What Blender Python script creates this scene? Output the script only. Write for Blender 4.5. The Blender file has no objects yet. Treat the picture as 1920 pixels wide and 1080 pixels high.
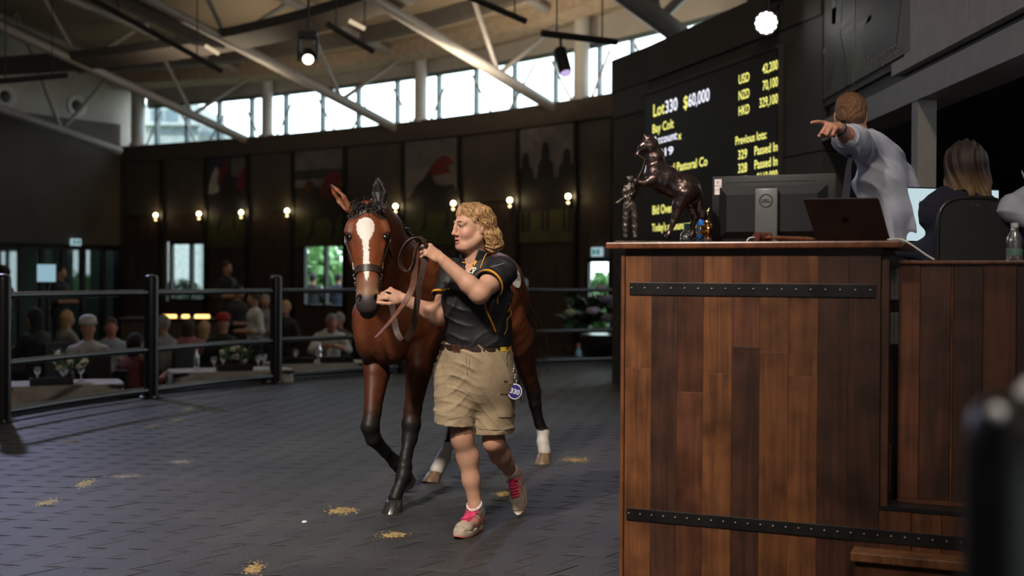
import bpy, bmesh, math, random
import numpy as np
from mathutils import Vector, Matrix
from mathutils.bvhtree import BVHTree
random.seed(7)
RNG = np.random.default_rng(11)
SC = bpy.context.scene
COL = SC.collection
# ------------------------------------------------------------------ camera
FPX = 2200.0                       # focal length in pixels of a 1920 wide frame
CAM_H = 1.31
PITCH = math.radians(-0.547)       # a touch downwards
ROLL = math.radians(0.35)
cam_d = bpy.data.cameras.new('camera')
cam = bpy.data.objects.new('camera', cam_d)
COL.objects.link(cam)
cam_d.sensor_width = 36.0
cam_d.lens = FPX / 1920.0 * 36.0
cam_d.clip_start = 0.05
cam_d.clip_end = 300
CAM_M = (Matrix.Translation((0, 0, CAM_H)) @ Matrix.Rotation(math.radians(90) + PITCH, 4, 'X')
         @ Matrix.Rotation(ROLL, 4, 'Z'))
cam.matrix_world = CAM_M
cam_d.dof.use_dof = True
cam_d.dof.focus_distance = 5.95
cam_d.dof.aperture_fstop = 1.7
SC.camera = cam
# ------------------------------------------------------------------ exposure, world
SC.view_settings.view_transform = 'Standard'
SC.view_settings.look = 'None'
SC.view_settings.gamma = 1.0
SC.view_settings.use_curve_mapping = False
SC.view_settings.exposure = 0.0
world = bpy.data.worlds.new('overcast_sky')
SC.world = world
world.use_nodes = True
wn = world.node_tree.nodes['Background']
wn.inputs['Color'].default_value = (0.86, 0.95, 1.0, 1)
wn.inputs['Strength'].default_value = 5.0
def lamp(name, kind, loc, target, energy, color, size=0.2, angle=50, blend=0.4, size_y=None):
    d = bpy.data.lights.new(name, kind)
    d.energy = energy
    d.color = color
    o = bpy.data.objects.new(name, d)
    COL.objects.link(o)
    o.location = loc
    o.rotation_euler = (Vector(target) - Vector(loc)).to_track_quat('-Z', 'Y').to_euler()
    if kind == 'SPOT':
        d.spot_size = math.radians(angle)
        d.spot_blend = blend
        d.shadow_soft_size = size
    elif kind == 'AREA':
        d.shape = 'RECTANGLE'
        d.size = size
        d.size_y = size_y or size
    else:
        d.shadow_soft_size = size
    return o
# stage lights hung in the hall's roof over the ring
lamp('ring_spot', 'SPOT', (-2.8, 0.6, 6.6), (-0.4, 6.2, 0.9), 3100, (1.0, 0.89, 0.78), 0.30, 42, 0.8)
lamp('ring_spot', 'SPOT', (0.6, -0.5, 6.4), (0.2, 6.0, 0.9), 700, (1.0, 0.84, 0.68), 0.30, 92, 0.5)
lamp('ring_wash', 'SPOT', (-7.5, 16.5, 5.6), (-2.4, 9.6, 0.0), 800, (0.60, 0.64, 1.0), 0.12, 62, 0.8)
lamp('ring_wash', 'SPOT', (1.0, 14.9, 5.4), (-0.6, 9.5, 0.0), 240, (0.66, 0.64, 1.0), 0.10, 60, 0.9)
for _x, _y, _z, _e in ((-1.0, 18.3, 4.4, 55), (-5.4, 20.6, 4.4, 34), (1.0, 16.6, 4.4, 40), (-1.5, 11.5, 5.0, 40)):
    lamp('ceiling_uplighter', 'AREA', (_x, _y, _z), (_x, _y + 0.9, _z + 2), _e, (1.0, 0.80, 0.56), 2.4, size_y=0.3)
lamp('dining_downlight', 'AREA', (-5.5, 17.0, 5.2), (-5.0, 16.5, 0), 26, (1.0, 0.86, 0.70), 3.0)

# ------------------------------------------------------------------ pixel helper
def P(px, py, depth):
    """point at the given distance along +Y that the photograph shows at (px, py)"""
    v = Vector(((px - 960.0) / FPX, (540.0 - py) / FPX, -1.0))
    w = CAM_M.to_3x3() @ v
    t = depth / w.y
    return np.array((w.x * t, depth, CAM_H + w.z * t))
def G(px, py, z=0.0):
    """point on the level z under pixel (px, py)"""
    v = Vector(((px - 960.0) / FPX, (540.0 - py) / FPX, -1.0))
    w = CAM_M.to_3x3() @ v
    t = (z - CAM_H) / w.z
    return np.array((w.x * t, w.y * t, z))
def V3(*a):
    return np.array(a if len(a) > 1 else a[0], dtype=float)
def nrm(v):
    v = np.asarray(v, dtype=float)
    return v / max(1e-9, np.linalg.norm(v))
# ------------------------------------------------------------------ materials
MATS = {}
def _bsdf(name):
    m = bpy.data.materials.new(name)
    m.use_nodes = True
    nt = m.node_tree
    return m, nt, nt.nodes['Principled BSDF']
def N(nt, t, **kw):
    n = nt.nodes.new(t)
    for k, v in kw.items():
        setattr(n, k, v)
    return n
def mat(name, col, rough=0.6, metal=0.0, var=0.12, scale=8.0, bump=0.0, bscale=60.0, stretch=None, spec=0.5,
        coat=0.0, rvar=0.0, sheen=0.0, emit=None, estr=0.0, trans=0.0, alpha=1.0, obj_var=0.0, sss=0.0, col2=None,
        detail=4.0):
    """procedural Principled material: base colour with noise, optional bump and per-object variation"""
    if name in MATS:
        return MATS[name]
    m, nt, b = _bsdf(name)
    L = nt.links
    col = tuple(col) + (1,) if len(col) == 3 else tuple(col)
    tc = N(nt, 'ShaderNodeTexCoord')
    mp = N(nt, 'ShaderNodeMapping')
    L.new(tc.outputs['Object'], mp.inputs['Vector'])
    if stretch:
        mp.inputs['Scale'].default_value = stretch
    no = N(nt, 'ShaderNodeTexNoise')
    no.inputs['Scale'].default_value = scale
    no.inputs['Detail'].default_value = detail
    L.new(mp.outputs['Vector'], no.inputs['Vector'])
    ramp = N(nt, 'ShaderNodeMix', data_type='RGBA')
    c2 = col2 if col2 is not None else tuple(max(0, c * (1 - 2 * var)) for c in col[:3])
    c1 = col[:3] if col2 is not None else tuple(min(1, c * (1 + 2 * var)) for c in col[:3])
    ramp.inputs['A'].default_value = tuple(c1) + (1,)
    ramp.inputs['B'].default_value = tuple(c2) + (1,)
    mr = N(nt, 'ShaderNodeMapRange')
    mr.inputs['From Min'].default_value = 0.3
    mr.inputs['From Max'].default_value = 0.7
    L.new(no.outputs['Fac'], mr.inputs['Value'])
    L.new(mr.outputs['Result'], ramp.inputs['Factor'])
    out = ramp.outputs['Result']
    if obj_var:
        oi = N(nt, 'ShaderNodeObjectInfo')
        hs = N(nt, 'ShaderNodeHueSaturation')
        m2 = N(nt, 'ShaderNodeMapRange')
        m2.inputs['To Min'].default_value = 1 - obj_var
        m2.inputs['To Max'].default_value = 1 + obj_var
        L.new(oi.outputs['Random'], m2.inputs['Value'])
        L.new(m2.outputs['Result'], hs.inputs['Value'])
        L.new(out, hs.inputs['Color'])
        out = hs.outputs['Color']
    L.new(out, b.inputs['Base Color'])
    b.inputs['Roughness'].default_value = rough
    if rvar:
        m3 = N(nt, 'ShaderNodeMapRange')
        m3.inputs['To Min'].default_value = max(0.02, rough - rvar)
        m3.inputs['To Max'].default_value = min(1, rough + rvar)
        L.new(no.outputs['Fac'], m3.inputs['Value'])
        L.new(m3.outputs['Result'], b.inputs['Roughness'])
    b.inputs['Metallic'].default_value = metal
    b.inputs['Specular IOR Level'].default_value = spec
    b.inputs['Coat Weight'].default_value = coat
    b.inputs['Sheen Weight'].default_value = sheen
    b.inputs['Transmission Weight'].default_value = trans
    b.inputs['Alpha'].default_value = alpha
    if sss:
        b.inputs['Subsurface Weight'].default_value = sss
        b.inputs['Subsurface Radius'].default_value = (0.012, 0.005, 0.003)
        b.inputs['Subsurface Scale'].default_value = 1.0
    if emit is not None:
        b.inputs['Emission Color'].default_value = tuple(emit) + (1,)
        b.inputs['Emission Strength'].default_value = estr
    if bump:
        n2 = N(nt, 'ShaderNodeTexNoise')
        n2.inputs['Scale'].default_value = bscale
        n2.inputs['Detail'].default_value = 3.0
        L.new(mp.outputs['Vector'], n2.inputs['Vector'])
        bp = N(nt, 'ShaderNodeBump')
        bp.inputs['Strength'].default_value = bump
        bp.inputs['Distance'].default_value = 0.004
        L.new(n2.outputs['Fac'], bp.inputs['Height'])
        L.new(bp.outputs['Normal'], b.inputs['Normal'])
    MATS[name] = m
    return m
def vcol_mat(name, rough=0.5, bump=0.0, bscale=200.0, spec=0.5, sss=0.0, sheen=0.0, stretch=None, coat=0.0, var=0.1,
             vscale=20.0):
    """colour from the mesh's own 'Col' attribute with a little procedural variation"""
    if name in MATS:
        return MATS[name]
    m, nt, b = _bsdf(name)
    L = nt.links
    at = N(nt, 'ShaderNodeAttribute', attribute_name='Col')
    tc = N(nt, 'ShaderNodeTexCoord')
    mp = N(nt, 'ShaderNodeMapping')
    if stretch:
        mp.inputs['Scale'].default_value = stretch
    L.new(tc.outputs['Object'], mp.inputs['Vector'])
    no = N(nt, 'ShaderNodeTexNoise')
    no.inputs['Scale'].default_value = vscale
    no.inputs['Detail'].default_value = 5
    L.new(mp.outputs['Vector'], no.inputs['Vector'])
    mr = N(nt, 'ShaderNodeMapRange')
    mr.inputs['From Min'].default_value = 0.3
    mr.inputs['From Max'].default_value = 0.7
    mr.inputs['To Min'].default_value = 1 - var
    mr.inputs['To Max'].default_value = 1 + var
    L.new(no.outputs['Fac'], mr.inputs['Value'])
    hs = N(nt, 'ShaderNodeHueSaturation')
    L.new(mr.outputs['Result'], hs.inputs['Value'])
    L.new(at.outputs['Color'], hs.inputs['Color'])
    L.new(hs.outputs['Color'], b.inputs['Base Color'])
    b.inputs['Roughness'].default_value = rough
    b.inputs['Specular IOR Level'].default_value = spec
    b.inputs['Sheen Weight'].default_value = sheen
    b.inputs['Coat Weight'].default_value = coat
    if sss:
        b.inputs['Subsurface Weight'].default_value = sss
        b.inputs['Subsurface Radius'].default_value = (0.010, 0.004, 0.002)
        b.inputs['Subsurface Scale'].default_value = 1.0
    if bump:
        n2 = N(nt, 'ShaderNodeTexNoise')
        n2.inputs['Scale'].default_value = bscale
        L.new(mp.outputs['Vector'], n2.inputs['Vector'])
        bp = N(nt, 'ShaderNodeBump')
        bp.inputs['Strength'].default_value = bump
        bp.inputs['Distance'].default_value = 0.003
        L.new(n2.outputs['Fac'], bp.inputs['Height'])
        L.new(bp.outputs['Normal'], b.inputs['Normal'])
    MATS[name] = m
    return m
def emit_mat(name, col, strength):
    if name in MATS:
        return MATS[name]
    m = bpy.data.materials.new(name)
    m.use_nodes = True
    nt = m.node_tree
    nt.nodes.remove(nt.nodes['Principled BSDF'])
    e = N(nt, 'ShaderNodeEmission')
    e.inputs['Color'].default_value = tuple(col) + (1,)
    e.inputs['Strength'].default_value = strength
    nt.links.new(e.outputs[0], nt.nodes['Material Output'].inputs[0])
    MATS[name] = m
    return m
def glass_mat(name, col=(0.9, 1, 1), mixf=0.12, rough=0.02):
    """thin pane: mostly clear, a little mirror"""
    if name in MATS:
        return MATS[name]
    m = bpy.data.materials.new(name)
    m.use_nodes = True
    nt = m.node_tree
    nt.nodes.remove(nt.nodes['Principled BSDF'])
    t = N(nt, 'ShaderNodeBsdfTransparent')
    t.inputs['Color'].default_value = tuple(col) + (1,)
    g = N(nt, 'ShaderNodeBsdfGlossy')
    g.inputs['Roughness'].default_value = rough
    mx = N(nt, 'ShaderNodeMixShader')
    mx.inputs[0].default_value = mixf
    nt.links.new(t.outputs[0], mx.inputs[1])
    nt.links.new(g.outputs[0], mx.inputs[2])
    nt.links.new(mx.outputs[0], nt.nodes['Material Output'].inputs[0])
    MATS[name] = m
    return m
# ------------------------------------------------------------------ objects
WLOC = {}          # world offset of every object that only translates
def tag(o, label=None, cat=None, group=None, kind=None):
    if label:
        o['label'] = label
    if cat:
        o['category'] = cat
    if group:
        o['group'] = group
    if kind:
        o['kind'] = kind
    return o
def empty(name, loc=(0, 0, 0), label=None, cat=None, group=None, kind=None, parent=None):
    o = bpy.data.objects.new(name, None)
    COL.objects.link(o)
    o.empty_display_size = 0.1
    loc = np.array(loc, dtype=float)
    pl = WLOC.get(parent.name, np.zeros(3)) if parent else np.zeros(3)
    o.location = loc - pl
    if parent:
        o.parent = parent
    WLOC[o.name] = loc
    return tag(o, label, cat, group, kind)
def mesh_obj(name, verts, faces, material, parent=None, origin=None, smooth=None, cols=None, local=False):
    """one mesh object; verts in world space (local=True: in the parent's space)"""
    me = bpy.data.meshes.new(name)
    verts = np.asarray(verts, dtype=np.float64)
    if local:
        org = np.zeros(3)
    elif parent is not None:
        org = WLOC[parent.name]
    elif origin is not None:
        org = np.array(origin, dtype=float)
    else:
        lo, hi = verts.min(0), verts.max(0)
        org = np.array([(lo[0] + hi[0]) / 2, (lo[1] + hi[1]) / 2, lo[2]])
    v = verts - org
    if isinstance(faces, np.ndarray):
        nv, nf, k = len(v), len(faces), faces.shape[1]
        me.vertices.add(nv)
        me.vertices.foreach_set('co', v.astype(np.float32).ravel())
        me.loops.add(nf * k)
        me.loops.foreach_set('vertex_index', faces.astype(np.int32).ravel())
        me.polygons.add(nf)
        me.polygons.foreach_set('loop_start', np.arange(0, nf * k, k, dtype=np.int32))
        me.update(calc_edges=True)
    else:
        me.from_pydata(v.tolist(), [], faces)
        me.update()
    if smooth is True:
        me.shade_smooth()
    elif smooth:
        me.shade_smooth()
        me.set_sharp_from_angle(angle=math.radians(smooth))
    if cols is not None:
        a = me.color_attributes.new('Col', 'FLOAT_COLOR', 'POINT')
        c = np.ones((len(v), 4), dtype=np.float32)
        c[:, :3] = cols
        a.data.foreach_set('color', c.ravel())
    mats = material if isinstance(material, (list, tuple)) else [material]
    for m in mats:
        me.materials.append(m)
    o = bpy.data.objects.new(name, me)
    COL.objects.link(o)
    if parent is not None:
        o.parent = parent
        if not local:
            WLOC[o.name] = org
    else:
        o.location = org
        WLOC[o.name] = org
    return o
def copy_tree(o, parent=None):
    c = o.copy()
    COL.objects.link(c)
    c.parent = parent
    for ch in [x for x in bpy.data.objects if x.parent == o]:
        copy_tree(ch, c)
    return c
def frame(d, up=(0, 0, 1)):
    d = nrm(d)
    up = np.array(up, float)
    if abs(np.dot(d, nrm(up))) > 0.98:
        up = np.array((0, 1.0, 0)) if abs(d[1]) < 0.9 else np.array((1.0, 0, 0))
    s = nrm(np.cross(d, up))
    u = np.cross(s, d)
    return d, s, u
class MB:
    """collects primitives into one mesh"""
    def __init__(self):
        self.v, self.f, self.mi, self.m = [], [], [], 0
    def add(self, vs, fs):
        n = len(self.v)
        self.v += [tuple(map(float, p)) for p in vs]
        self.f += [tuple(i + n for i in f) for f in fs]
        self.mi += [self.m] * len(fs)
        return self
    def box(self, c, size, ax=None):
        c = np.array(c, float)
        hx, hy, hz = [s / 2 for s in size]
        A = np.eye(3) if ax is None else np.array(ax, float)
        vs = [c + A[0] * x + A[1] * y + A[2] * z for x in (-hx, hx) for y in (-hy, hy) for z in (-hz, hz)]
        return self.add(vs, [(0, 1, 3, 2), (4, 6, 7, 5), (0, 4, 5, 1), (2, 3, 7, 6), (0, 2, 6, 4), (1, 5, 7, 3)])
    def bevbox(self, c, size, b, ax=None):
        """box with chamfered edges"""
        c = np.array(c, float)
        h = np.array(size) / 2
        A = np.eye(3) if ax is None else np.array(ax, float)
        b = min(b, h.min() * 0.9)
        bm = bmesh.new()
        bmesh.ops.create_cube(bm, size=1)
        for v in bm.verts:
            v.co = Vector((v.co.x * size[0], v.co.y * size[1], v.co.z * size[2]))
        bmesh.ops.bevel(bm, geom=bm.edges[:], offset=b, segments=2, affect='EDGES', profile=0.5)
        bm.verts.index_update()
        vs = [c + A[0] * v.co.x + A[1] * v.co.y + A[2] * v.co.z for v in bm.verts]
        fs = [tuple(v.index for v in f.verts) for f in bm.faces]
        bm.free()
        return self.add(vs, fs)
    def hexa(self, p):
        """8 corners: 4 of the one end, 4 of the other, same order"""
        return self.add(p, [(3, 2, 1, 0), (4, 5, 6, 7), (0, 1, 5, 4), (1, 2, 6, 5), (2, 3, 7, 6), (3, 0, 4, 7)])
    def quad(self, a, b, c, d):
        return self.add([a, b, c, d], [(0, 1, 2, 3)])
    def tube(self, pts, r, n=10, caps=True, closed=False, up=(0, 0, 1), flat=None):
        """tube along points, r scalar or per point; flat=(width, thickness) gives a strap"""
        pts = [np.array(p, float) for p in pts]
        k = len(pts)
        rs = [r] * k if np.isscalar(r) else list(r)
        tang = []
        for i in range(k):
            if closed:
                t = pts[(i + 1) % k] - pts[i - 1]
            else:
                t = pts[min(i + 1, k - 1)] - pts[max(i - 1, 0)]
            tang.append(nrm(t))
        _, s, u = frame(tang[0], up)
        vs = []
        for i in range(k):
            t = tang[i]
            s = nrm(s - t * np.dot(s, t))
            u = np.cross(s, t)
            for j in range(n):
                a = 2 * math.pi * j / n
                vs.append(pts[i] + rs[i] * (math.cos(a) * s + math.sin(a) * u))
        fs = []
        rng = range(k) if closed else range(k - 1)
        for i in rng:
            i2 = (i + 1) % k
            for j in range(n):
                j2 = (j + 1) % n
                fs.append((i * n + j, i2 * n + j, i2 * n + j2, i * n + j2))
        if caps and not closed:
            fs.append(tuple(range(n)))
            fs.append(tuple((k - 1) * n + j for j in reversed(range(n))))
        return self.add(vs, fs)
    def strap(self, pts, w, th, sides, closed=False):
        """flat strap along pts; sides = width direction at each point (or one for all)"""
        pts = [np.array(p, float) for p in pts]
        k = len(pts)
        sd = [np.array(sides, float)] * k if np.ndim(sides) == 1 else [np.array(q, float) for q in sides]
        ws = [w] * k if np.isscalar(w) else list(w)
        vs = []
        for i in range(k):
            t = nrm(pts[(i + 1) % k] - pts[i - 1]) if closed else nrm(pts[min(i + 1, k - 1)] - pts[max(i - 1, 0)])
            s = nrm(sd[i] - t * np.dot(sd[i], t))
            n_ = np.cross(s, t)
            for (a, b) in ((-1, -1), (1, -1), (1, 1), (-1, 1)):
                vs.append(pts[i] + s * a * ws[i] / 2 + n_ * b * th / 2)
        fs = []
        for i in (range(k) if closed else range(k - 1)):
            i2 = (i + 1) % k
            for j in range(4):
                j2 = (j + 1) % 4
                fs.append((i * 4 + j, i2 * 4 + j, i2 * 4 + j2, i * 4 + j2))
        if not closed:
            fs.append((0, 1, 2, 3))
            e = (k - 1) * 4
            fs.append((e + 3, e + 2, e + 1, e))
        return self.add(vs, fs)
    def cyl(self, a, b, r0, r1=None, n=16):
        return self.tube([a, b], [r0, r0 if r1 is None else r1], n)
    def lathe(self, prof, c=(0, 0, 0), axis=(0, 0, 1), n=20, sx=1.0, sy=1.0, up=(0, 1, 0)):
        """prof: (radius, height) pairs along axis from c"""
        c = np.array(c, float)
        d, s, u = frame(axis, up)
        vs, k = [], len(prof)
        for r, h in prof:
            for j in range(n):
                a = 2 * math.pi * j / n
                vs.append(c + d * h + r * (sx * math.cos(a) * s + sy * math.sin(a) * u))
        fs = []
        for i in range(k - 1):
            for j in range(n):
                j2 = (j + 1) % n
                fs.append((i * n + j, i * n + j2, (i + 1) * n + j2, (i + 1) * n + j))
        fs.append(tuple(reversed(range(n))))
        fs.append(tuple((k - 1) * n + j for j in range(n)))
        return self.add(vs, fs)
    def sphere(self, c, r, n=12, m=8, ax=None):
        c = np.array(c, float)
        r = np.array((r, r, r) if np.isscalar(r) else r, float)
        A = np.eye(3) if ax is None else np.array(ax, float)
        vs = [c + A[2] * r[2]]
        for i in range(1, m):
            t = math.pi * i / m
            for j in range(n):
                a = 2 * math.pi * j / n
                vs.append(c + A[0] * r[0] * math.sin(t) * math.cos(a) + A[1] * r[1] * math.sin(t) * math.sin(a)
                          + A[2] * r[2] * math.cos(t))
        vs.append(c - A[2] * r[2])
        fs = [(0, 1 + j, 1 + (j + 1) % n) for j in range(n)]
        for i in range(m - 2):
            for j in range(n):
                j2 = (j + 1) % n
                fs.append((1 + i * n + j, 1 + (i + 1) * n + j, 1 + (i + 1) * n + j2, 1 + i * n + j2))
        e = len(vs) - 1
        fs += [(e, 1 + (m - 2) * n + (j + 1) % n, 1 + (m - 2) * n + j) for j in range(n)]
        return self.add(vs, fs)
    def prism(self, poly, o, u, v, w, depth):
        """polygon (2-D) in the plane o + x*u + y*v, extruded along w by depth"""
        o, u, v, w = [np.array(q, float) for q in (o, u, v, w)]
        k = len(poly)
        a = [o + u * x + v * y for x, y in poly]
        b = [p + w * depth for p in a]
        fs = [tuple(reversed(range(k))), tuple(range(k, 2 * k))]
        for i in range(k):
            j = (i + 1) % k
            fs.append((i, j, k + j, k + i))
        return self.add(a + b, fs)
    def build(self, name, material, parent=None, smooth=None, origin=None, local=False):
        o = mesh_obj(name, self.v, self.f, material, parent, origin, smooth, local=local)
        if any(self.mi):
            o.data.polygons.foreach_set('material_index', np.array(self.mi, dtype=np.int32))
        return o
def fix_normals(o):
    bm = bmesh.new()
    bm.from_mesh(o.data)
    bmesh.ops.recalc_face_normals(bm, faces=bm.faces[:])
    bm.to_mesh(o.data)
    bm.free()
    return o
def spline(pts, n=8):
    """Catmull-Rom through the points"""
    p = [np.array(q, float) for q in pts]
    p = [2 * p[0] - p[1]] + p + [2 * p[-1] - p[-2]]
    out = []
    for i in range(1, len(p) - 2):
        for k in range(n):
            t = k / n
            a, b, c, d = p[i - 1], p[i], p[i + 1], p[i + 2]
            out.append(0.5 * ((2 * b) + (-a + c) * t + (2 * a - 5 * b + 4 * c - d) * t * t
                              + (-a + 3 * b - 3 * c + d) * t ** 3))
    out.append(p[-2])
    return out
def text_mesh(txt, size=1.0, depth=0.0, align='LEFT', spacing=1.0, offset=0.0, shear=0.0):
    """outline lettering as plain mesh data: (verts, faces)"""
    cu = bpy.data.curves.new('lettering', 'FONT')
    cu.body = txt
    cu.size = size
    cu.extrude = depth
    cu.align_x = align
    cu.space_character = spacing
    cu.offset = offset
    cu.shear = shear
    cu.resolution_u = 3
    o = bpy.data.objects.new('lettering', cu)
    COL.objects.link(o)
    dg = bpy.context.evaluated_depsgraph_get()
    me = bpy.data.meshes.new_from_object(o.evaluated_get(dg))
    vs = np.array([v.co[:] for v in me.vertices])
    fs = [tuple(p.vertices) for p in me.polygons]
    bpy.data.objects.remove(o)
    bpy.data.curves.remove(cu)
    bpy.data.meshes.remove(me)
    return vs, fs
def lettering(name, txt, o, u, v, size, material, parent=None, depth=0.001, align='LEFT', xs=1.0, offset=0.0,
              spacing=1.0, shear=0.0):
    vs, fs = text_mesh(txt, size, depth, align, spacing, offset, shear)
    o, u, v = [np.array(q, float) for q in (o, u, v)]
    w = np.cross(u, v)
    pts = o + vs[:, 0:1] * xs * u + vs[:, 1:2] * v + vs[:, 2:3] * w
    return mesh_obj(name, pts, fs, material, parent)
# ------------------------------------------------------------------ sculpting: blended distance fields
class Pr:
    """round cone with elliptical section from a to b; u = direction of the first radius"""
    def __init__(s, a, b, ra, rb=None, u=None, k=0.02, cap=None):
        s.a = np.array(a, np.float32)
        s.b = np.array(b, np.float32)
        rb = ra if rb is None else rb
        s.ra = np.array((ra, ra) if np.isscalar(ra) else ra, np.float32)
        s.rb = np.array((rb, rb) if np.isscalar(rb) else rb, np.float32)
        s.k = k
        d = s.b - s.a
        s.L = float(np.linalg.norm(d))
        s.d = (d / s.L).astype(np.float32) if s.L > 1e-6 else np.array((0, 0, 1), np.float32)
        _, sd, up = frame(s.d, (0, 0, 1) if u is None else (0, 0, 1))
        if u is not None:
            uu = np.array(u, float)
            uu = nrm(uu - s.d * np.dot(uu, s.d))
        else:
            uu = sd
        s.u = uu.astype(np.float32)
        s.v = np.cross(s.d, s.u).astype(np.float32)
        s.cap = cap
    def box(s, m):
        r = max(s.ra.max(), s.rb.max()) + m
        return np.minimum(s.a, s.b) - r, np.maximum(s.a, s.b) + r
    def ev(s, X, Y, Z, inf=0.0):
        px, py, pz = X - s.a[0], Y - s.a[1], Z - s.a[2]
        al = px * s.d[0] + py * s.d[1] + pz * s.d[2]
        if s.L > 1e-6:
            t = np.clip(al / s.L, 0, 1)
        else:
            t = np.zeros_like(al)
        qu = px * s.u[0] + py * s.u[1] + pz * s.u[2]
        qv = px * s.v[0] + py * s.v[1] + pz * s.v[2]
        qw = al - t * s.L
        ru = s.ra[0] + (s.rb[0] - s.ra[0]) * t + inf
        rv = s.ra[1] + (s.rb[1] - s.ra[1]) * t + inf
        rw = (np.minimum(ru, rv) if s.cap is None else s.cap)
        k0 = np.sqrt((qu / ru) ** 2 + (qv / rv) ** 2 + (qw / rw) ** 2) + 1e-6
        k1 = np.sqrt((qu / ru ** 2) ** 2 + (qv / rv ** 2) ** 2 + (qw / rw ** 2) ** 2) + 1e-6
        return k0 * (k0 - 1) / k1
class El:
    """ellipsoid; ax rows are its axes"""
    def __init__(s, c, r, ax=None, k=0.02):
        s.c = np.array(c, np.float32)
        s.r = np.array((r, r, r) if np.isscalar(r) else r, np.float32)
        s.A = (np.eye(3) if ax is None else np.array(ax)).astype(np.float32)
        s.k = k
    def box(s, m):
        r = s.r.max() + m
        return s.c - r, s.c + r
    def ev(s, X, Y, Z, inf=0.0):
        p = (X - s.c[0], Y - s.c[1], Z - s.c[2])
        r = s.r + inf
        q = [p[0] * s.A[i][0] + p[1] * s.A[i][1] + p[2] * s.A[i][2] for i in range(3)]
        k0 = np.sqrt(sum((q[i] / r[i]) ** 2 for i in range(3))) + 1e-6
        k1 = np.sqrt(sum((q[i] / r[i] ** 2) ** 2 for i in range(3))) + 1e-6
        return k0 * (k0 - 1) / k1
def chain(pts, radii, u=None, k=0.02):
    out = []
    for i in range(len(pts) - 1):
        out.append(Pr(pts[i], pts[i + 1], radii[i], radii[i + 1], u=u, k=k))
    return out
class Field:
    def __init__(s, lo, hi, h):
        s.lo = np.array(lo, np.float32)
        s.h = h
        s.n = np.ceil((np.array(hi) - np.array(lo)) / h).astype(int) + 1
        s.f = np.full(tuple(s.n), 0.5, np.float32)
    @staticmethod
    def around(prims, h, pad=0.03):
        lo = np.min([p.box(pad)[0] for p in prims], axis=0)
        hi = np.max([p.box(pad)[1] for p in prims], axis=0)
        return Field(lo, hi, h)
    def sub(s, lo, hi):
        i0 = np.clip(np.floor((np.array(lo) - s.lo) / s.h).astype(int), 0, s.n)
        i1 = np.clip(np.ceil((np.array(hi) - s.lo) / s.h).astype(int) + 1, 0, s.n)
        if (i1 <= i0).any():
            return None
        sl = tuple(slice(a, b) for a, b in zip(i0, i1))
        ax = [s.lo[i] + s.h * np.arange(i0[i], i1[i], dtype=np.float32) for i in range(3)]
        return sl, ax[0][:, None, None], ax[1][None, :, None], ax[2][None, None, :]
    def add(s, prims, inf=0.0, k=None):
        for p in prims:
            kk = p.k if k is None else k
            q = s.sub(*p.box(kk + abs(inf) + 4 * s.h))
            if q is None:
                continue
            sl, X, Y, Z = q
            d = p.ev(X, Y, Z, inf)
            f = s.f[sl]
            if kk > 0:
                hh = np.clip(0.5 + 0.5 * (f - d) / kk, 0, 1)
                s.f[sl] = f + (d - f) * hh - kk * hh * (1 - hh)
            else:
                s.f[sl] = np.minimum(f, d)
        return s
    def cut(s, prims, k=0.004, inf=0.0):
        for p in prims:
            q = s.sub(*p.box(k + abs(inf) + 4 * s.h))
            if q is None:
                continue
            sl, X, Y, Z = q
            d = -p.ev(X, Y, Z, inf)
            f = s.f[sl]
            hh = np.clip(0.5 - 0.5 * (f - d) / k, 0, 1)
            s.f[sl] = f + (d - f) * hh + k * hh * (1 - hh)
        return s
    def grid(s):
        ax = [s.lo[i] + s.h * np.arange(s.n[i], dtype=np.float32) for i in range(3)]
        return ax[0][:, None, None], ax[1][None, :, None], ax[2][None, None, :]
    def clip(s, pt, n):
        """keep only the side of the plane that n points away from"""
        X, Y, Z = s.grid()
        n = nrm(n)
        d = (X - pt[0]) * n[0] + (Y - pt[1]) * n[1] + (Z - pt[2]) * n[2]
        s.f = np.maximum(s.f, d.astype(np.float32))
        return s
    def mesh(s, relax=1):
        s.f[0, :, :] = s.f[-1, :, :] = s.f[:, 0, :] = s.f[:, -1, :] = s.f[:, :, 0] = s.f[:, :, -1] = 0.5
        v, f = surface_nets(s.f, s.lo, s.h)
        for _ in range(relax):
            v = relax_mesh(v, f, 0.5)
        return v, f
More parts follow.
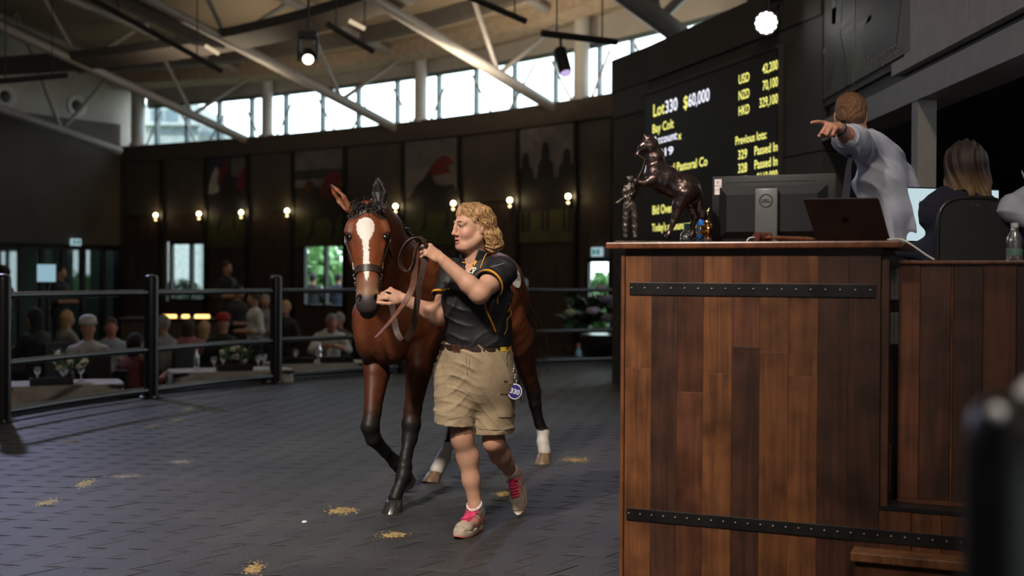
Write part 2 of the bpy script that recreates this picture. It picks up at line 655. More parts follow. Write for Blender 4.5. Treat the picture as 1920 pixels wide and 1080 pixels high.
def surface_nets(f, lo, h):
    ins = f < 0
    c = np.zeros(tuple(np.array(f.shape) - 1), np.uint8)
    for i in (0, 1):
        for j in (0, 1):
            for k in (0, 1):
                c += ins[i:f.shape[0] - 1 + i, j:f.shape[1] - 1 + j, k:f.shape[2] - 1 + k]
    act = (c > 0) & (c < 8)
    idx = np.argwhere(act)
    corners = np.array([(i, j, k) for i in (0, 1) for j in (0, 1) for k in (0, 1)])
    vals = np.stack([f[idx[:, 0] + o[0], idx[:, 1] + o[1], idx[:, 2] + o[2]] for o in corners], 1)
    acc = np.zeros((len(idx), 3), np.float32)
    cnt = np.zeros(len(idx), np.float32)
    for a in range(8):
        for b in range(a + 1, 8):
            if np.abs(corners[a] - corners[b]).sum() != 1:
                continue
            m = (vals[:, a] < 0) != (vals[:, b] < 0)
            den = vals[:, a] - vals[:, b]
            den[np.abs(den) < 1e-9] = 1e-9
            t = np.clip(vals[:, a] / den, 0, 1)
            p = corners[a] + t[:, None] * (corners[b] - corners[a])
            acc += np.where(m[:, None], p, 0)
            cnt += m
    v = np.asarray(lo) + h * (idx + acc / np.maximum(cnt, 1)[:, None])
    vid = np.full(act.shape, -1, np.int32)
    vid[act] = np.arange(len(idx), dtype=np.int32)
    quads = []
    for ax in range(3):
        o1, o2 = (ax + 1) % 3, (ax + 2) % 3
        s0 = [slice(None)] * 3
        s1 = [slice(None)] * 3
        s0[ax] = slice(0, -1)
        s1[ax] = slice(1, None)
        diff = ins[tuple(s0)] != ins[tuple(s1)]
        e = np.argwhere(diff)
        e = e[(e[:, o1] > 0) & (e[:, o2] > 0) & (e[:, o1] < act.shape[o1]) & (e[:, o2] < act.shape[o2])]
        flip = ins[e[:, 0], e[:, 1], e[:, 2]]
        def cell(d1, d2):
            q = e.copy()
            q[:, o1] -= d1
            q[:, o2] -= d2
            return vid[q[:, 0], q[:, 1], q[:, 2]]
        q = np.stack([cell(1, 1), cell(0, 1), cell(0, 0), cell(1, 0)], 1)
        q[~flip] = q[~flip][:, ::-1]
        quads.append(q)
    q = np.concatenate(quads)
    return v.astype(np.float64), q[(q >= 0).all(1)]
def relax_mesh(v, f, a=0.5):
    e = np.concatenate([f[:, [0, 1]], f[:, [1, 2]], f[:, [2, 3]], f[:, [3, 0]]])
    acc = np.zeros_like(v)
    for d in range(3):
        acc[:, d] = np.bincount(e[:, 0], v[e[:, 1], d], len(v)) + np.bincount(e[:, 1], v[e[:, 0], d], len(v))
    cnt = np.bincount(e[:, 0], minlength=len(v)) + np.bincount(e[:, 1], minlength=len(v))
    return v * (1 - a) + a * acc / np.maximum(cnt, 1)[:, None]
def join_meshes(*parts):
    vs, fs, n = [], [], 0
    for v, f in parts:
        vs.append(v)
        fs.append(f + n)
        n += len(v)
    return np.concatenate(vs), np.concatenate(fs)
def rot(v, axis, ang):
    axis = nrm(axis)
    v = np.asarray(v, float)
    c, s = math.cos(ang), math.sin(ang)
    return v * c + np.cross(axis, v) * s + axis * np.dot(axis, v) * (1 - c)
def hand_prims(w, d, n, side, curls, thumb, sc=1.0, spread=0.06, k=0.008):
    """hand at wrist w, pointing along d, back of the hand towards n; side=+1 thumb on cross(d, n);
    curls: four (a, b, c) bends in degrees; thumb: (out, forward, bend)"""
    d = nrm(d)
    n = nrm(np.array(n, float) - d * np.dot(n, d))
    s = np.cross(d, n) * side
    out = [Pr(w, w + d * 0.03 * sc, (0.027 * sc, 0.021 * sc), (0.033 * sc, 0.017 * sc), u=s, k=0.012),
           Pr(w + d * 0.025 * sc, w + d * 0.075 * sc, (0.034 * sc, 0.016 * sc), (0.040 * sc, 0.013 * sc), u=s, k=0.012)]
    lens = [(0.042, 0.026, 0.021), (0.047, 0.030, 0.022), (0.043, 0.028, 0.021), (0.034, 0.021, 0.018)]
    offs = [0.031, 0.0105, -0.0105, -0.030]
    ahead = [0.083, 0.088, 0.084, 0.074]
    for i in range(4):
        p = w + d * ahead[i] * sc + s * offs[i] * sc
        dd = nrm(d + s * spread * (1.5 - i))
        nn = n.copy()
        r = (0.0098 if i < 3 else 0.0085) * sc
        for j in range(3):
            ang = math.radians(curls[i][j])
            ax = np.cross(dd, nn)
            dd2 = rot(dd, ax, -ang)
            nn = rot(nn, ax, -ang)
            dd = dd2
            q = p + dd * lens[i][j] * sc
            out.append(Pr(p, q, r, r * 0.92, k=0.004 if j else 0.009))
            p, r = q, r * 0.92
    to, tf, tb = [math.radians(a) for a in thumb]
    p = w + d * 0.022 * sc + s * 0.024 * sc - n * 0.006 * sc
    dd = nrm(rot(rot(d, n, -to * side), s, 0))
    dd = nrm(dd - n * math.sin(tf))
    ax = np.cross(dd, s)
    for j, (L, r) in enumerate(((0.040, 0.0145), (0.032, 0.0115), (0.025, 0.010))):
        q = p + dd * L * sc
        out.append(Pr(p, q, r * sc, r * 0.9 * sc, k=0.008 if j == 0 else 0.004))
        p = q
        dd = nrm(dd + (d - n * 0.3) * math.sin(tb) * 0.6 - s * 0.35 * math.sin(tb))
    return out
# ================================================================== the hall
def hit(px, py, p0, n):
    """where the line of sight of a pixel meets a plane of the place"""
    v = Vector(((px - 960.0) / FPX, (540.0 - py) / FPX, -1.0))
    w = np.array(CAM_M.to_3x3() @ v)
    o = np.array((0, 0, CAM_H))
    t = np.dot(np.array(p0) - o, n) / np.dot(w, n)
    return o + w * t
M_floor = mat('bedding_under_pavers', (0.012, 0.012, 0.014), 0.95, var=0.3)
M_carpet = mat('dark_carpet', (0.018, 0.016, 0.018), 0.95, var=0.3, scale=30, bump=0.3)
M_panel = mat('taupe_wall_panel', (0.066, 0.056, 0.048), 0.75, var=0.08, scale=2)
M_lowpanel = mat('brown_wall_panel', (0.056, 0.036, 0.026), 0.7, var=0.15, scale=3, stretch=(4, 4, .5))
M_pilaster = mat('black_pilaster', (0.008, 0.007, 0.007), 0.6)
M_band = mat('dark_parapet_band', (0.062, 0.048, 0.040), 0.7, var=0.06)
M_white = mat('off_white_plaster', (0.36, 0.34, 0.31), 0.8, var=0.04, scale=2)
M_column = mat('white_painted_steel', (0.42, 0.41, 0.39), 0.45, var=0.03)
M_truss = mat('grey_painted_tube', (0.22, 0.21, 0.205), 0.42, var=0.05)
M_truss_d = mat('dark_grey_beam', (0.085, 0.075, 0.068), 0.55, var=0.06)
M_fascia = mat('tan_fascia_board', (0.34, 0.27, 0.20), 0.65, var=0.08)
M_frame = mat('teal_grey_aluminium', (0.10, 0.13, 0.14), 0.4, metal=0.3, var=0.05)
M_black = mat('matt_black', (0.010, 0.010, 0.011), 0.55)
M_dark = mat('dark_interior_paint', (0.03, 0.03, 0.031), 0.8)
M_glass = glass_mat('clear_glazing', (0.93, 0.98, 0.98), 0.06)
# ceiling: ribbed metal lining
def ceiling_mat():
    m, nt, b = _bsdf('ribbed_cream_ceiling')
    L = nt.links
    tc = N(nt, 'ShaderNodeTexCoord')
    wv = N(nt, 'ShaderNodeTexWave', wave_type='BANDS', bands_direction='Y', wave_profile='SIN')
    wv.inputs['Scale'].default_value = 3.2
    L.new(tc.outputs['UV'], wv.inputs['Vector'])
    cr = N(nt, 'ShaderNodeMix', data_type='RGBA')
    cr.inputs['A'].default_value = (0.20, 0.160, 0.115, 1)
    cr.inputs['B'].default_value = (0.33, 0.27, 0.20, 1)
    mr = N(nt, 'ShaderNodeMapRange')
    mr.inputs['From Min'].default_value = 0.0
    mr.inputs['From Max'].default_value = 0.35
    L.new(wv.outputs['Fac'], mr.inputs['Value'])
    L.new(mr.outputs['Result'], cr.inputs['Factor'])
    L.new(cr.outputs['Result'], b.inputs['Base Color'])
    b.inputs['Roughness'].default_value = 0.6
    bp = N(nt, 'ShaderNodeBump')
    bp.inputs['Strength'].default_value = 0.35
    bp.inputs['Distance'].default_value = 0.02
    L.new(wv.outputs['Fac'], bp.inputs['Height'])
    L.new(bp.outputs['Normal'], b.inputs['Normal'])
    return m
M_ceil = ceiling_mat()
# --- the curved far wall in plan, from the photograph's parapet line
_ppx = np.array([226, 489, 700, 751, 949, 1149.0])
_pdp = np.array([27.2, 24.7, 23.2, 22.6, 20.8, 18.76])
_pf = np.polyfit(_ppx, _pdp, 2)
NT = np.array((0.79, -0.61, 0))       # along the wall
NN = np.array((-0.61, -0.79, 0))      # from the wall into the hall
Z_PAR, Z_EAVE = 4.25, 5.5
def wall_pt(px, z=0.0, out=0.0):
    p = P(px, 500, float(np.polyval(_pf, px)))
    return np.array((p[0] + NN[0] * out, p[1] + NN[1] * out, z))
def roof_z(p):
    s = (p[0] + 2.2) * NN[0] + (p[1] - 22.6) * NN[1]
    return min(Z_EAVE + 0.325 * s, 9.6)
def slab(px0, px1, z0, z1, out, th, n=1):
    """upright slab following the wall between two places"""
    m = MB()
    for i in range(n):
        a, b = px0 + (px1 - px0) * i / n, px0 + (px1 - px0) * (i + 1) / n
        m.hexa([wall_pt(a, z0, out - th), wall_pt(b, z0, out - th), wall_pt(b, z0, out), wall_pt(a, z0, out),
                wall_pt(a, z1, out - th), wall_pt(b, z1, out - th), wall_pt(b, z1, out), wall_pt(a, z1, out)])
    return m
Z_DIN = -0.60
# ------------------------------------------------------------------ floors
RING_C, RING_R = np.array((5.2, 8.4)), 10.0
ring_poly = [RING_C + (RING_R + 0.25) * np.array((math.cos(a), math.sin(a)))
             for a in np.radians(np.linspace(238, 108, 40))]
fl = MB()
poly = [(p[0], p[1]) for p in ring_poly] + [(2.0, 21.5), (9, 20), (9, -3)]
fl.prism(poly, (0, 0, -0.75), (1, 0, 0), (0, 1, 0), (0, 0, 1), 0.72)
floor = fl.build('floor', M_floor, origin=(0, 8, 0))
tag(floor, 'dark grey interlocking paving of the sale ring', kind='structure')
fix_normals(floor)
dn = MB()
dn.box((-6, 12, Z_DIN - 0.1), (34, 40, 0.2))
dfl = dn.build('floor_dining', M_carpet)
tag(dfl, 'dark sunken floor of the dining area beyond the ring rail', kind='structure')
# ------------------------------------------------------------------ far wall
wall_back = empty('wall_back', wall_pt(700, Z_DIN), 'dark panelled curved wall behind the dining area', None, None, 'structure')
slab(220, 1420, Z_PAR - 0.36, Z_PAR, 0.10, 0.5, 24).build('parapet_band', M_band, wall_back)
JOINTS = [228, 305, 388, 466, 551, 648, 757, 862, 972, 1080, 1149, 1210, 1300]
ZL = 2.64
for i, (a, b) in enumerate(zip(JOINTS[:-1], JOINTS[1:])):
    zt = Z_PAR - 0.36
    if (a, b) == (305, 388):
        slab(a, b, 2.05, ZL - .02, 0, .06).build('lower_panel', M_lowpanel, wall_back)
        slab(a, 311, Z_DIN, 2.05, 0, .06).build('lower_panel', M_lowpanel, wall_back)
        slab(a, b, Z_DIN, 0.72, 0, .06).build('lower_panel', M_lowpanel, wall_back)
    elif (a, b) == (551, 648):
        slab(a, b, 2.05, ZL - .02, 0, .06).build('lower_panel', M_lowpanel, wall_back)
        slab(a, 566, Z_DIN, 2.05, 0, .06).build('lower_panel', M_lowpanel, wall_back)
        slab(a, b, Z_DIN, 0.66, 0, .06).build('lower_panel', M_lowpanel, wall_back)
    elif (a, b) == (1080, 1149):
        slab(a, b, 1.62, ZL - .02, 0, .06).build('lower_panel', M_lowpanel, wall_back)
        slab(a, 1098, Z_DIN, 1.62, 0, .06).build('lower_panel', M_lowpanel, wall_back)
        slab(1142, b, Z_DIN, 1.62, 0, .06).build('lower_panel', M_lowpanel, wall_back)
    else:
        slab(a, b, Z_DIN - .05, ZL - .02, 0, .06).build('lower_panel', M_lowpanel, wall_back)
    slab(a, b, ZL + .02, zt, 0, .06).build('upper_panel', M_panel, wall_back)
    slab(1098, 1142, Z_DIN, -.05, 0, .06).build('lower_panel', M_lowpanel, wall_back) if (a, b) == (1080, 1149) else None
    slab(a - 3, a + 3, Z_DIN, zt, 0.06, .10).build('pilaster', M_pilaster, wall_back)
slab(228, 1149, ZL - .02, ZL + .02, -0.02, .05, 12).build('joint_strip', M_pilaster, wall_back)
# windows low in the far wall
def low_window(name, a, b, z0, z1, mull, label):
    w = empty(name, wall_pt((a + b) / 2, z0), label, None, None, 'structure')
    m = slab(a, b, z1 - .06, z1, -.02, .08)
    for q in slab(a, b, z0, z0 + .06, -.02, .08).f and [slab(a, b, z0, z0 + .06, -.02, .08)]:
        m.add(q.v, q.f)
    for x in [a, b] + mull:
        q = slab(x - 2.2, x + 2.2, z0, z1, -.01, .09)
        m.add(q.v, q.f)
    m.build('window_frame', M_pilaster, w)
    xs = [a] + mull + [b]
    for x0, x1 in zip(xs[:-1], xs[1:]):
        slab(x0, x1, z0, z1, -.05, .01).build('pane', M_glass, w)
    return w
low_window('window_1', 318, 388, 0.72, 2.05, [356], 'two-pane window with pale light and plant silhouettes outside')
low_window('window_2', 568, 648, 0.66, 2.05, [608], 'two-pane window showing green trees outside')
low_window('window_3', 1100, 1142, -0.05, 1.62, [], 'narrow glazed exit beside the plant stand')
# clerestory: columns, frames, panes, tie rods
COLS = [258, 500, 787, 1088, 1400]
win = 4
for ci in range(4):
    a, b = COLS[ci], COLS[ci + 1]
    mulls = {0: [331, 391, 452], 1: [585, 652, 725], 2: [873, 945, 1022], 3: [1165, 1240, 1320]}[ci]
    w = empty('window_%d' % win, wall_pt((a + b) / 2, Z_PAR),
              ['high clerestory window bay at the left corner, a pale building outside',
               'high clerestory window bay, second from the left corner',
               'high clerestory window bay above the poster of the leaning jockey',
               'high clerestory window bay partly behind the screen wall'][ci], None, None, 'structure')
    win += 1
    fr = MB()
    for z0, z1 in ((Z_PAR - .02, Z_PAR + .05), (5.13, 5.19)):
        q = slab(a, b, z0, z1, -.25, .08, 6)
        fr.add(q.v, q.f)
    fr.build('window_frame', M_frame, w)
    xs = [a] + mulls + [b]
    for x in mulls + [a + 16]:
        slab(x - 2.2, x + 2.2, Z_PAR, 5.13, -.24, .1).build('mullion', M_frame, w)
    for x0, x1 in zip(xs[:-1], xs[1:]):
        slab(x0, x1, Z_PAR, 5.13, -.28, .012).build('pane', M_glass, w)
    for (f0, z0), (f1, z1) in (((.05, Z_PAR), (.16, 4.98)), ((.31, 4.98), (.43, Z_PAR)), ((.54, Z_PAR), (.70, 5.0)),
                               ((.80, 5.0), (.93, Z_PAR))):
        MB().tube([wall_pt(a + (b - a) * f0, z0, -.05), wall_pt(a + (b - a) * f1, z1, -.05)], .022, 8).build(
            'tie_rod', M_column, w, smooth=40)
    slab(a, b, 5.19, max(roof_z(wall_pt(a)), roof_z(wall_pt((a + b) / 2)), roof_z(wall_pt(b))) + .08, -.22, .1, 6).build('head_panel', M_white, w)
for i, px in enumerate(COLS[:4]):
    c = wall_pt(px, 0, 0.0)
    m = MB()
    top = roof_z(c) + .1
    r = [.16, .12, .12, .13][i]
    m.lathe([(r * 1.25, Z_PAR - .02), (r * 1.25, Z_PAR + .04), (r, Z_PAR + .05), (r, top), ], (c[0], c[1], 0), n=24)
    o = m.build('column', M_column, smooth=40)
    tag(o, ['white round steel column at the left corner of the clerestory',
            'white round steel column, second from the left along the clerestory',
            'white round steel column, third from the left along the clerestory',
            'white round steel column nearest the screen wall, behind the hanging spotlight'][i], 'column',
        'clerestory columns')
# --- roof lining as one ribbed sheet, fascia boards and purlins
def tn(t, s, z):
    p = np.array((-2.2, 22.6, 0)) + NT * t + NN * s
    return np.array((p[0], p[1], z))
_path = [wall_pt(px) for px in range(200, 1430, 30)]
_pt = np.array([np.dot(p - np.array((-2.2, 22.6, 0)), NT) for p in _path])
_ps = np.array([np.dot(p - np.array((-2.2, 22.6, 0)), NN) for p in _path])
def eave_s(t):
    return float(np.interp(t, _pt, _ps))
ts = np.linspace(-9.6, 26, 60)
sv, sf, suv = [], [], []
ss = list(np.linspace(-.42, 12, 20)) + [16, 22, 31]
for t in ts:
    e = eave_s(t)
    for s in ss:
        p = tn(t, e + s, 0)
        sv.append((p[0], p[1], roof_z(p)))
        suv.append((t, e + s))
k = len(ss)
for i in range(len(ts) - 1):
    for j in range(k - 1):
        sf.append((i * k + j, i * k + j + 1, (i + 1) * k + j + 1, (i + 1) * k + j))
ceiling = mesh_obj('ceiling', sv, sf, M_ceil, origin=(0, 10, 6))
uvl = ceiling.data.uv_layers.new(name='UVMap')
for lp in ceiling.data.loops:
    uvl.data[lp.index].uv = suv[lp.vertex_index]
tag(ceiling, 'cream ribbed metal ceiling lining sloping up over the ring', kind='structure')
def roof_strip(s, w, h, drop, name, material, t0=-9.5, t1=12, n=24):
    m = MB()
    for i in range(n):
        q = []
        for zz in (0, 1):
            for t in (t0 + (t1 - t0) * i / n, t0 + (t1 - t0) * (i + 1) / n):
                e = eave_s(t)
                a, b = tn(t, e + s - w / 2, 0), tn(t, e + s + w / 2, 0)
                for p in (a, b):
                    q.append(np.array((p[0], p[1], roof_z(p) - drop - h + zz * h)))
        m.hexa([q[0], q[2], q[3], q[1], q[4], q[6], q[7], q[5]])
    return m.build(name, material, ceiling)
roof_strip(0.35, 0.28, 0.22, 0.0, 'eave_board', M_fascia)
roof_strip(0.85, 0.12, 0.10, 0.0, 'purlin', M_fascia)
roof_strip(1.15, 0.10, 0.26, 0.0, 'purlin', M_truss_d)
# catwalk beam that ties the trusses together
roof_strip(3.6, 0.42, 0.16, 1.22, 'cross_beam', M_truss_d, t0=-9.5, t1=4.3)
roof_strip(7.2, 0.34, 0.16, 1.22, 'cross_beam', M_truss_d, t0=-9.5, t1=12)
# --- roof trusses
TD = nrm((-1.075, -1.0, 0))
def truss(px, py, label, thick=1.0, dep=None, TD=TD, sl=0.476 / 1.468):
    b0 = P(px, py, dep or wall_pt(px)[1])
    root = empty('roof_truss', b0, label, 'roof truss', 'roof trusses')
    def bot(d):
        p = b0 + TD * d
        p[2] = b0[2] + sl * d
        return p
    def top(d):
        p = b0 + TD * d + NT * 0.30
        p[2] = roof_z(p) - .07
        return p
    MB().tube([bot(-.15), bot(16)], .092 * thick, 14).build('bottom_chord', M_truss, root, smooth=40)
    MB().tube([top(0.2), top(16)], .08 * thick, 12).build('top_chord', M_truss, root, smooth=40)
    nodes = [(0, top(0.15)), (1, bot(1.3)), (0, top(2.5)), (1, bot(3.64)), (0, top(4.9)), (1, bot(6.2)), (0, top(7.5)),
             (1, bot(8.8)), (0, top(10.1))]
    for (_, p), (_, q) in zip(nodes[:-1], nodes[1:]):
        MB().tube([p, q], .042 * thick, 10).build('web_member', M_truss, root, smooth=40)
    return root
truss(215, 280, 'grey tube roof truss nearest the left wall, its foot beside the wall vents', 1, 26.2, NN, .22)
truss(465, 264, 'grey tube roof truss landing on the parapet left of the second column')
truss(745, 242, 'grey tube roof truss landing on the parapet left of the third column')
truss(1041, 204, 'grey tube roof truss landing on the parapet left of the hanging spotlight')
truss(1345, 118, 'darker heavy roof truss disappearing behind the top of the screen wall', 1.6)
# --- left wall with dark panel, vents and glazed doors
wl0 = wall_pt(228)
def left_pt(a, z, out=0.0):
    p = wl0 + NN * a + NT * out
    return np.array((p[0], p[1], z))
def lslab(a0, a1, z0, z1, out, th):
    return MB().hexa([left_pt(a0, z0, out - th), left_pt(a1, z0, out - th), left_pt(a1, z0, out), left_pt(a0, z0, out),
                      left_pt(a0, z1, out - th), left_pt(a1, z1, out - th), left_pt(a1, z1, out), left_pt(a0, z1, out)])
wall_left = empty('wall_left', left_pt(2, Z_DIN), 'left wall, pale above and dark panelled below', None, None, 'structure')
lslab(-.6, 31, 1.97, 12, 0, .3).build('upper_wall', M_white, wall_left)
lslab(.12, 9, 1.97, 4.75, .12, .14).build('dark_panel', M_panel, wall_left)
lslab(3.9, 31, Z_DIN, 1.97, 0, .3).build('lower_wall', M_dark, wall_left)
lslab(-.5, .05, Z_DIN, 1.97, .05, .3).build('door_jamb', M_pilaster, wall_left)
M_doorglass = glass_mat('smoky_door_glass', (0.55, 0.68, 0.68), 0.10)
door = empty('door_1', left_pt(2, Z_DIN), 'row of dark framed glass doors under the left wall panel', None, None, 'structure')
aa = [0.05, 0.45, .95, 1.45, 1.95, 2.45, 2.95, 3.9]
for a0, a1 in zip(aa[:-1], aa[1:]):
    lslab(a0, a1, Z_DIN, 1.95, -.06, .012).build('pane', M_doorglass, door)
    lslab(a1 - .05, a1 + .05, Z_DIN, 1.97, -.02, .09).build('door_frame', M_pilaster, door)
lslab(.05, 3.9, 1.85, 1.97, -.02, .09).build('door_frame', M_pilaster, door)
lslab(.05, 3.9, .80, .88, -.02, .07).build('push_rail', M_column, door)
# the lobby behind the glass doors
lob = MB()
for q in (lslab(-.5, 4.5, Z_DIN - .1, Z_DIN, -.3, 4.0), lslab(-.5, 4.5, 2.3, 2.5, -.3, 4.0), lslab(-.6, 4.6, Z_DIN, 2.4, -3.9, .2),
          lslab(-.8, -.6, Z_DIN, 2.4, -.3, 4.0), lslab(4.5, 4.7, Z_DIN, 2.4, -.3, 4.0)):
    lob.add(q.v, q.f)
tag(lob.build('wall_lobby', M_white), 'dim lobby behind the glass doors', kind='structure')
lamp('lobby_ceiling_lamp', 'POINT', left_pt(.7, 2.0, -1.2), (0, 0, 0), 5, (0.75, 0.95, 1.0), 0.25)
# remaining enclosing walls, out of the frame
for nm, pts in (('wall_rear', [tn(-9.6, 30.5, 0), tn(26, 30.5, 0)]), ('wall_right', [tn(26, -2, 0), tn(26, 30.5, 0)]),
                ('wall_far_right', [tn(_pt.max(), eave_s(12) - .1, 0), tn(26, eave_s(26) - .1, 0)])):
    a, b = pts
    d, s_, u_ = frame(b - a)
    m = MB().hexa([a + s_ * .1 + V3(0, 0, -1), b + s_ * .1 + V3(0, 0, -1), b - s_ * .1 + V3(0, 0, -1), a - s_ * .1 + V3(0, 0, -1),
                   a + s_ * .1 + V3(0, 0, 11), b + s_ * .1 + V3(0, 0, 11), b - s_ * .1 + V3(0, 0, 11), a - s_ * .1 + V3(0, 0, 11)])
    tag(m.build(nm, M_dark), 'dark wall of the hall out of the picture', kind='structure')
# --- screen wall, poster wall and back room at the right
B0, B1, B2, B3 = [np.array(q) for q in ((1.25, 14.6, 0), (1.59, 13.7, 0), (2.47, 10.91, 0), (2.68, 10.2, 0))]
SD = nrm(B2 - B1)                      # along the screen, towards us
SN = nrm(np.cross(SD, (0, 0, 1)))
if SN[0] > 0:
    SN = -SN                            # towards the ring (left)
M_swall = mat('dark_brown_screen_wall', (0.058, 0.045, 0.037), 0.7, var=0.08, scale=2)
M_swall2 = mat('dark_grey_screen_wall', (0.078, 0.072, 0.064), 0.7, var=0.05, scale=2)
M_fasciag = mat('grey_beam_cladding', (0.27, 0.25, 0.23), 0.55, var=0.04)
M_cream = mat('grey_cream_cladding', (0.40, 0.365, 0.335), 0.6, var=0.04)
wall_screen = empty('wall_screen', B1, 'dark curved wall that carries the auction screen', None, None, 'structure')
def wseg(a, b, z0, z1, th, out=0.0):
    d = nrm(b - a)
    n_ = nrm(np.cross(d, (0, 0, 1)))
    if n_[0] > 0:
        n_ = -n_
    p = [a + n_ * out, b + n_ * out, b + n_ * (out - th), a + n_ * (out - th)]
    return MB().hexa([q + V3(0, 0, z0) for q in p] + [q + V3(0, 0, z1) for q in p])
JZ = 2.42
for (a, b, m_) in ((B0, B1, M_swall), (B1, B2, M_swall), (B2, B3, M_swall2)):
    wseg(a, b, 0, JZ - .008, .5).build('wall_panel', m_, wall_screen)
    wseg(a, b, JZ + .008, 3.6, .5).build('wall_panel', m_, wall_screen)
    wseg(a, b, JZ - .01, JZ + .01, .4, -.012).build('joint_strip', M_pilaster, wall_screen)
wseg(B0, B1, 3.6, 4.0, .5, .035).build('cornice', M_swall, wall_screen)
wseg(B1, B2, 3.6, 4.0, .5, .035).build('cornice', M_swall, wall_screen)
wseg(B2, B3, 3.6, 4.9, .5, .02).build('cornice', M_swall, wall_screen)
wseg(B0, B0 + V3(1.5, .8, 0), 0, 4.0, .3).build('end_return', M_swall, wall_screen)
wseg(B0, B1, 3.28, 3.60, .05, .02).build('trim_strip', M_swall2, wall_screen)
# upper wall on the right with the racing mural, carried by a beam and a column
U0, U1 = np.array((2.70, 10.2, 0)), np.array((2.70, 3.2, 0))
wall_upper = empty('wall_upper', U0 + V3(0, 0, 2.8), 'upper wall on the right above the open rostrum room', None, None, 'structure')
wseg(U0, U0 + V3(0, -2.10, 0), 2.80, 7.5, .3).build('wall_panel', M_swall2, wall_upper)
wseg(U0 + V3(0, -2.12, 0), U0 + V3(0, -3.22, 0), 2.84, 7.5, .3, .012).build('wall_panel', M_cream, wall_upper)
wseg(U0 + V3(0, -3.24, 0), U0 + V3(0, -4.4, 0), 2.84, 7.5, .3, .012).build('wall_panel', M_cream, wall_upper)
wseg(U0 + V3(0, -4.42, 0), U1, 2.84, 7.5, .3, .012).build('wall_panel', M_cream, wall_upper)
wseg(U0 + V3(0, -1.9, 0), U1, 2.74, 2.83, .3, .03).build('cover_strip', M_cream, wall_upper)
wseg(U0, U1, 2.66, 2.80, .3, -.03).build('shadow_gap', M_pilaster, wall_upper)
wseg(U0, U1, 2.50, 2.68, .3, .02).build('beam', M_fasciag, wall_upper)
c0, c1 = hit(1712, 300, U0, (1, 0, 0)), hit(1746, 300, U0, (1, 0, 0))
wseg(V3(2.70, c0[1], 0), V3(2.70, c0[1] - .12, 0), 0, 2.66, .125, .012).build('post', M_fasciag, wall_upper)
# dark room behind the opening
rm = empty('wall_backroom', (5, 7, 0), 'dark room behind the rostrum opening', None, None, 'structure')
MB().box((6.6, 6.6, 1.6), (.2, 12, 3.4)).build('back_panel', M_dark, rm)
MB().box((4.8, 11.5, 1.6), (4.0, .2, 3.4)).build('back_panel', M_dark, rm)
MB().box((4.75, 6.6, 3.15), (3.9, 12, .1)).build('room_ceiling', M_dark, rm)
M_slat = mat('grey_ceiling_slat', (0.12, 0.125, 0.127), 0.6)
for i in range(9):
    MB().box((3.3 + i * .34, 7.5, 2.98), (.16, 6.4, .05)).build('ceiling_slat', M_slat, rm)
MB().box((4.3, 9.3, 1.6), (.5, .3, 3.0)).build('partition', mat('dark_brown_partition', (.03, .023, .02), .7), rm)
MB().box((5.2, 8.2, 1.5), (.35, .3, 3.0)).build('partition', M_dark, rm)
MB().tube([(4.6, 8.6, 2.2), (5.3, 8.6, 0.6)], .05, 8).build('leaning_pole', M_black, rm)
MB().box((4.05, 8.4, 2.55), (.16, .16, .24)).build('wall_unit', M_slat, rm)
lamp('backroom_fill', 'POINT', (4.0, 6.2, 2.6), (0, 0, 0), 14, (.9, .95, 1.0), .2)  # unseen fill light, added to brighten the dark room
# rostrum floor
rp = MB()
rp.hexa([V3(.62, 5.25, 0), V3(1.6, 4.85, 0), V3(4.5, 4.4, 0), V3(4.4, 9.5, 0),
         V3(.62, 5.25, .55), V3(1.6, 4.85, .55), V3(4.5, 4.4, .55), V3(4.4, 9.5, .55)])
tag(rp.build('floor_rostrum', M_carpet), 'raised floor of the rostrum', kind='structure')
# world outside the windows: a pale neighbouring building, trees
ext = empty('neighbouring_building', P(340, 500, 42) * V3(1, 1, 0) + V3(0, 0, -1.1),
            'pale flat-roofed building seen through the corner clerestory glass', 'building')
M_ext = mat('pale_concrete', (0.34, 0.36, 0.37), 0.8)
M_extglass = mat('blue_grey_windows', (0.12, 0.17, 0.20), 0.2)
def xbox(x0, y0, x1, y1, d, th):
    a, b = P(x0, y1, d), P(x1, y0, d)
    return MB().box(((a[0] + b[0]) / 2, d + th / 2, (a[2] + b[2]) / 2), (b[0] - a[0], th, b[2] - a[2]))
xbox(240, 196, 372, 652, 42, 4).build('wall', M_ext, ext)
xbox(372, 238, 425, 652, 42.5, 4).build('wall', M_ext, ext)
for x0, y0, x1, y1 in ((283, 206, 304, 226), (310, 206, 332, 226), (282, 241, 370, 252), (376, 246, 420, 254)):
    xbox(x0, y0, x1, y1, 41.95, .3).build('window', M_extglass, ext)
xbox(236, 230, 376, 234, 41.6, .5).build('ledge', M_ext, ext)
M_grass = mat('lawn_outside', (0.10, 0.16, 0.06), 0.9)
gq = MB()
gq.box((2, 45, -1.2), (90, 50, .2))
tag(gq.build('floor_lawn', M_grass), 'lawn outside the windows', kind='structure')
M_leaf = mat('tree_leaves', (0.16, 0.34, 0.10), 0.6, var=0.3, scale=6, col2=(0.07, 0.18, 0.05))  # mottled mid and deep leaf green
M_bark = mat('bark', (0.06, 0.045, 0.035), 0.9)
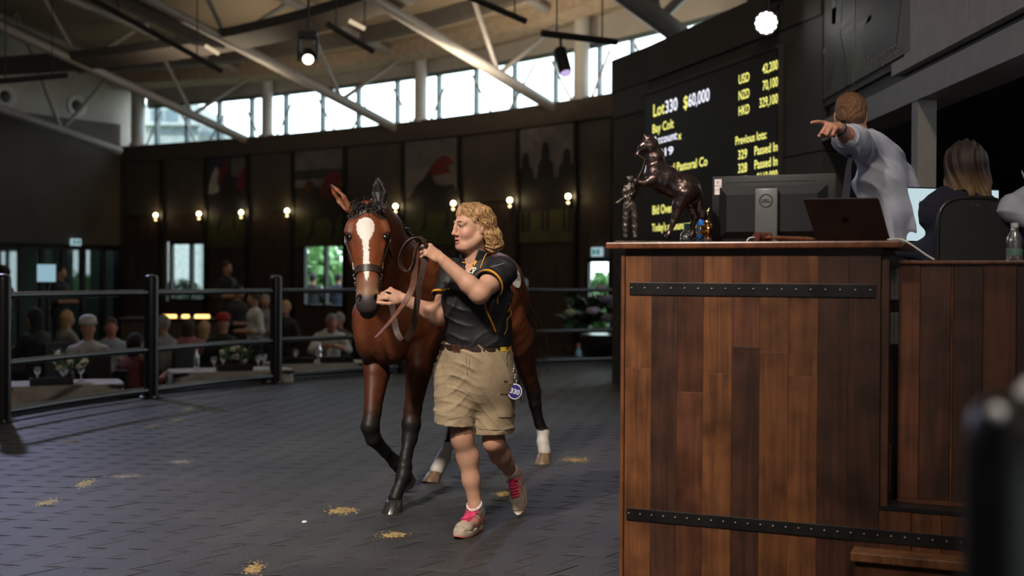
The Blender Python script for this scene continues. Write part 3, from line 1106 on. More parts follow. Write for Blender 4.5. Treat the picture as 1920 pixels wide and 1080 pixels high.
for i, (px, out, h, r, lab) in enumerate(((588, 29, 2.9, 1.25, 'leafy green tree outside the two-pane window, on its left side'),
                                          (646, 33, 3.3, 1.4, 'leafy green tree outside the two-pane window, on its right side'),
                                          (340, 31, 2.2, .75, 'low dark shrub outside the pale two-pane window'),
                                          (1128, 25, 2.4, .8, 'bushy tree outside the narrow glazed exit'))):
    c = P(px, 500, out) * V3(1, 1, 0) + V3(0, 0, -1.1)
    t = empty('tree', c, lab, 'tree')
    MB().tube([c, c + V3(.03, 0, h * .6)], [.12, .06], 8).build('trunk', M_bark, t, smooth=40)
    rr = random.Random(i)
    m = MB()
    for _ in range(700):
        a, b, q = rr.random() * 6.28, math.acos(2 * rr.random() - 1), rr.random() ** .4
        p = c + V3(0, 0, h * .72) + q * r * V3(math.sin(b) * math.cos(a), math.sin(b) * math.sin(a), math.cos(b) * .9)
        d = nrm([rr.gauss(0, 1) for _ in range(3)])
        e = nrm(np.cross(d, [rr.gauss(0, 1) for _ in range(3)]))
        s = .10 + .13 * rr.random()
        m.add([p - d * s, p + e * s * .5, p + d * s, p - e * s * .5], [(0, 1, 2, 3)])
    o = m.build('foliage', M_leaf if i != 2 else mat('dark_shrub_leaves', (.03, .05, .03), .7), t)
    o['kind'] = 'stuff'
# ================================================================== paving, fence
def paver_mat():
    m, nt, b = _bsdf('charcoal_rubber_paver')
    L = nt.links
    tc = N(nt, 'ShaderNodeTexCoord')
    geo = N(nt, 'ShaderNodeNewGeometry')
    n1 = N(nt, 'ShaderNodeTexNoise')
    n1.inputs['Scale'].default_value = 0.9
    n1.inputs['Detail'].default_value = 6
    L.new(geo.outputs['Position'], n1.inputs['Vector'])
    n2 = N(nt, 'ShaderNodeTexNoise')
    n2.inputs['Scale'].default_value = 55
    n2.inputs['Detail'].default_value = 4
    L.new(geo.outputs['Position'], n2.inputs['Vector'])
    mx = N(nt, 'ShaderNodeMix', data_type='RGBA')
    mx.inputs['A'].default_value = (0.023, 0.022, 0.023, 1)
    mx.inputs['B'].default_value = (0.052, 0.049, 0.048, 1)
    mr = N(nt, 'ShaderNodeMapRange')
    mr.inputs['From Min'].default_value = 0.32
    mr.inputs['From Max'].default_value = 0.68
    L.new(n1.outputs['Fac'], mr.inputs['Value'])
    L.new(mr.outputs['Result'], mx.inputs['Factor'])
    m2 = N(nt, 'ShaderNodeMix', data_type='RGBA', blend_type='MULTIPLY')
    m2.inputs['Factor'].default_value = 0.75
    L.new(mx.outputs['Result'], m2.inputs['A'])
    r2 = N(nt, 'ShaderNodeMapRange')
    r2.inputs['From Min'].default_value = 0.25
    r2.inputs['From Max'].default_value = 0.75
    r2.inputs['To Min'].default_value = 0.55
    r2.inputs['To Max'].default_value = 1.35
    L.new(n2.outputs['Fac'], r2.inputs['Value'])
    L.new(r2.outputs['Result'], m2.inputs['B'])
    vo = N(nt, 'ShaderNodeTexVoronoi')
    vo.inputs['Scale'].default_value = 16
    L.new(geo.outputs['Position'], vo.inputs['Vector'])
    fl_ = N(nt, 'ShaderNodeMapRange')
    fl_.inputs['From Min'].default_value = 0.06
    fl_.inputs['From Max'].default_value = 0.09
    fl_.inputs['To Min'].default_value = 0.5
    fl_.inputs['To Max'].default_value = 0.0
    L.new(vo.outputs['Distance'], fl_.inputs['Value'])
    n3 = N(nt, 'ShaderNodeTexNoise')
    n3.inputs['Scale'].default_value = 1.7
    L.new(geo.outputs['Position'], n3.inputs['Vector'])
    g3 = N(nt, 'ShaderNodeMapRange')
    g3.inputs['From Min'].default_value = 0.5
    g3.inputs['From Max'].default_value = 0.62
    L.new(n3.outputs['Fac'], g3.inputs['Value'])
    mm = N(nt, 'ShaderNodeMath', operation='MULTIPLY')
    L.new(fl_.outputs['Result'], mm.inputs[0])
    L.new(g3.outputs['Result'], mm.inputs[1])
    m3 = N(nt, 'ShaderNodeMix', data_type='RGBA')
    L.new(mm.outputs[0], m3.inputs['Factor'])
    L.new(m2.outputs['Result'], m3.inputs['A'])
    m3.inputs['B'].default_value = (0.22, 0.19, 0.14, 1)
    oi = N(nt, 'ShaderNodeObjectInfo')
    hs = N(nt, 'ShaderNodeHueSaturation')
    m4 = N(nt, 'ShaderNodeMapRange')
    m4.inputs['To Min'].default_value = 0.85
    m4.inputs['To Max'].default_value = 1.15
    L.new(oi.outputs['Random'], m4.inputs['Value'])
    L.new(m4.outputs['Result'], hs.inputs['Value'])
    L.new(m3.outputs['Result'], hs.inputs['Color'])
    L.new(hs.outputs['Color'], b.inputs['Base Color'])
    b.inputs['Roughness'].default_value = 0.55
    b.inputs['Specular IOR Level'].default_value = 0.45
    bp = N(nt, 'ShaderNodeBump')
    bp.inputs['Strength'].default_value = 0.5
    bp.inputs['Distance'].default_value = 0.006
    L.new(n2.outputs['Fac'], bp.inputs['Height'])
    L.new(bp.outputs['Normal'], b.inputs['Normal'])
    return m
M_paver = paver_mat()
PW, PD, SKW = 0.205, 0.185, 0.62
_zz = [(0, 0), (.05, .010), (.155, -.010), (PW, 0)]
g_ = 0.0019
def paver_outline(inset):
    low = [(x + (inset if i == 0 else -inset if i == 3 else 0), y + inset) for i, (x, y) in enumerate(_zz)]
    up = [(x, y + PD - 2 * inset) for x, y in low]
    return [(x + SKW * (y - PD / 2), y) for x, y in low + up[::-1]]
def paver_geo():
    v, f = [], []
    for ins, z in ((g_, -.03), (g_, -.0015), (g_ + .0014, 0)):
        for x, y in paver_outline(ins):
            v.append((x - PW / 2, y - PD / 2, z))
    n = 8
    for r in range(2):
        for i in range(n):
            j = (i + 1) % n
            f.append((r * n + i, r * n + j, (r + 1) * n + j, (r + 1) * n + i))
    f.append((16, 17, 22, 23))
    f.append((17, 18, 21, 22))
    f.append((18, 19, 20, 21))
    return v, f
pv, pf = paver_geo()
pav_me = bpy.data.meshes.new('paver')
pav_me.from_pydata(pv, [], pf)
pav_me.materials.append(M_paver)
PA = math.radians(-7)                  # lay of the paving
cu, cv = np.array((math.cos(PA), math.sin(PA))), np.array((-math.sin(PA), math.cos(PA)))
near, rest = [], []
prn = random.Random(3)
for j in range(-60, 160):
    for i in range(-140, 140):
        x, y = (i + (j % 2) * .5) * PW + SKW * j * PD, j * PD
        p = np.array((-1.0, 8.0)) + cu * x + cv * y
        if p[1] < 4.6 or p[1] > 21 or np.linalg.norm(p - RING_C) > RING_R + .1 and p[0] < 0.5:
            continue
        if abs(p[0]) > p[1] * .47 + .4 or p[0] > 2.6:
            continue
        px = 960 + p[0] / p[1] * FPX
        py = 519 + CAM_H / p[1] * FPX
        hidden = px > 1185 or px < -15 or py > 1100
        if hidden and (px > 1330 or px < -120 or py > 1180):
            continue
        (rest if hidden else near).append((p[1], p))
near.sort(key=lambda q: q[0])
for yy, p in near[:300]:
    o = bpy.data.objects.new('paver', pav_me)
    COL.objects.link(o)
    o.parent = floor
    o.location = (p[0] - 0, p[1] - 8, prn.gauss(0, .0006))
    o.rotation_euler = (prn.gauss(0, .0035), prn.gauss(0, .0035), PA + prn.gauss(0, .003))
rest += near[300:]
A = np.array(pv)
vs, fs = [], []
pfa = pf
for yy, p in rest:
    a = PA + prn.gauss(0, .006)
    ca, sa = math.cos(a), math.sin(a)
    tx, ty, dz = prn.gauss(0, .004), prn.gauss(0, .004), prn.gauss(0, .0006)
    n0 = len(vs) * 24
    q = np.stack([A[:, 0] * ca - A[:, 1] * sa + p[0], A[:, 0] * sa + A[:, 1] * ca + p[1],
                  A[:, 2] + dz + tx * A[:, 0] + ty * A[:, 1]], 1)
    vs.append(q)
    fs += [tuple(k_ + n0 for k_ in f) for f in pfa]
o = mesh_obj('paver_field', np.concatenate(vs), fs, M_paver, floor)
o['kind'] = 'stuff'
# tan patches of trodden sawdust and dung on the paving
M_straw = mat('trodden_straw', (0.44, 0.39, 0.25), 0.95, var=0.3, scale=40, bump=0.6, bscale=150)
M_straw2 = mat('rusty_straw', (0.32, 0.225, 0.09), 0.95, var=0.35, scale=40, bump=0.6, bscale=150)
M_chalk = mat('pale_scuff', (0.26, 0.25, 0.24), 0.95, var=0.25, scale=40)
def patch(px, py, wpx, hpx, material, label, seed):
    c = G(px, py)
    sx = wpx / FPX * c[1] / 2
    sy = hpx * c[1] ** 2 / (FPX * CAM_H) / 2
    r = random.Random(seed)
    m = MB()
    for _ in range(150):
        a = r.random() * 6.283
        q = min(1.7, abs(r.gauss(0, .62)))
        x, y = c[0] + sx * q * math.cos(a), c[1] + sy * q * math.sin(a)
        s = (.006 + .022 * r.random() * max(0, 1.15 - q)) * min(1.3, .4 + sx / .09)
        n = 6
        z = .0015 + .003 * r.random()
        st = r.uniform(.4, 1)
        th = r.random() * 3.14
        ring = []
        for k_ in range(n):
            t = k_ * 6.283 / n
            e, g = s * (.6 + .7 * r.random()) * math.cos(t), s * st * (.6 + .7 * r.random()) * math.sin(t)
            ring.append((x + e * math.cos(th) - g * math.sin(th), y + e * math.sin(th) + g * math.cos(th), .0004))
        m.add(ring + [(x, y, z)], [(k_, (k_ + 1) % n, n) for k_ in range(n)])
    o = m.build('straw_patch', material)
    tag(o, label, 'straw', 'patches of straw on the ring paving', 'stuff')
    return o
for i, a in enumerate((
        (352, 767, 26, 6, M_straw, 'small tan straw patch on the paving, farthest one near the rail'),
        (332, 788, 24, 7, M_straw, 'tan straw patch on the paving straight under the second fence post'),
        (283, 800, 25, 8, M_straw, 'tan straw patch on the paving left of a similar one by the rail'),
        (130, 829, 22, 6, M_straw, 'tan straw patch alone on the paving towards the left edge'),
        (157, 908, 42, 20, M_straw, 'larger pale straw patch at the left of the paving'),
        (90, 942, 36, 14, M_straw, 'pale straw patch nearest the lower left corner'),
        (640, 958, 64, 16, M_straw2, 'long rusty straw smear left of the planted hoof'),
        (738, 1003, 50, 11, M_straw2, 'rusty straw patch in front of the planted hoof'),
        (477, 1066, 40, 24, M_straw2, 'rusty straw clump at the bottom edge of the picture'),
        (945, 927, 36, 14, M_straw2, 'brownish straw patch between the walking woman and the raised shoe'),
        (1078, 862, 60, 10, M_straw2, 'thin brown straw smear right of the white-socked hind hoof'),
        (235, 893, 62, 7, M_chalk, 'pale grey scuff mark on the paving at the left'),
        (340, 866, 44, 6, M_chalk, 'small pale grey scuff mark in the middle distance'))):
    patch(*a, seed=i)
pb = G(571, 980)
m = MB().sphere(pb + V3(0, 0, .004), (.016, .022, .007), 8, 5)
tag(m.build('paper_scrap', mat('white_scrap', (.75, .75, .75), .7), smooth=True), 'tiny white scrap lying on the paving left of the horse', 'scrap')
# ------------------------------------------------------------------ ring fence
M_fence = mat('black_powder_coat', (0.012, 0.012, 0.014), 0.32, var=0.1, rvar=0.05)
fence = empty('ring_fence', (-3.87, 12.58, 0), 'black tubular fence with round posts curving along the ring edge', 'fence')
posts = []
for px, py in ((4, 791), (283, 746), (517, 718)):
    p = G(px, py)
    posts.append(p)
posts.append(V3(-1.47, 15.8, 0))
posts.append(P(979, 600, 17.0) * V3(1, 1, 0))
posts.append(V3(2.1, 17.9, 0))
posts.insert(0, posts[0] * 2 - posts[1] + V3(.25, .1, 0))
for p in posts:
    m = MB()
    m.lathe([(.074, 0), (.074, 1.262), (.070, 1.284), (.055, 1.300), (.03, 1.308), (.004, 1.311)], p, n=28)
    o = m.build('post', M_fence, fence, smooth=50)
    m = MB()
    m.lathe([(.125, 0), (.125, .012), (.08, .016)], p, n=28)
    m.build('base_plate', M_fence, o, smooth=40)
    for k_ in range(4):
        a = k_ * math.pi / 2 + .6
        MB().lathe([(.011, .012), (.011, .024), (.004, .028)], p + V3(.1 * math.cos(a), .1 * math.sin(a), 0), n=8).build(
            'anchor_bolt', mat('bright_bolt', (.6, .6, .6), .3, metal=1), o)
for a, b in zip(posts[:-1], posts[1:]):
    mid = (a + b) / 2
    out = nrm(mid[:2] - RING_C) * .06
    mid = mid + V3(out[0], out[1], 0)
    for z, r in ((1.118, .030), (.515, .030), (.085, .034)):
        pts = spline([a + V3(0, 0, z), mid + V3(0, 0, z), b + V3(0, 0, z)], 6)
        MB().tube(pts, r, 12).build('rail', M_fence, fence, smooth=50)
# kerb under the fence
kb = MB()
angs = np.radians(np.linspace(236, 110, 46))
for a, b in zip(angs[:-1], angs[1:]):
    q = []
    for z in (-.6, .035):
        for (ang, r) in ((a, RING_R + .02), (b, RING_R + .02), (b, RING_R + .30), (a, RING_R + .30)):
            p = RING_C + r * np.array((math.cos(ang), math.sin(ang)))
            q.append((p[0], p[1], z))
    kb.hexa(q)
o = kb.build('trim_1', mat('dark_kerb', (.03, .028, .028), .6))
tag(o, 'dark kerb under the ring fence', kind='structure')
# ================================================================== rostrum desk
CA = P(1172, 458, 4.9)
CA[2] = 0
CB = P(1650, 458, 4.5)
CB[2] = 0
E = nrm(CB - CA)                        # along the face, left to right
NF = nrm(np.cross((0, 0, 1), E))        # backwards, away from us
if NF[1] < 0:
    NF = -NF
UZ = np.array((0, 0, 1.0))
AXF = np.array((E, NF, UZ))
def fpt(px, py, off=0.0):
    """point of the desk front seen at a pixel, off metres behind the front"""
    return hit(px, py, CA + NF * off, NF)
def fu(px, off=0.0):
    return float(np.dot(fpt(px, 700, off) - CA, E))
def wood_mat(name, c1, c2, rough=0.42, scale=1.0):
    if name in MATS:
        return MATS[name]
    m, nt, b = _bsdf(name)
    L = nt.links
    geo = N(nt, 'ShaderNodeNewGeometry')
    oi = N(nt, 'ShaderNodeObjectInfo')
    tc = N(nt, 'ShaderNodeTexCoord')
    ad = N(nt, 'ShaderNodeVectorMath', operation='ADD')
    sc = N(nt, 'ShaderNodeVectorMath', operation='SCALE')
    sc.inputs['Scale'].default_value = 17.0
    cmb = N(nt, 'ShaderNodeCombineXYZ')
    L.new(oi.outputs['Random'], cmb.inputs[0])
    L.new(oi.outputs['Random'], cmb.inputs[2])
    L.new(cmb.outputs[0], sc.inputs[0])
    L.new(tc.outputs['Object'], ad.inputs[0])
    L.new(sc.outputs[0], ad.inputs[1])
    mp = N(nt, 'ShaderNodeMapping')
    mp.inputs['Scale'].default_value = (28 * scale, 28 * scale, 1.6 * scale)
    L.new(ad.outputs[0], mp.inputs['Vector'])
    gr = N(nt, 'ShaderNodeTexNoise')
    gr.inputs['Scale'].default_value = 1.4
    gr.inputs['Detail'].default_value = 7
    gr.inputs['Distortion'].default_value = 0.8
    L.new(mp.outputs[0], gr.inputs['Vector'])
    bl = N(nt, 'ShaderNodeTexNoise')
    bl.inputs['Scale'].default_value = 6.5
    bl.inputs['Detail'].default_value = 5
    L.new(ad.outputs[0], bl.inputs['Vector'])
    mx = N(nt, 'ShaderNodeMix', data_type='RGBA')
    mx.inputs['A'].default_value = tuple(c1) + (1,)
    mx.inputs['B'].default_value = tuple(c2) + (1,)
    mr = N(nt, 'ShaderNodeMapRange')
    mr.inputs['From Min'].default_value = 0.34
    mr.inputs['From Max'].default_value = 0.66
    L.new(gr.outputs['Fac'], mr.inputs['Value'])
    L.new(mr.outputs['Result'], mx.inputs['Factor'])
    mu = N(nt, 'ShaderNodeMix', data_type='RGBA', blend_type='MULTIPLY')
    mu.inputs['Factor'].default_value = 0.8
    r2 = N(nt, 'ShaderNodeMapRange')
    r2.inputs['From Min'].default_value = 0.3
    r2.inputs['From Max'].default_value = 0.6
    r2.inputs['To Min'].default_value = 0.45
    r2.inputs['To Max'].default_value = 1.25
    L.new(bl.outputs['Fac'], r2.inputs['Value'])
    L.new(mx.outputs['Result'], mu.inputs['A'])
    L.new(r2.outputs['Result'], mu.inputs['B'])
    hs = N(nt, 'ShaderNodeHueSaturation')
    m4 = N(nt, 'ShaderNodeMapRange')
    m4.inputs['To Min'].default_value = 0.8
    m4.inputs['To Max'].default_value = 1.2
    L.new(oi.outputs['Random'], m4.inputs['Value'])
    L.new(m4.outputs['Result'], hs.inputs['Value'])
    L.new(mu.outputs['Result'], hs.inputs['Color'])
    L.new(hs.outputs['Color'], b.inputs['Base Color'])
    b.inputs['Roughness'].default_value = rough
    b.inputs['Specular IOR Level'].default_value = 0.4
    bp = N(nt, 'ShaderNodeBump')
    bp.inputs['Strength'].default_value = 0.25
    bp.inputs['Distance'].default_value = 0.002
    L.new(gr.outputs['Fac'], bp.inputs['Height'])
    L.new(bp.outputs['Normal'], b.inputs['Normal'])
    MATS[name] = m
    return m
W_hon = wood_mat('honey_hardwood', (0.155, 0.060, 0.022), (0.090, 0.034, 0.014))
W_red = wood_mat('red_brown_hardwood', (0.095, 0.034, 0.016), (0.056, 0.021, 0.011))
W_drk = wood_mat('dark_hardwood', (0.054, 0.022, 0.013), (0.031, 0.014, 0.009))
W_top = wood_mat('polished_red_top', (0.17, 0.060, 0.026), (0.10, 0.036, 0.017), 0.3)
M_iron = mat('black_iron_strap', (0.016, 0.015, 0.015), 0.42, metal=0.5, var=0.2, bump=0.15)
M_stud = mat('worn_steel_stud', (0.18, 0.17, 0.16), 0.35, metal=0.9)
W_LIST = [W_hon, W_red, W_drk]
ZT = 1.4525
desk = empty('rostrum_desk', CA, 'tall auction rostrum of reclaimed hardwood planks with studded iron straps', 'desk')
def fbox(u0, u1, n0, n1, z0, z1, name, material, parent=desk, bev=0.0):
    c = CA + E * (u0 + u1) / 2 + NF * (n0 + n1) / 2 + UZ * (z0 + z1) / 2
    m = MB()
    sz = (u1 - u0, n1 - n0, z1 - z0)
    if bev:
        m.bevbox(c, sz, bev, AXF)
    else:
        m.box(c, sz, AXF)
    return m.build(name, material, parent)
PX = [1172, 1221, 1270, 1318, 1372, 1424, 1478, 1533, 1590, 1650]
KIND = [0, 2, 1, 0, 1, 0, 0, 2, 2]
BUTT = [(690, 0), None, (735, 1), (700, 0), (650, 2), (660, 0), (705, 0), None, None]
ZLOW = 0.425
prn = random.Random(5)
U = [fu(x) for x in PX]
for i in range(9):
    u0, u1 = U[i] + .0004, U[i + 1] - .0004
    out = prn.uniform(0, .0012)
    if BUTT[i]:
        z = fpt((PX[i] + PX[i + 1]) / 2, BUTT[i][0])[2]
        fbox(u0, u1, -out, .022, 0, z - .0003, 'plank', W_LIST[BUTT[i][1]], bev=.0006)
        fbox(u0, u1, -prn.uniform(0, .0012), .022, z + .0003, ZT - .05, 'plank', W_LIST[KIND[i]], bev=.0006)
    else:
        fbox(u0, u1, -out, .022, 0, ZT - .05, 'plank', W_LIST[KIND[i]], bev=.0006)
UW = U[-1]
# carcass, left edge board, right edge
fbox(0, UW, .022, .62, 0, ZT - .028, 'carcass', W_drk)
fbox(-.016, 0, -.002, .64, 0, ZT - .05, 'edge_board', W_hon, bev=.002)
fbox(0.0, UW, .004, .03, ZT - .05, ZT - .024, 'shade_strip', W_drk)  # dark strip standing in for the shade under the top
fbox(UW + .0005, UW + .03, .012, .64, ZLOW + .01, ZT - .05, 'edge_board', W_drk, bev=.002)
fbox(-.075, UW + .075, -.035, .68, ZT - .024, ZT + .004, 'desk_top', W_top, bev=.006)
# straps with studs
def strap(u0, u1, z, h, n, name='iron_strap'):
    s = fbox(u0, u1, -.006, -.0023, z - h / 2, z + h / 2, name, M_iron, bev=.0012)
    for k_ in range(n):
        u = u0 + .010 + (u1 - u0 - .03) * k_ / (n - 1)
        c = CA + E * u - NF * .006 + UZ * (z + .002)
        MB().lathe([(.0055, 0), (.0052, .0015), (.0036, .0034), (.0012, .0042)], c, -NF, 10).build('stud', M_stud, s, smooth=60)
    return s
strap(fu(1180), fu(1641), fpt(1180, 541)[2], .052, 18)
zl = fpt(1178, 963)[2]
strap(fu(1177), fu(1925), zl, .050, 31)
# low front that runs on to the right under the flap door
UR = fu(1985)
lows = [UW] + [fu(x) for x in (1712, 1768, 1830, 1895, 1985)]
for i, (a, b) in enumerate(zip(lows[:-1], lows[1:])):
    fbox(a + .001, b - .001, -prn.uniform(0, .002), .022, 0, ZLOW, 'plank', [W_red, W_hon, W_red, W_hon, W_red][i], bev=.0015)
fbox(UW + .001, UR, .022, .60, 0, ZLOW - .01, 'low_carcass', W_drk)
fbox(UW + .001, UR, -.004, .16, ZLOW, ZLOW + .014, 'ledge', M_iron)
# tread in front
st = empty('step', CA + E * fu(1700) - NF * .1, 'short wooden step fixed low in front of the rostrum, right of centre', 'step', parent=None)
zs = fpt(1612, 1024)[2]
fbox(fu(1604), UR, -.115, -.008, zs - .035, zs, 'tread', wood_mat('oiled_step', (.20, .085, .035), (.12, .05, .02)), st, .004)
fbox(fu(1612), UR, -.095, -.010, 0, zs - .036, 'riser', W_red, st)
# flap door at the right, set back
flap = empty('flap_door', CA + E * (UW + .3) + NF * .1, 'dark plank door of the rostrum, set back beside the desk with steel hinges', 'door')
D0 = .105
def du(px):
    return fu(px, D0)
zdt = fpt(1760, 489, D0)[2]
bx = [1684, 1724, 1782, 1786, 1842, 1905, 1990]
for i, (a, b) in enumerate(zip(bx[:-1], bx[1:])):
    fbox(du(a) + .0008, du(b) - .0008, D0 - prn.uniform(0, .002), D0 + .03, ZLOW + .035, zdt - .012, 'plank', [W_red, W_drk, W_hon, W_drk, W_red, W_drk][i], flap, .0015)
fbox(du(1684), du(1990), D0 - .012, D0 + .42, zdt - .012, zdt, 'top_rail', W_top, flap, .002)
fbox(du(1684), du(1990), D0 - .004, D0 + .02, ZLOW + .016, ZLOW + .034, 'bottom_rail', W_red, flap)
M_hinge = mat('grey_hinge', (.10, .098, .09), .5, metal=.6)
for y0, y1 in ((503, 562), (586, 645)):
    z1, z0 = fpt(1672, y0, D0)[2], fpt(1672, y1, D0)[2]
    fbox(du(1669), du(1675.5), D0 - .015, D0 - .002, z0, z1, 'hinge', M_hinge, flap, .001)
    fbox(du(1675.5), du(1684), D0 - .004, D0 + .005, z0, z1, 'hinge_leaf', M_hinge, flap, .001)
z1, z0 = fpt(1670, 838, D0)[2], fpt(1670, 920, D0)[2]
fbox(du(1668), du(1671), D0 - .01, D0 - .004, z0, z1, 'bolt_rod', M_hinge, flap, .0008)
c = CA + E * du(1669.5) + NF * (D0 - .007)
MB().lathe([(.006, 0), (.007, .006), (.006, .012)], c + UZ * (z1 + .0), n=10).build('bolt_knob', mat('brass', (.5, .3, .08), .3, metal=1), flap)
# ------------------------------------------------------------------ things on the desk
ZD = ZT + .004
M_plasd = mat('charcoal_plastic', (0.006, 0.0063, 0.0075), 0.5, var=0.08, scale=300, spec=.3)
M_plasg = mat('grey_plastic_stand', (0.085, 0.086, 0.088), 0.36, var=0.05, scale=200)
# monitor: back towards us
mon = empty('computer_monitor', P(1440, 450, 5.10) * V3(1, 1, 0) + UZ * ZD, 'black flat monitor seen from behind on the rostrum, with grey stand and round badge', 'monitor')
mA, mB = P(1334, 330, 5.14), P(1566, 330, 4.93)
mA[2] = mB[2] = 0
mE = nrm(mB - mA)
mN = nrm(np.cross((0, 0, 1), mE))
mN = mN if mN[1] > 0 else -mN
AXM = np.array((mE, mN, UZ))
mw = np.linalg.norm(mB - mA)
ztop = P(1450, 327, 5.03)[2]
zbot = ZD + .004
def mpt(u, n, z):
    return mA + mE * u + mN * n + UZ * z
m = MB()
m.bevbox(mpt(mw / 2, .022, (ztop + zbot) / 2), (mw, .016, ztop - zbot), .004, AXM)
shell = m.build('screen_shell', M_plasd, mon, smooth=30)
m = MB()      # thicker bulge of the back
a = [(.03, zbot + .02), (mw - .03, zbot + .02), (mw - .03, ztop - .045), (.03, ztop - .045)]
b = [(.07, zbot + .05), (mw - .07, zbot + .05), (mw - .07, ztop - .085), (.07, ztop - .085)]
m.hexa([mpt(u, .0145, z) for u, z in a] + [mpt(u, -.012, z) for u, z in b])
fix_normals(m.build('back_bulge', M_plasd, mon))
MB().box(mpt(mw * .48, .0135, ztop - .028), (mw * .74, .002, .004), AXM).build('vent_slot', M_black, mon)
s0, s1 = P(1413, 352, 5.0), P(1457, 352, 4.98)
us0, us1 = np.dot(s0 - mA, mE), np.dot(s1 - mA, mE)
zs1 = P(1435, 353, 5.0)[2]
st_ = MB().bevbox(mpt((us0 + us1) / 2, -.026, (zs1 + ZD) / 2), (us1 - us0, .026, zs1 - ZD), .004, AXM).build('stand', M_plasg, mon, smooth=30)
MB().bevbox(mpt((us0 + us1) / 2, .02, ZD + .005), (.22, .18, .01), .003, AXM).build('stand_foot', M_plasg, mon)
cb = mpt((us0 + us1) / 2, -.040, P(1435, 376, 5.0)[2])
ring = [cb + .027 * (math.cos(t) * mE + math.sin(t) * UZ) for t in np.linspace(0, 6.283, 33)[:-1]]
MB().tube(ring, .0022, 6, closed=True).build('badge_ring', M_black, st_, smooth=True)
lettering('badge_lettering', 'DELL', cb + UZ * -.0065 + mN * -.0004, mE, UZ, .019, M_black, st_, .0006, 'CENTER', xs=.95, offset=.0004)
M_sticker = mat('pinkish_paper_label', (.62, .52, .52), .7)
for y0, y1 in ((335.5, 347.5), (348.5, 355.5), (356.3, 364.5)):
    p0, p1 = P(1338, y0, 5.13), P(1351.5, y1, 5.12)
    u0, u1 = np.dot(p0 - mA, mE), np.dot(p1 - mA, mE)
    MB().box(mpt((u0 + u1) / 2, .0125, (p0[2] + p1[2]) / 2), (u1 - u0, .0012, p0[2] - p1[2]), AXM).build('sticker', M_sticker, mon)
pp = P(1342.5, 345, 5.13)
lettering('sticker_print', 'P', mpt(np.dot(pp - mA, mE), .0116, pp[2]), mE, UZ, .018, M_black, mon, .0003)
# laptop: lid back towards us
lap = empty('laptop', P(1600, 450, 4.72) * V3(1, 1, 0) + UZ * ZD, 'open grey laptop on the rostrum, lid back with a dark round emblem', 'laptop')
lb0, lb1 = P(1531, 447, 4.80), P(1669, 447, 4.72)
lt0, lt1 = P(1507, 373.5, 4.66), P(1646, 370.5, 4.58)
lb0[2] = lb1[2] = ZD + .012
lE = nrm(lb1 - lb0)
M_lap = mat('space_grey_aluminium', (0.085, 0.08, 0.082), 0.42, metal=0.75, var=0.03)
lU = nrm((lt0 + lt1) / 2 - (lb0 + lb1) / 2)
hgt = np.linalg.norm((lt0 + lt1) / 2 - (lb0 + lb1) / 2)
lN = np.cross(lE, lU)
wid = np.linalg.norm(lb1 - lb0)
# lid as one rigid rounded plate, leaning as in the picture
lc = (lb0 + lb1 + lt0 + lt1) / 4
lU = nrm(lU - lE * np.dot(lU, lE) * .0)
sk = np.array((lE, lN, lU))
m = MB()
po = []
rr = .010
for (cx, cy, a0) in ((1, 1, 0), (-1, 1, 90), (-1, -1, 180), (1, -1, 270)):
    for t in range(5):
        a = math.radians(a0 + t * 22.5)
        po.append((cx * (wid / 2 - rr) + rr * math.cos(a), cy * (hgt / 2 - rr) + rr * math.sin(a)))
m.prism(po, lc - lN * .003, lE, lU, lN, .006)
lid = fix_normals(m.build('lid', M_lap, lap))
nt_ = -lN if lN[1] > 0 else lN
MB().prism(po, lc - nt_ * .0034, lE * .96, lU * .94, -nt_, .0006).build('screen', emit_mat('laptop_screen', (.55, .65, .8), .6), lap)
cl = lc + lE * (-.006) + nt_ * .0035
MB().lathe([(.0135, 0), (.0135, .0008), (.012, .001)], cl, nt_, 20, sy=1.08).build('lid_emblem', mat('mirror_black_emblem', (.012, .011, .011), .12, metal=.5), lid, smooth=40)
MB().tube([cl + lU * .0145 + lE * .001, cl + lU * .0205 + lE * .006], [.0034, .0008], 6).build('lid_emblem_leaf', MATS['mirror_black_emblem'], lid)
fb = (lb0 + lb1) / 2 - UZ * .006
AXL = np.array((lE, np.cross(UZ, lE), UZ))
MB().bevbox(fb + AXL[1] * .115, (wid, .23, .012), .003, AXL).build('keyboard_base', M_lap, lap)
# gavel
gv = empty('gavel', P(1440, 448, 4.86) * V3(1, 1, 0) + UZ * ZD, 'dark red-brown wooden gavel lying on the rostrum in front of the monitor', 'gavel')
M_gav = wood_mat('gavel_wood', (.075, .026, .020), (.045, .016, .013), .25, 2)
gc = P(1430, 441, 4.86)
gc[2] = ZD + .0235
gd = nrm(E * .82 - NF * .45)
hd = nrm(np.cross(gd, UZ))
MB().lathe([(.012, -.040), (.021, -.038), (.0225, -.026), (.018, -.020), (.0215, -.012), (.0225, 0), (.0215, .012), (.018, .02),
            (.0225, .026), (.021, .038), (.012, .040)], gc, nrm(E * .55 + NF * .8), 20).build('gavel_head', M_gav, gv, smooth=50)
ge = P(1527, 447, 4.66)
ge[2] = ZD + .010
hp = [gc + (ge - gc) * t for t in (0.05, .2, .3, .5, .7, .9, 1.0)]
MB().tube(hp, [.0075, .006, .009, .008, .0095, .0085, .004], 12).build('handle', wood_mat('gavel_handle_wood', (.15, .055, .03), (.09, .035, .018), .3, 2), gv, smooth=50)
tp = P(1411, 449, 4.84)
MB().tube(spline([gc + V3(-.02, -.01, .0), P(1406, 446, 4.84), P(1400, 452.5, 4.83)], 5), .0028, 8).build('cord_loop', mat('pale_cord', (.5, .48, .45), .6), gv, smooth=True)
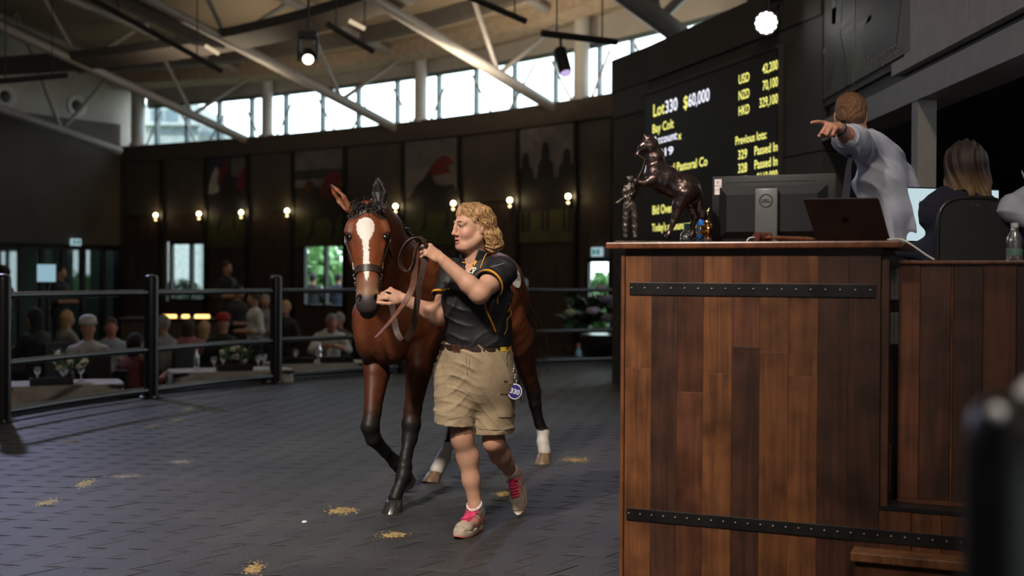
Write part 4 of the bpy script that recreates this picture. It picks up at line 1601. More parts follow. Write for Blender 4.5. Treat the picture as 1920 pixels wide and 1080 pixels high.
# clear water bottle with teal cap, behind the bronze
wb = P(1289, 449, 5.24)
wb[2] = ZD
bot_ = empty('water_bottle', wb, 'small clear water bottle with a teal cap behind the bronze horse', 'bottle')
M_clear = mat('clear_plastic', (.85, .92, .95), .06, trans=.92, var=0.0)
MB().lathe([(.030, 0), (.033, .004), (.033, .028), (.029, .032), (.033, .036), (.031, .05), (.020, .062), (.014, .068), (.014, .071)], wb, n=20).build(
    'bottle_body', M_clear, bot_, smooth=50)
MB().lathe([(.016, .069), (.016, .094), (.014, .096)], wb, n=18).build('cap', mat('teal_cap', (.10, .34, .36), .45), bot_, smooth=40)
MB().lathe([(.0336, .006), (.0336, .026)], wb, n=20).build('label_band', mat('blue_label', (.10, .32, .46), .5), bot_, smooth=40)
# gilt ornament: a little trophy of spirals and leaves beside the monitor
gt = P(1327, 449, 5.22)
gt[2] = ZD
tro = empty('gilt_trophy', gt, 'small ornate gold trophy half hidden behind the left edge of the monitor', 'trophy')
M_gold = mat('polished_gilt', (.80, .42, .12), .2, metal=1, var=.1)
M_goldp = mat('pinkish_bronze', (.55, .33, .24), .3, metal=.8)
MB().lathe([(.038, 0), (.038, .008), (.030, .014), (.016, .026), (.013, .036)], gt, n=24).build('foot', M_goldp, tro, smooth=50)
MB().lathe([(.013, .034), (.028, .046), (.036, .062), (.034, .078), (.024, .088), (.016, .092)], gt, n=24).build('bowl', M_gold, tro, smooth=50)
for s_ in (-1, 1):
    MB().tube(spline([gt + UZ * .05 + E * s_ * .032, gt + UZ * .055 + E * s_ * .052, gt + UZ * .078 + E * s_ * .05, gt + UZ * .085 + E * s_ * .028], 6), .004, 8).build(
        'scroll_handle', M_gold, tro, smooth=True)
MB().tube(spline([gt + UZ * .09, gt + UZ * .115 - E * .008, gt + UZ * .14 - E * .002, gt + UZ * .165 + E * .006], 6), [.014] * 4 + [.011] * 6 + [.008] * 6 + [.004] * 3, 10).build(
    'finial', M_gold, tro, smooth=True)
for k_ in range(7):
    a = k_ * .9
    MB().sphere(gt + V3(.026 * math.cos(a), .026 * math.sin(a), .062 + .02 * (k_ % 2)), .008, 8, 6).build('boss', M_gold, tro, smooth=True)
# slim blue bottle behind it, dark stylus lying in front
bb = P(1313, 449, 5.34)
bb[2] = ZD
sp = empty('blue_spray_bottle', bb, 'slim bright blue bottle standing behind the tail of the bronze horse', 'bottle')
MB().lathe([(.017, 0), (.018, .004), (.018, .12), (.014, .14)], bb, n=18).build('bottle_body', mat('bright_blue_plastic', (.03, .22, .75), .35), sp, smooth=40)
MB().lathe([(.010, .139), (.010, .165), (.012, .168), (.011, .185), (.004, .188)], bb, n=14).build('nozzle', MATS['bright_blue_plastic'], sp, smooth=40)
pa, pb_ = P(1303, 437, 5.16), P(1337, 449, 5.02)
pb_[2] = ZD + .005
pen = MB().tube([pa * V3(1, 1, 0) + UZ * (ZD + .028), pb_], [.005, .006], 10).build('microphone_boom', mat('dark_grey_metal', (.05, .05, .052), .3, metal=.7), smooth=40)
tag(pen, 'thin dark metal rod leaning low beside the bronze horse', 'microphone')
# white cable running off the right end of the desk
cp = spline([P(1664, 449.5, 4.68), P(1690, 449, 4.62), P(1712, 461, 4.60), P(1735, 477, 4.58), P(1752, 487, 4.55)], 8)
tag(MB().tube(cp, .0035, 8).build('white_cable', mat('white_cable_sheath', (.62, .60, .58), .5), smooth=True), 'thin white cable drooping off the right end of the desk', 'cable')
# ================================================================== the bay colt
HF = nrm((-.427, -.904, 0))             # heading
HR = np.array((HF[1], -HF[0], 0))       # its right side (left in the picture)
HS = np.array((-.67, 6.95, 0))
def HL(f, r, z):
    return HS + HF * f + HR * r + np.array((0, 0, z))
AXH = np.array((HF, HR, UZ))
hp_ = []
# barrel
hp_ += chain([HL(.02, 0, 1.13), HL(-.25, 0, 1.10), HL(-.55, 0, 1.10), HL(-.82, 0, 1.14), HL(-1.08, 0, 1.20)],
             [(.198, .27), (.238, .33), (.262, .315), (.25, .28), (.225, .255)], u=HR, k=.06)
hp_.append(El(HL(.11, 0, 1.04), (.16, .165, .25), AXH, .05))           # breast
hp_.append(El(HL(-.24, 0, 1.38), (.26, .075, .12), AXH, .09))          # withers
hp_.append(El(HL(-1.16, 0, 1.29), (.30, .235, .20), AXH, .08))         # croup
hp_.append(El(HL(-1.36, 0, 1.16), (.16, .20, .20), AXH, .08))          # buttocks
for s_ in (-1, 1):
    d_ = nrm(HF * .38 + UZ * -1)
    hp_.append(Pr(HL(-.14, s_ * .15, 1.32), HL(.10, s_ * .148, 1.04), (.075, .16), (.082, .15), u=HR, k=.06))   # shoulder
    hp_.append(Pr(HL(.06, s_ * .165, 1.03), HL(-.04, s_ * .15, .90), (.085, .135), (.075, .115), u=HR, k=.05))
    hp_.append(El(HL(.180, s_ * .098, .985), (.105, .078, .175), AXH, .025))                                   # pectorals
    hp_.append(Pr(HL(-1.18, s_ * .14, 1.22), HL(-1.02, s_ * .165, .98), (.11, .20), (.095, .15), u=HR, k=.07))  # thigh
    hp_.append(Pr(HL(-1.30, s_ * .13, 1.15), HL(-1.27, s_ * .145, .92), (.10, .16), (.085, .12), u=HR, k=.07))
hp_.append(El(HL(-.72, 0, .84), (.20, .16, .06), AXH, .08))
def leg(pts, rad, k=.02, u=None):
    return chain(pts, rad, u=HR if u is None else u, k=k)
# fore legs: right (lifted, folding back), left (planted)
RF = [HL(.0, .165, .97), P(706, 700, 6.90), P(699, 772, 6.78), P(694, 800, 6.745), P(700, 822, 6.765), P(722, 846, 6.85),
      P(741, 866, 6.93), P(749, 874, 6.96), P(757, 884, 7.03)]
RFr = [(.095, .135), (.068, .092), (.046, .055), (.050, .056), (.042, .046), (.030, .034), (.034, .040), (.036, .042), (.030, .034)]
LF = [HL(.0, -.165, .97), P(786, 692, 6.80), P(774, 768, 6.735), P(771, 796, 6.715), P(768, 822, 6.70), P(762, 852, 6.65),
      P(759, 876, 6.615), P(757, 893, 6.60), P(746, 920, 6.555), P(741, 934, 6.535)]
LFr = [(.095, .135), (.066, .092), (.047, .057), (.052, .058), (.042, .048), (.031, .037), (.036, .044), (.040, .046), (.031, .034), (.040, .042)]
hp_ += leg(RF, RFr) + leg(LF, LFr)
# hind legs: left (far back, planted), right (swinging forward)
LH = [HL(-1.14, -.16, 1.02), P(975, 640, 8.02), P(992, 705, 8.20), P(1001, 737, 8.27), P(1003, 757, 8.27), P(1011, 792, 8.30),
      P(1019, 812, 8.31), P(1018, 828, 8.29), P(1021, 846, 8.27)]
LHr = [(.12, .19), (.085, .14), (.052, .075), (.046, .066), (.040, .052), (.033, .040), (.040, .048), (.040, .046), (.046, .048)]
RH = [HL(-1.10, .16, 1.02), HL(-.98, .165, .82), P(868, 738, 7.86), P(858, 770, 7.80), P(853, 790, 7.76), P(841, 834, 7.64),
      P(833, 856, 7.60), P(827, 866, 7.57), P(819, 882, 7.52)]
RHr = [(.12, .19), (.095, .15), (.054, .072), (.048, .066), (.040, .052), (.033, .040), (.040, .047), (.040, .046), (.046, .048)]
hp_ += leg(LH, LHr) + leg(RH, RHr)
for a_ in (LH, RH):      # point of hock
    hp_.append(Pr(a_[3], a_[3] - HF * .045 + UZ * .05, .028, .022, k=.03))
# neck
NB = [HL(-.10, 0, 1.22), HL(.10, -.01, 1.33), P(716, 452, 6.62), P(702, 412, 6.44)]
hp_ += chain(NB, [(.165, .29), (.125, .235), (.095, .165), (.082, .125)], u=HR, k=.07)
hp_.append(Pr(HL(-.02, 0, 1.47), P(705, 392, 6.50), (.045, .075), (.04, .06), u=HR, k=.07))
hp_.append(Pr(HL(.16, 0, 1.05), P(706, 470, 6.42), (.10, .10), (.055, .07), u=HR, k=.08))
# head: local frame a (down the face), n (out of the face), l (picture right = its left)
hq0, hq1 = P(689, 380, 6.30), P(690, 562, 6.045)
ha = nrm(hq1 - hq0)
hl = nrm(np.array((math.cos(math.radians(7)), -math.sin(math.radians(7)) * -1, 0)) * V3(1, 1, 1))
hl = nrm(hl - ha * np.dot(hl, ha))
hn = np.cross(hl, ha)
if hn[1] > 0:
    hn = -hn
HLEN = float(np.linalg.norm(hq1 - hq0))
def HD(s, l, n):
    return hq0 + ha * s + hl * l + hn * n
AXD = np.array((ha, hl, hn))
head_ = [
    Pr(HD(.03, 0, -.085), HD(.17, 0, -.075), (.082, .085), (.104, .090), u=hl, k=.03),
    Pr(HD(.17, 0, -.070), HD(.30, 0, -.060), (.100, .085), (.074, .075), u=hl, k=.03),
    Pr(HD(.30, 0, -.060), HD(.46, 0, -.050), (.072, .075), (.056, .062), u=hl, k=.03),
    Pr(HD(.46, 0, -.050), HD(.555, 0, -.048), (.056, .060), (.058, .054), u=hl, k=.03),
    El(HD(.585, 0, -.055), (.050, .060, .046), AXD, .02),
    El(HD(.60, 0, -.105), (.036, .042, .032), AXD, .025),        # chin
    Pr(HD(.14, 0, -.17), HD(.42, 0, -.10), (.062, .085), (.038, .04), u=hl, k=.04),
]
for s_ in (-1, 1):
    head_.append(El(HD(.19, s_ * .070, -.155), (.115, .038, .105), AXD, .03))      # jowl
    head_.append(Pr(HD(.115, s_ * .088, -.035), HD(.165, s_ * .100, -.038), .026, .027, k=.02))   # brow
    head_.append(Pr(HD(.22, s_ * .080, -.045), HD(.37, s_ * .052, -.035), .018, .014, k=.02))   # cheek crest
    head_.append(El(HD(.553, s_ * .046, -.030), (.036, .020, .024), AXD, .014))    # nostril wing
hp_ += head_
def ear(base, tip, face, w=.040):
    d, s, u = frame(tip - base)
    f_ = nrm(face - d * np.dot(face, d))
    sd = np.cross(d, f_)
    m1 = base + (tip - base) * .42
    m2 = base + (tip - base) * .72
    outer = [Pr(base, m1, (.026, .022), (w, .024), u=sd, k=.015), Pr(m1, m2, (w, .024), (w * .74, .018), u=sd, k=.01), Pr(m2, tip, (w * .74, .018), (.011, .007), u=sd, k=.01)]
    inner = [Pr(base + (tip - base) * .15 + f_ * .020, base + (tip - base) * .5 + f_ * .020, (.012, .014), (w * .68, .022), u=sd, k=.01),
             Pr(base + (tip - base) * .5 + f_ * .020, base + (tip - base) * .86 + f_ * .012, (w * .68, .022), (.006, .008), u=sd, k=.01)]
    return outer, inner
eo1, ei1 = ear(P(655, 394, 6.335), P(620, 346, 6.33), np.array((-.75, -.5, .25)), .036)
eo2, ei2 = ear(P(713, 386, 6.34), P(709, 334, 6.36), np.array((-.35, -.9, .1)), .047)
allp = hp_ + eo1 + eo2
fld = Field.around(allp, .0058, .04)
fld.add(hp_)
fld.add(eo1 + eo2)
fld.cut(ei1 + ei2, .006)
cuts = []
for s_ in (-1, 1):
    cuts.append(El(HD(.560, s_ * .050, -.008), (.026, .012, .020), AXD))          # nostril
    cuts.append(El(HD(.195, s_ * .118, -.030), (.022, .020, .014), AXD))          # eye opening
fld.cut(cuts, .008)
fld.cut([Pr(HD(.603, -.045, -.082), HD(.603, .045, -.082), .006, .006)], .006)   # mouth line
hv, hfc = fld.mesh(2)
del fld
def sm(x, a, b):
    t = np.clip((x - a) / (b - a), 0, 1)
    return t * t * (3 - 2 * t)
def fbm(v, sc, seed=0):
    """cheap smooth noise from summed sines"""
    r = np.random.default_rng(seed)
    o = np.zeros(len(v))
    for i in range(7):
        d = r.normal(size=3)
        d /= np.linalg.norm(d)
        f_ = sc * (1 + i * .55)
        o += np.sin(v @ d * f_ + r.uniform(0, 6.28)) / (1 + i * .5)
    return o / 3.2
def vnormals(v, f):
    n = np.cross(v[f[:, 2]] - v[f[:, 0]], v[f[:, 3]] - v[f[:, 1]])
    o = np.zeros_like(v)
    for k_ in range(4):
        for d in range(3):
            o[:, d] += np.bincount(f[:, k_], n[:, d], len(v))
    return o / np.maximum(1e-9, np.linalg.norm(o, axis=1))[:, None]
def relief(v, f):
    w = .25 + .75 * sm(v[:, 2], .55, .85) * (1 - sm((v - HS) @ HF, .30, .45))
    q = fbm(v, 13, 31) * .0050 + np.abs(fbm(v, 22, 33)) * -.0045 + fbm(v, 48, 35) * .0012
    return v + vnormals(v, f) * (w * q)[:, None]
def horse_cols(v):
    n = len(v)
    bay = np.array((0.115, 0.030, 0.011))
    red = np.array((0.175, 0.050, 0.017))
    dark = np.array((0.040, 0.012, 0.007))
    blk = np.array((0.010, 0.009, 0.009))
    c = np.tile(bay, (n, 1))
    rel = v - HS
    f, r, z = rel @ HF, rel @ HR, v[:, 2]
    nz = fbm(v, 9, 1)
    w = np.clip(.5 + .5 * nz, 0, 1)[:, None]
    c = bay * (1 - w * .6) + red * w * .6
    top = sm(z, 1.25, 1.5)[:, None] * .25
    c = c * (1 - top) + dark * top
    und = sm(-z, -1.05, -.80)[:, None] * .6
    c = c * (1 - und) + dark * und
    isleg = sm(-z, -.62, -.46)
    c = c * (1 - isleg[:, None]) + blk * isleg[:, None]
    hind = (f < -.55)
    sock = hind & (z < .235 + .02 * fbm(v, 40, 2))
    c[sock] = (.58, .54, .50)
    q = v - hq0
    s, l, nn = q @ ha, q @ hl, q @ hn
    inhead = (s > -.05) & (s < .70) & (np.abs(l) < .16) & (nn > -.26) & (z > 1.05) & (f > .25)
    hd = np.zeros(n)
    hd[inhead] = 1
    face = bay * 1.05
    hc = np.tile(face, (n, 1))
    ww = np.clip(.5 + .5 * fbm(v, 16, 5), 0, 1)[:, None]
    hc = hc * (1 - .5 * ww) + red * 1.12 * .5 * ww
    mz = sm(s, .40, .52)[:, None]
    hc = hc * (1 - mz) + np.array((.20, .105, .06)) * mz
    mz = sm(s + .25 * np.abs(l), .535, .575)[:, None]
    hc = hc * (1 - mz) + np.array((.035, .028, .028)) * mz
    ed = np.minimum(np.sqrt((s - .195) ** 2 + (l - .106) ** 2 + (nn + .03) ** 2), np.sqrt((s - .195) ** 2 + (l + .106) ** 2 + (nn + .03) ** 2))
    e_ = (1 - sm(ed, .018, .046))[:, None] * .85
    hc = hc * (1 - e_) + np.array((.018, .010, .008)) * e_
    nd = np.sqrt((s - .560) ** 2 + (np.abs(l) - .048) ** 2 + (nn + .012) ** 2)
    hc[nd < .021] = (.006, .005, .005)
    sp_ = np.array([.095, .105, .13, .17, .195, .235, .30, .38, .42, .45, .475])
    wl = np.array([.012, .040, .054, .056, .046, .021, .017, .019, .018, .012, 0])
    c0_ = np.interp(s, [.1, .25, .45], [-.012, -.010, -.006])
    wd = np.interp(s, sp_, wl, left=-1, right=-1) * .86
    jag = .0022 * fbm(v, 130, 7)
    bl = (np.abs(l - c0_) < wd + jag) & (nn > -.07) & (s > .095) & (s < .475)
    hc[bl] = (.66, .60, .55)
    c[inhead] = hc[inhead]
    for (b_, t_) in ((P(655, 394, 6.335), P(620, 346, 6.33)), (P(713, 386, 6.34), P(709, 334, 6.36))):
        d = t_ - b_
        tt = ((v - b_) @ d) / (d @ d)
        dist = np.linalg.norm(v - b_ - np.outer(tt, d), axis=1)
        me_ = (tt > .05) & (tt < 1.15) & (dist < .055)
        if t_[0] > -.75:
            c[me_] = np.array((.012, .010, .010))
        else:
            k_ = sm(tt, .8, 1.0)[:, None]
            cc = np.array((.20, .07, .03)) * (1 - k_) + np.array((.02, .012, .01)) * k_
            c[me_] = cc[me_]
    return c
M_coat = vcol_mat('bay_coat', 0.5, bump=0.22, bscale=70, spec=0.30, sheen=0.0, var=0.2, vscale=9)
hv0 = hv
hv = relief(hv, hfc)
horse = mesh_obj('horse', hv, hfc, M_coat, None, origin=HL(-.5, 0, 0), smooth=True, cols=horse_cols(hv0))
tag(horse, 'bay colt with a white blaze and white hind socks led across the ring', 'horse')
hbvh = BVHTree.FromPolygons([tuple(p) for p in hv], [tuple(int(i) for i in q) for q in hfc])
# eyes
M_eye = mat('dark_glossy_eye', (.010, .006, .004), .05, spec=.8)
for s_ in (-1, 1):
    MB().sphere(HD(.195, s_ * .093, -.034), .0225, 16, 12).build('eye', M_eye, horse, smooth=True)
    lid_ = [HD(.195 - .019 * math.sin(t), s_ * (.108 + .004 * math.sin(t)), -.030 + .022 * math.cos(t)) for t in np.linspace(math.pi * .0, math.pi * 1.0, 9)]
    MB().tube(lid_, .0048, 6).build('eyelid', mat('dark_eyelid', (.02, .011, .009), .5), horse, smooth=True)
# hooves: dark fore, horn-coloured hind
M_hoofd = mat('oiled_dark_hoof', (.030, .027, .025), .22, var=.25, scale=30, stretch=(6, 6, .6))
M_hoofl = mat('horn_coloured_hoof', (.30, .19, .10), .4, var=.35, scale=25, stretch=(4, 4, .8), col2=(.10, .07, .045))
def hoof(cor, toe_dir, up, material, name='hoof', sc=1.0, shoe=True):
    """cor: centre of the coronet; up: from sole to coronet"""
    up = nrm(up)
    f_ = nrm(np.array(toe_dir, float) - up * np.dot(toe_dir, up))
    sd = np.cross(up, f_)
    H_ = .072 * sc
    m = MB()
    n = 24
    rings = [(0.0, .043, .045, 0), (.15, .047, .050, -.008), (.9, .056, .066, -.030), (1.0, .057, .068, -.032)]
    vs = []
    for t, rs, rf, sh in rings:
        for j in range(n):
            a = 2 * math.pi * j / n
            x, y = math.cos(a), math.sin(a)
            fr = rf if x > 0 else rf * .78
            vs.append(cor - up * H_ * t - f_ * sh * sc * 1.0 * 1 + f_ * fr * sc * x + sd * rs * sc * y)
    fs = []
    for i in range(3):
        for j in range(n):
            j2 = (j + 1) % n
            fs.append((i * n + j, (i + 1) * n + j, (i + 1) * n + j2, i * n + j2))
    fs.append(tuple(range(n)))
    fs.append(tuple(reversed(range(3 * n, 4 * n))))
    m.add(vs, fs)
    return fix_normals(m.build(name, material, horse, smooth=50))
up0 = nrm(UZ * 1.0)
hoof(P(741, 936, 6.530), HF, UZ, M_hoofd)
hoof(P(1021.5, 848, 8.265), HF, UZ, M_hoofl)
hoof(P(818, 884, 7.515), nrm(HF * .9 + UZ * -.35 + HR * .3), nrm(UZ * .94 - HF * -.1 + HF * -.30), M_hoofl, sc=.98)
hoof(P(757, 885, 7.035), nrm(-UZ * .9 - HF * .5), nrm(RF[-2] - RF[-1]), M_hoofd, sc=.95)
# forelock, mane, tail: bundles of strands
M_mane = mat('black_hair', (.016, .013, .012), .42, var=.3, scale=50)
M_tail = mat('dark_brown_hair', (.055, .024, .013), .45, var=.4, scale=50)
def strands(m, root_fn, n, L, d0, grav, r0, rnd, seg=6, wave=.004):
    for i in range(n):
        p, d = root_fn(i / max(1, n - 1), rnd)
        ln = L * rnd.uniform(.65, 1.15)
        pts = [p]
        ph = rnd.uniform(0, 6.28)
        for k_ in range(seg):
            d = nrm(np.array(d) + np.array((0, 0, -grav)) * (1.0 / seg) + np.array([rnd.gauss(0, .09) for _ in range(3)]))
            pts.append(pts[-1] + d * ln / seg + np.array((math.sin(ph + k_ * 1.3), math.cos(ph + k_), 0)) * wave)
        rs = [r0 * (1 - .75 * k_ / seg) for k_ in range(seg + 1)]
        m.tube(pts, rs, 5, caps=True)
rn = random.Random(21)
m = MB()
strands(m, lambda t, r: (HD(-.005 + .02 * r.random(), -.055 + .11 * t, -.05 + .02 * r.random()),
                         (hl * (t - .5) * .9 + hn * .8 + UZ * .45)), 150, .095, None, 2.0, .0056, rn)
strands(m, lambda t, r: (HD(.0 + .015 * r.random(), -.05 + .1 * t, -.07), (hl * (t - .5) * 1.2 + UZ * 1.0 + hn * .5)), 60, .075, None, 1.1, .0045, rn)
strands(m, lambda t, r: (HD(.02, -.085 + .17 * t, -.045 - .03 * abs(t - .5)), (hl * (t - .5) * 1.0 + hn * .4 + ha * .5)), 60, .06, None, 1.4, .004, rn)
o = m.build('forelock', M_mane, horse, smooth=True)
m = MB()
crest = spline([HD(-.02, 0, -.10), P(710, 388, 6.50), P(735, 402, 6.62), P(772, 440, 6.90), HL(-.12, 0, 1.49)], 8)
def mroot(t, r):
    i = min(len(crest) - 2, int(t * (len(crest) - 1)))
    return crest[i] + np.array([r.gauss(0, .006) for _ in range(3)]), HR * 1.0 + UZ * .55 + HF * .1
strands(m, mroot, 170, .16, None, 2.4, .0055, rn)
m.build('mane', M_mane, horse, smooth=True)
m = MB()
tb = HL(-1.50, -.01, 1.28)
strands(m, lambda t, r: (tb + HR * r.uniform(-.03, .03) + UZ * r.uniform(-.05, .03), -HF * .55 - UZ * .5 + HR * r.uniform(-.12, .12)), 130, .80, None, 1.6, .007, rn, 9, .006)
strands(m, lambda t, r: (tb + UZ * -.35 - HF * .1, -HF * .7 - HR * r.uniform(.2, .6) - UZ * .6), 14, .22, None, .6, .004, rn, 6, .004)
m.build('tail', M_tail, horse, smooth=True)
# ------------------------------------------------------------------ halter
M_strap = mat('dark_brown_leather', (.030, .019, .015), .42, var=.15, scale=40, bump=.1)
M_steel = mat('nickel_fittings', (.62, .60, .57), .22, metal=1, var=.05)
halter = empty('halter', HD(.3, 0, 0), parent=horse)
def surf(o_, d_, off=.004):
    """point on the coat straight out from o_ along d_"""
    d_ = nrm(d_)
    far = o_ + d_ * .35
    h_ = hbvh.ray_cast(Vector(far), Vector(-d_), .6)
    if h_[0] is None:
        return o_ + d_ * .08
    return np.array(h_[0]) + d_ * off
def loop(sfun, ang, w, name, cx=-.06, closed=True, th=.0045, par=halter, material=None):
    pts = []
    for a in ang:
        o_ = HD(sfun(a), 0, cx)
        pts.append(surf(o_, hl * math.cos(a) + hn * math.sin(a)))
    pts = [np.array(p) for p in pts]
    for _ in range(2):
        if closed:
            pts = [(pts[i - 1] + 2 * pts[i] + pts[(i + 1) % len(pts)]) / 4 for i in range(len(pts))]
    m = MB()
    m.strap(pts, w, th, ha, closed)
    return m.build(name, material or M_strap, par, smooth=35), pts
nb, nbp = loop(lambda a: .385 + .012 * math.sin(a), np.linspace(0, 2 * math.pi, 41)[:-1], .040, 'noseband', -.06)
# browband: broad band of leather and mane across the brow
fb_, _ = loop(lambda a: .045 + .05 * abs(math.cos(a)), np.linspace(-.25, math.pi + .25, 22), .022, 'crown_strap', -.08, False)
def line_on(l0, l1, n_=10, off=.006):
    """strap along the side of the head from local point l0 to l1 (s, l, n)"""
    out_ = []
    for t in np.linspace(0, 1, n_):
        s = l0[0] + (l1[0] - l0[0]) * t
        n_d = l0[2] + (l1[2] - l0[2]) * t
        sg = 1 if l0[1] > 0 else -1
        o_ = HD(s, 0, n_d)
        out_.append(surf(o_, hl * sg, off))
    return out_
for sg in (1, -1):
    pts = line_on((.375, sg, -.075), (.02, sg, -.10), 14)
    m = MB()
    m.strap(pts, .025, .0045, hn)
    m.build('cheek_strap', M_strap, halter, smooth=35)
    for i in (1, 7, 11):
        c = pts[i] + hl * sg * .004
        r_ = [c + ha * .016 * x + hn * .013 * y for x, y in ((-1, -1), (1, -1), (1, 1), (-1, 1))]
        MB().tube(r_, .0030, 6, closed=True).build('buckle', M_steel, halter, smooth=40)
    c = line_on((.385, sg, -.095), (.385, sg, -.095), 2)[0] + hl * sg * .004
    r_ = [c + .017 * (ha * math.cos(t) + hn * math.sin(t)) for t in np.linspace(0, 6.283, 13)[:-1]]
    MB().tube(r_, .0034, 6, closed=True).build('ring', M_steel, halter, smooth=True)
    p0, p1 = c, HD(.50, sg * .045, -.135)
    for k_ in range(6):
        q = p0 + (p1 - p0) * (k_ + .5) / 6 + hl * sg * .006
        ax_ = hn if k_ % 2 else hl
        dd = nrm(p1 - p0)
        r_ = [q + .0125 * math.cos(t) * dd + .0068 * math.sin(t) * ax_ for t in np.linspace(0, 6.283, 11)[:-1]]
        MB().tube(r_, .0026, 5, closed=True).build('chain_link', M_steel, halter, smooth=True)
# strap behind the jaw
pts = [surf(HD(.17, 0, -.12), hl * math.cos(a) + hn * math.sin(a), .006) for a in np.linspace(math.pi * 1.0, math.pi * 2.0, 15)]
m = MB()
m.strap(pts, .018, .004, ha)
m.build('throat_strap', M_strap, halter, smooth=35)
# number sticker on the hip
hpq = P(966, 521, 7.72)
# ================================================================== the walking woman
def yaw(deg):
    a = math.radians(deg)
    return np.array((-math.sin(a), -math.cos(a), 0.0))
WF = yaw(25)
WL = np.array((-WF[1], WF[0], 0))
# joints
w_ls, w_le, w_lw = P(940, 510, 6.00), P(899, 551, 5.81), P(828, 487, 5.80)
w_rs, w_re, w_rw = P(853, 513, 6.16), P(822, 592, 6.06), P(756, 561, 6.01)
tg = G(855, 1012)
tdr = nrm(tg - G(912, 988))
hg = tg - tdr * .268
tip = P(976, 966, 6.40)
tip[2] = .012
lup = nrm(V3(-.30, -.80, .42))
ltd = nrm(V3(.10, -.42, -.92))
ltd = nrm(ltd - lup * np.dot(ltd, lup))
hl2 = tip - ltd * .255
w_rh, w_rk, w_ra = P(859, 705, 6.13), P(866, 818, 5.99), hg + tdr * .058 + UZ * .125
w_lh, w_lk, w_la = P(925, 705, 6.11), P(926, 828, 6.06), hl2 + ltd * .045 + lup * .125
tor = [P(895, 690, 6.11), P(897, 640, 6.09), P(896, 585, 6.085), P(897, 548, 6.085), P(897, 514, 6.09)]
arms_l = [Pr(w_ls, w_ls + (w_le - w_ls) * .5, .058, .053, k=.03), Pr(w_ls + (w_le - w_ls) * .5, w_le, .053, .044, k=.02),
          Pr(w_le, w_le + (w_lw - w_le) * .28, .043, .044, k=.04), Pr(w_le + (w_lw - w_le) * .28, w_lw, (.044, .042), (.029, .024), u=UZ, k=.02)]
arms_r = [Pr(w_rs, w_rs + (w_re - w_rs) * .5, .056, .052, k=.03), Pr(w_rs + (w_re - w_rs) * .5, w_re, .052, .044, k=.02),
          Pr(w_re, w_re + (w_rw - w_re) * .28, .044, .043, k=.04), Pr(w_re + (w_rw - w_re) * .28, w_rw, (.043, .041), (.029, .024), u=UZ, k=.02)]
# left hand: a fist closed on the rein, knuckles towards the horse
ld = nrm(P(795, 463, 5.79) - w_lw)
lh = hand_prims(w_lw, ld, nrm(V3(.25, -.75, .62)), 1, [(62, 78, 45), (66, 80, 50), (70, 82, 50), (74, 82, 50)], (32, 30, 28), 1.06)
rd = nrm(P(723, 548, 5.99) - w_rw)
rh = hand_prims(w_rw, rd, nrm(V3(.1, -.80, .60)), -1, [(48, 70, 40), (58, 80, 45), (64, 84, 50), (70, 84, 50)], (24, 20, 24), 1.04)
def leg_prims(h_, k_, a_, back, ft):
    c1 = k_ + (a_ - k_) * .30 + back * .022
    c2 = k_ + (a_ - k_) * .62 + back * .010
    c0 = k_ + (a_ - k_) * .08 + back * .002
    return [Pr(h_, k_, (.090, .098), (.053, .056), u=WL, k=.02), El(k_ + WF * .012, (.048, .048, .056), None, .02), Pr(k_, c0, .051, .049, k=.02),
            Pr(c0, c1, .049, .054, k=.03), Pr(c1, c2, .054, .043, k=.03), Pr(c2, a_, .043, .0325, k=.03), Pr(a_, a_ + ft, .0335, .036, k=.03)]
legs_r = leg_prims(w_rh, w_rk, w_ra, -WF, tdr * .01 - UZ * .06)
legs_l = leg_prims(w_lh, w_lk, w_la, nrm(-UZ * .8 - WF * .5), ltd * .01 - lup * .06)
torso = chain(tor, [(.17, .13), (.145, .118), (.148, .118), (.152, .115), (.125, .085)], u=WL, k=.05)
torso += [Pr(w_rs, w_ls, .055, .055, k=.05)]
for s_ in (-1, 1):
    torso.append(El(P(896, 562, 6.085) + WF * .088 + WL * s_ * .075, (.078, .078, .085), None, .04))
nk0, nk1 = P(894, 507, 6.10), P(889, 458, 6.075)
neck = [Pr(nk0, nk1, (.062, .066), (.056, .060), u=WL, k=.04), Pr(w_rs * .5 + nk0 * .5 + UZ * .03, nk0 + UZ * .03, .04, .05, k=.04),
        Pr(w_ls * .5 + nk0 * .5 + UZ * .03, nk0 + UZ * .03, .04, .05, k=.04)]
# head
FH = nrm(yaw(58) + V3(0, 0, -.03))
LH_ = np.array((-FH[1], FH[0], 0))
LH_ = nrm(LH_)
UH = np.cross(FH, LH_)
HC = P(885, 427, 6.065)
def Q(f, l, z):
    return HC + FH * f + LH_ * l + UH * z
AXW = np.array((FH, LH_, UH))
hd_ = [El(Q(-.012, 0, .035), (.093, .073, .080), AXW, .02), El(Q(.022, 0, -.025), (.070, .061, .085), AXW, .03),
       El(Q(.071, 0, -.100), (.020, .021, .017), AXW, .022), El(Q(.030, 0, -.085), (.050, .045, .030), AXW, .03),
       Pr(Q(.082, 0, .030), Q(.097, 0, .004), (.0085, .010), (.0085, .009), u=LH_, k=.012),
       Pr(Q(.097, 0, .004), Q(.107, 0, -.029), .0085, .0105, k=.010), El(Q(.1075, 0, -.031), (.0115, .0125, .010), AXW, .008),
       Pr(Q(.086, -.016, -.060), Q(.094, 0, -.0585), .0055, .0075, k=.006), Pr(Q(.086, .016, -.060), Q(.094, 0, -.0585), .0055, .0075, k=.006),
       Pr(Q(.083, -.014, -.073), Q(.0905, 0, -.075), .006, .0085, k=.006), Pr(Q(.083, .014, -.073), Q(.0905, 0, -.075), .006, .0085, k=.006)]
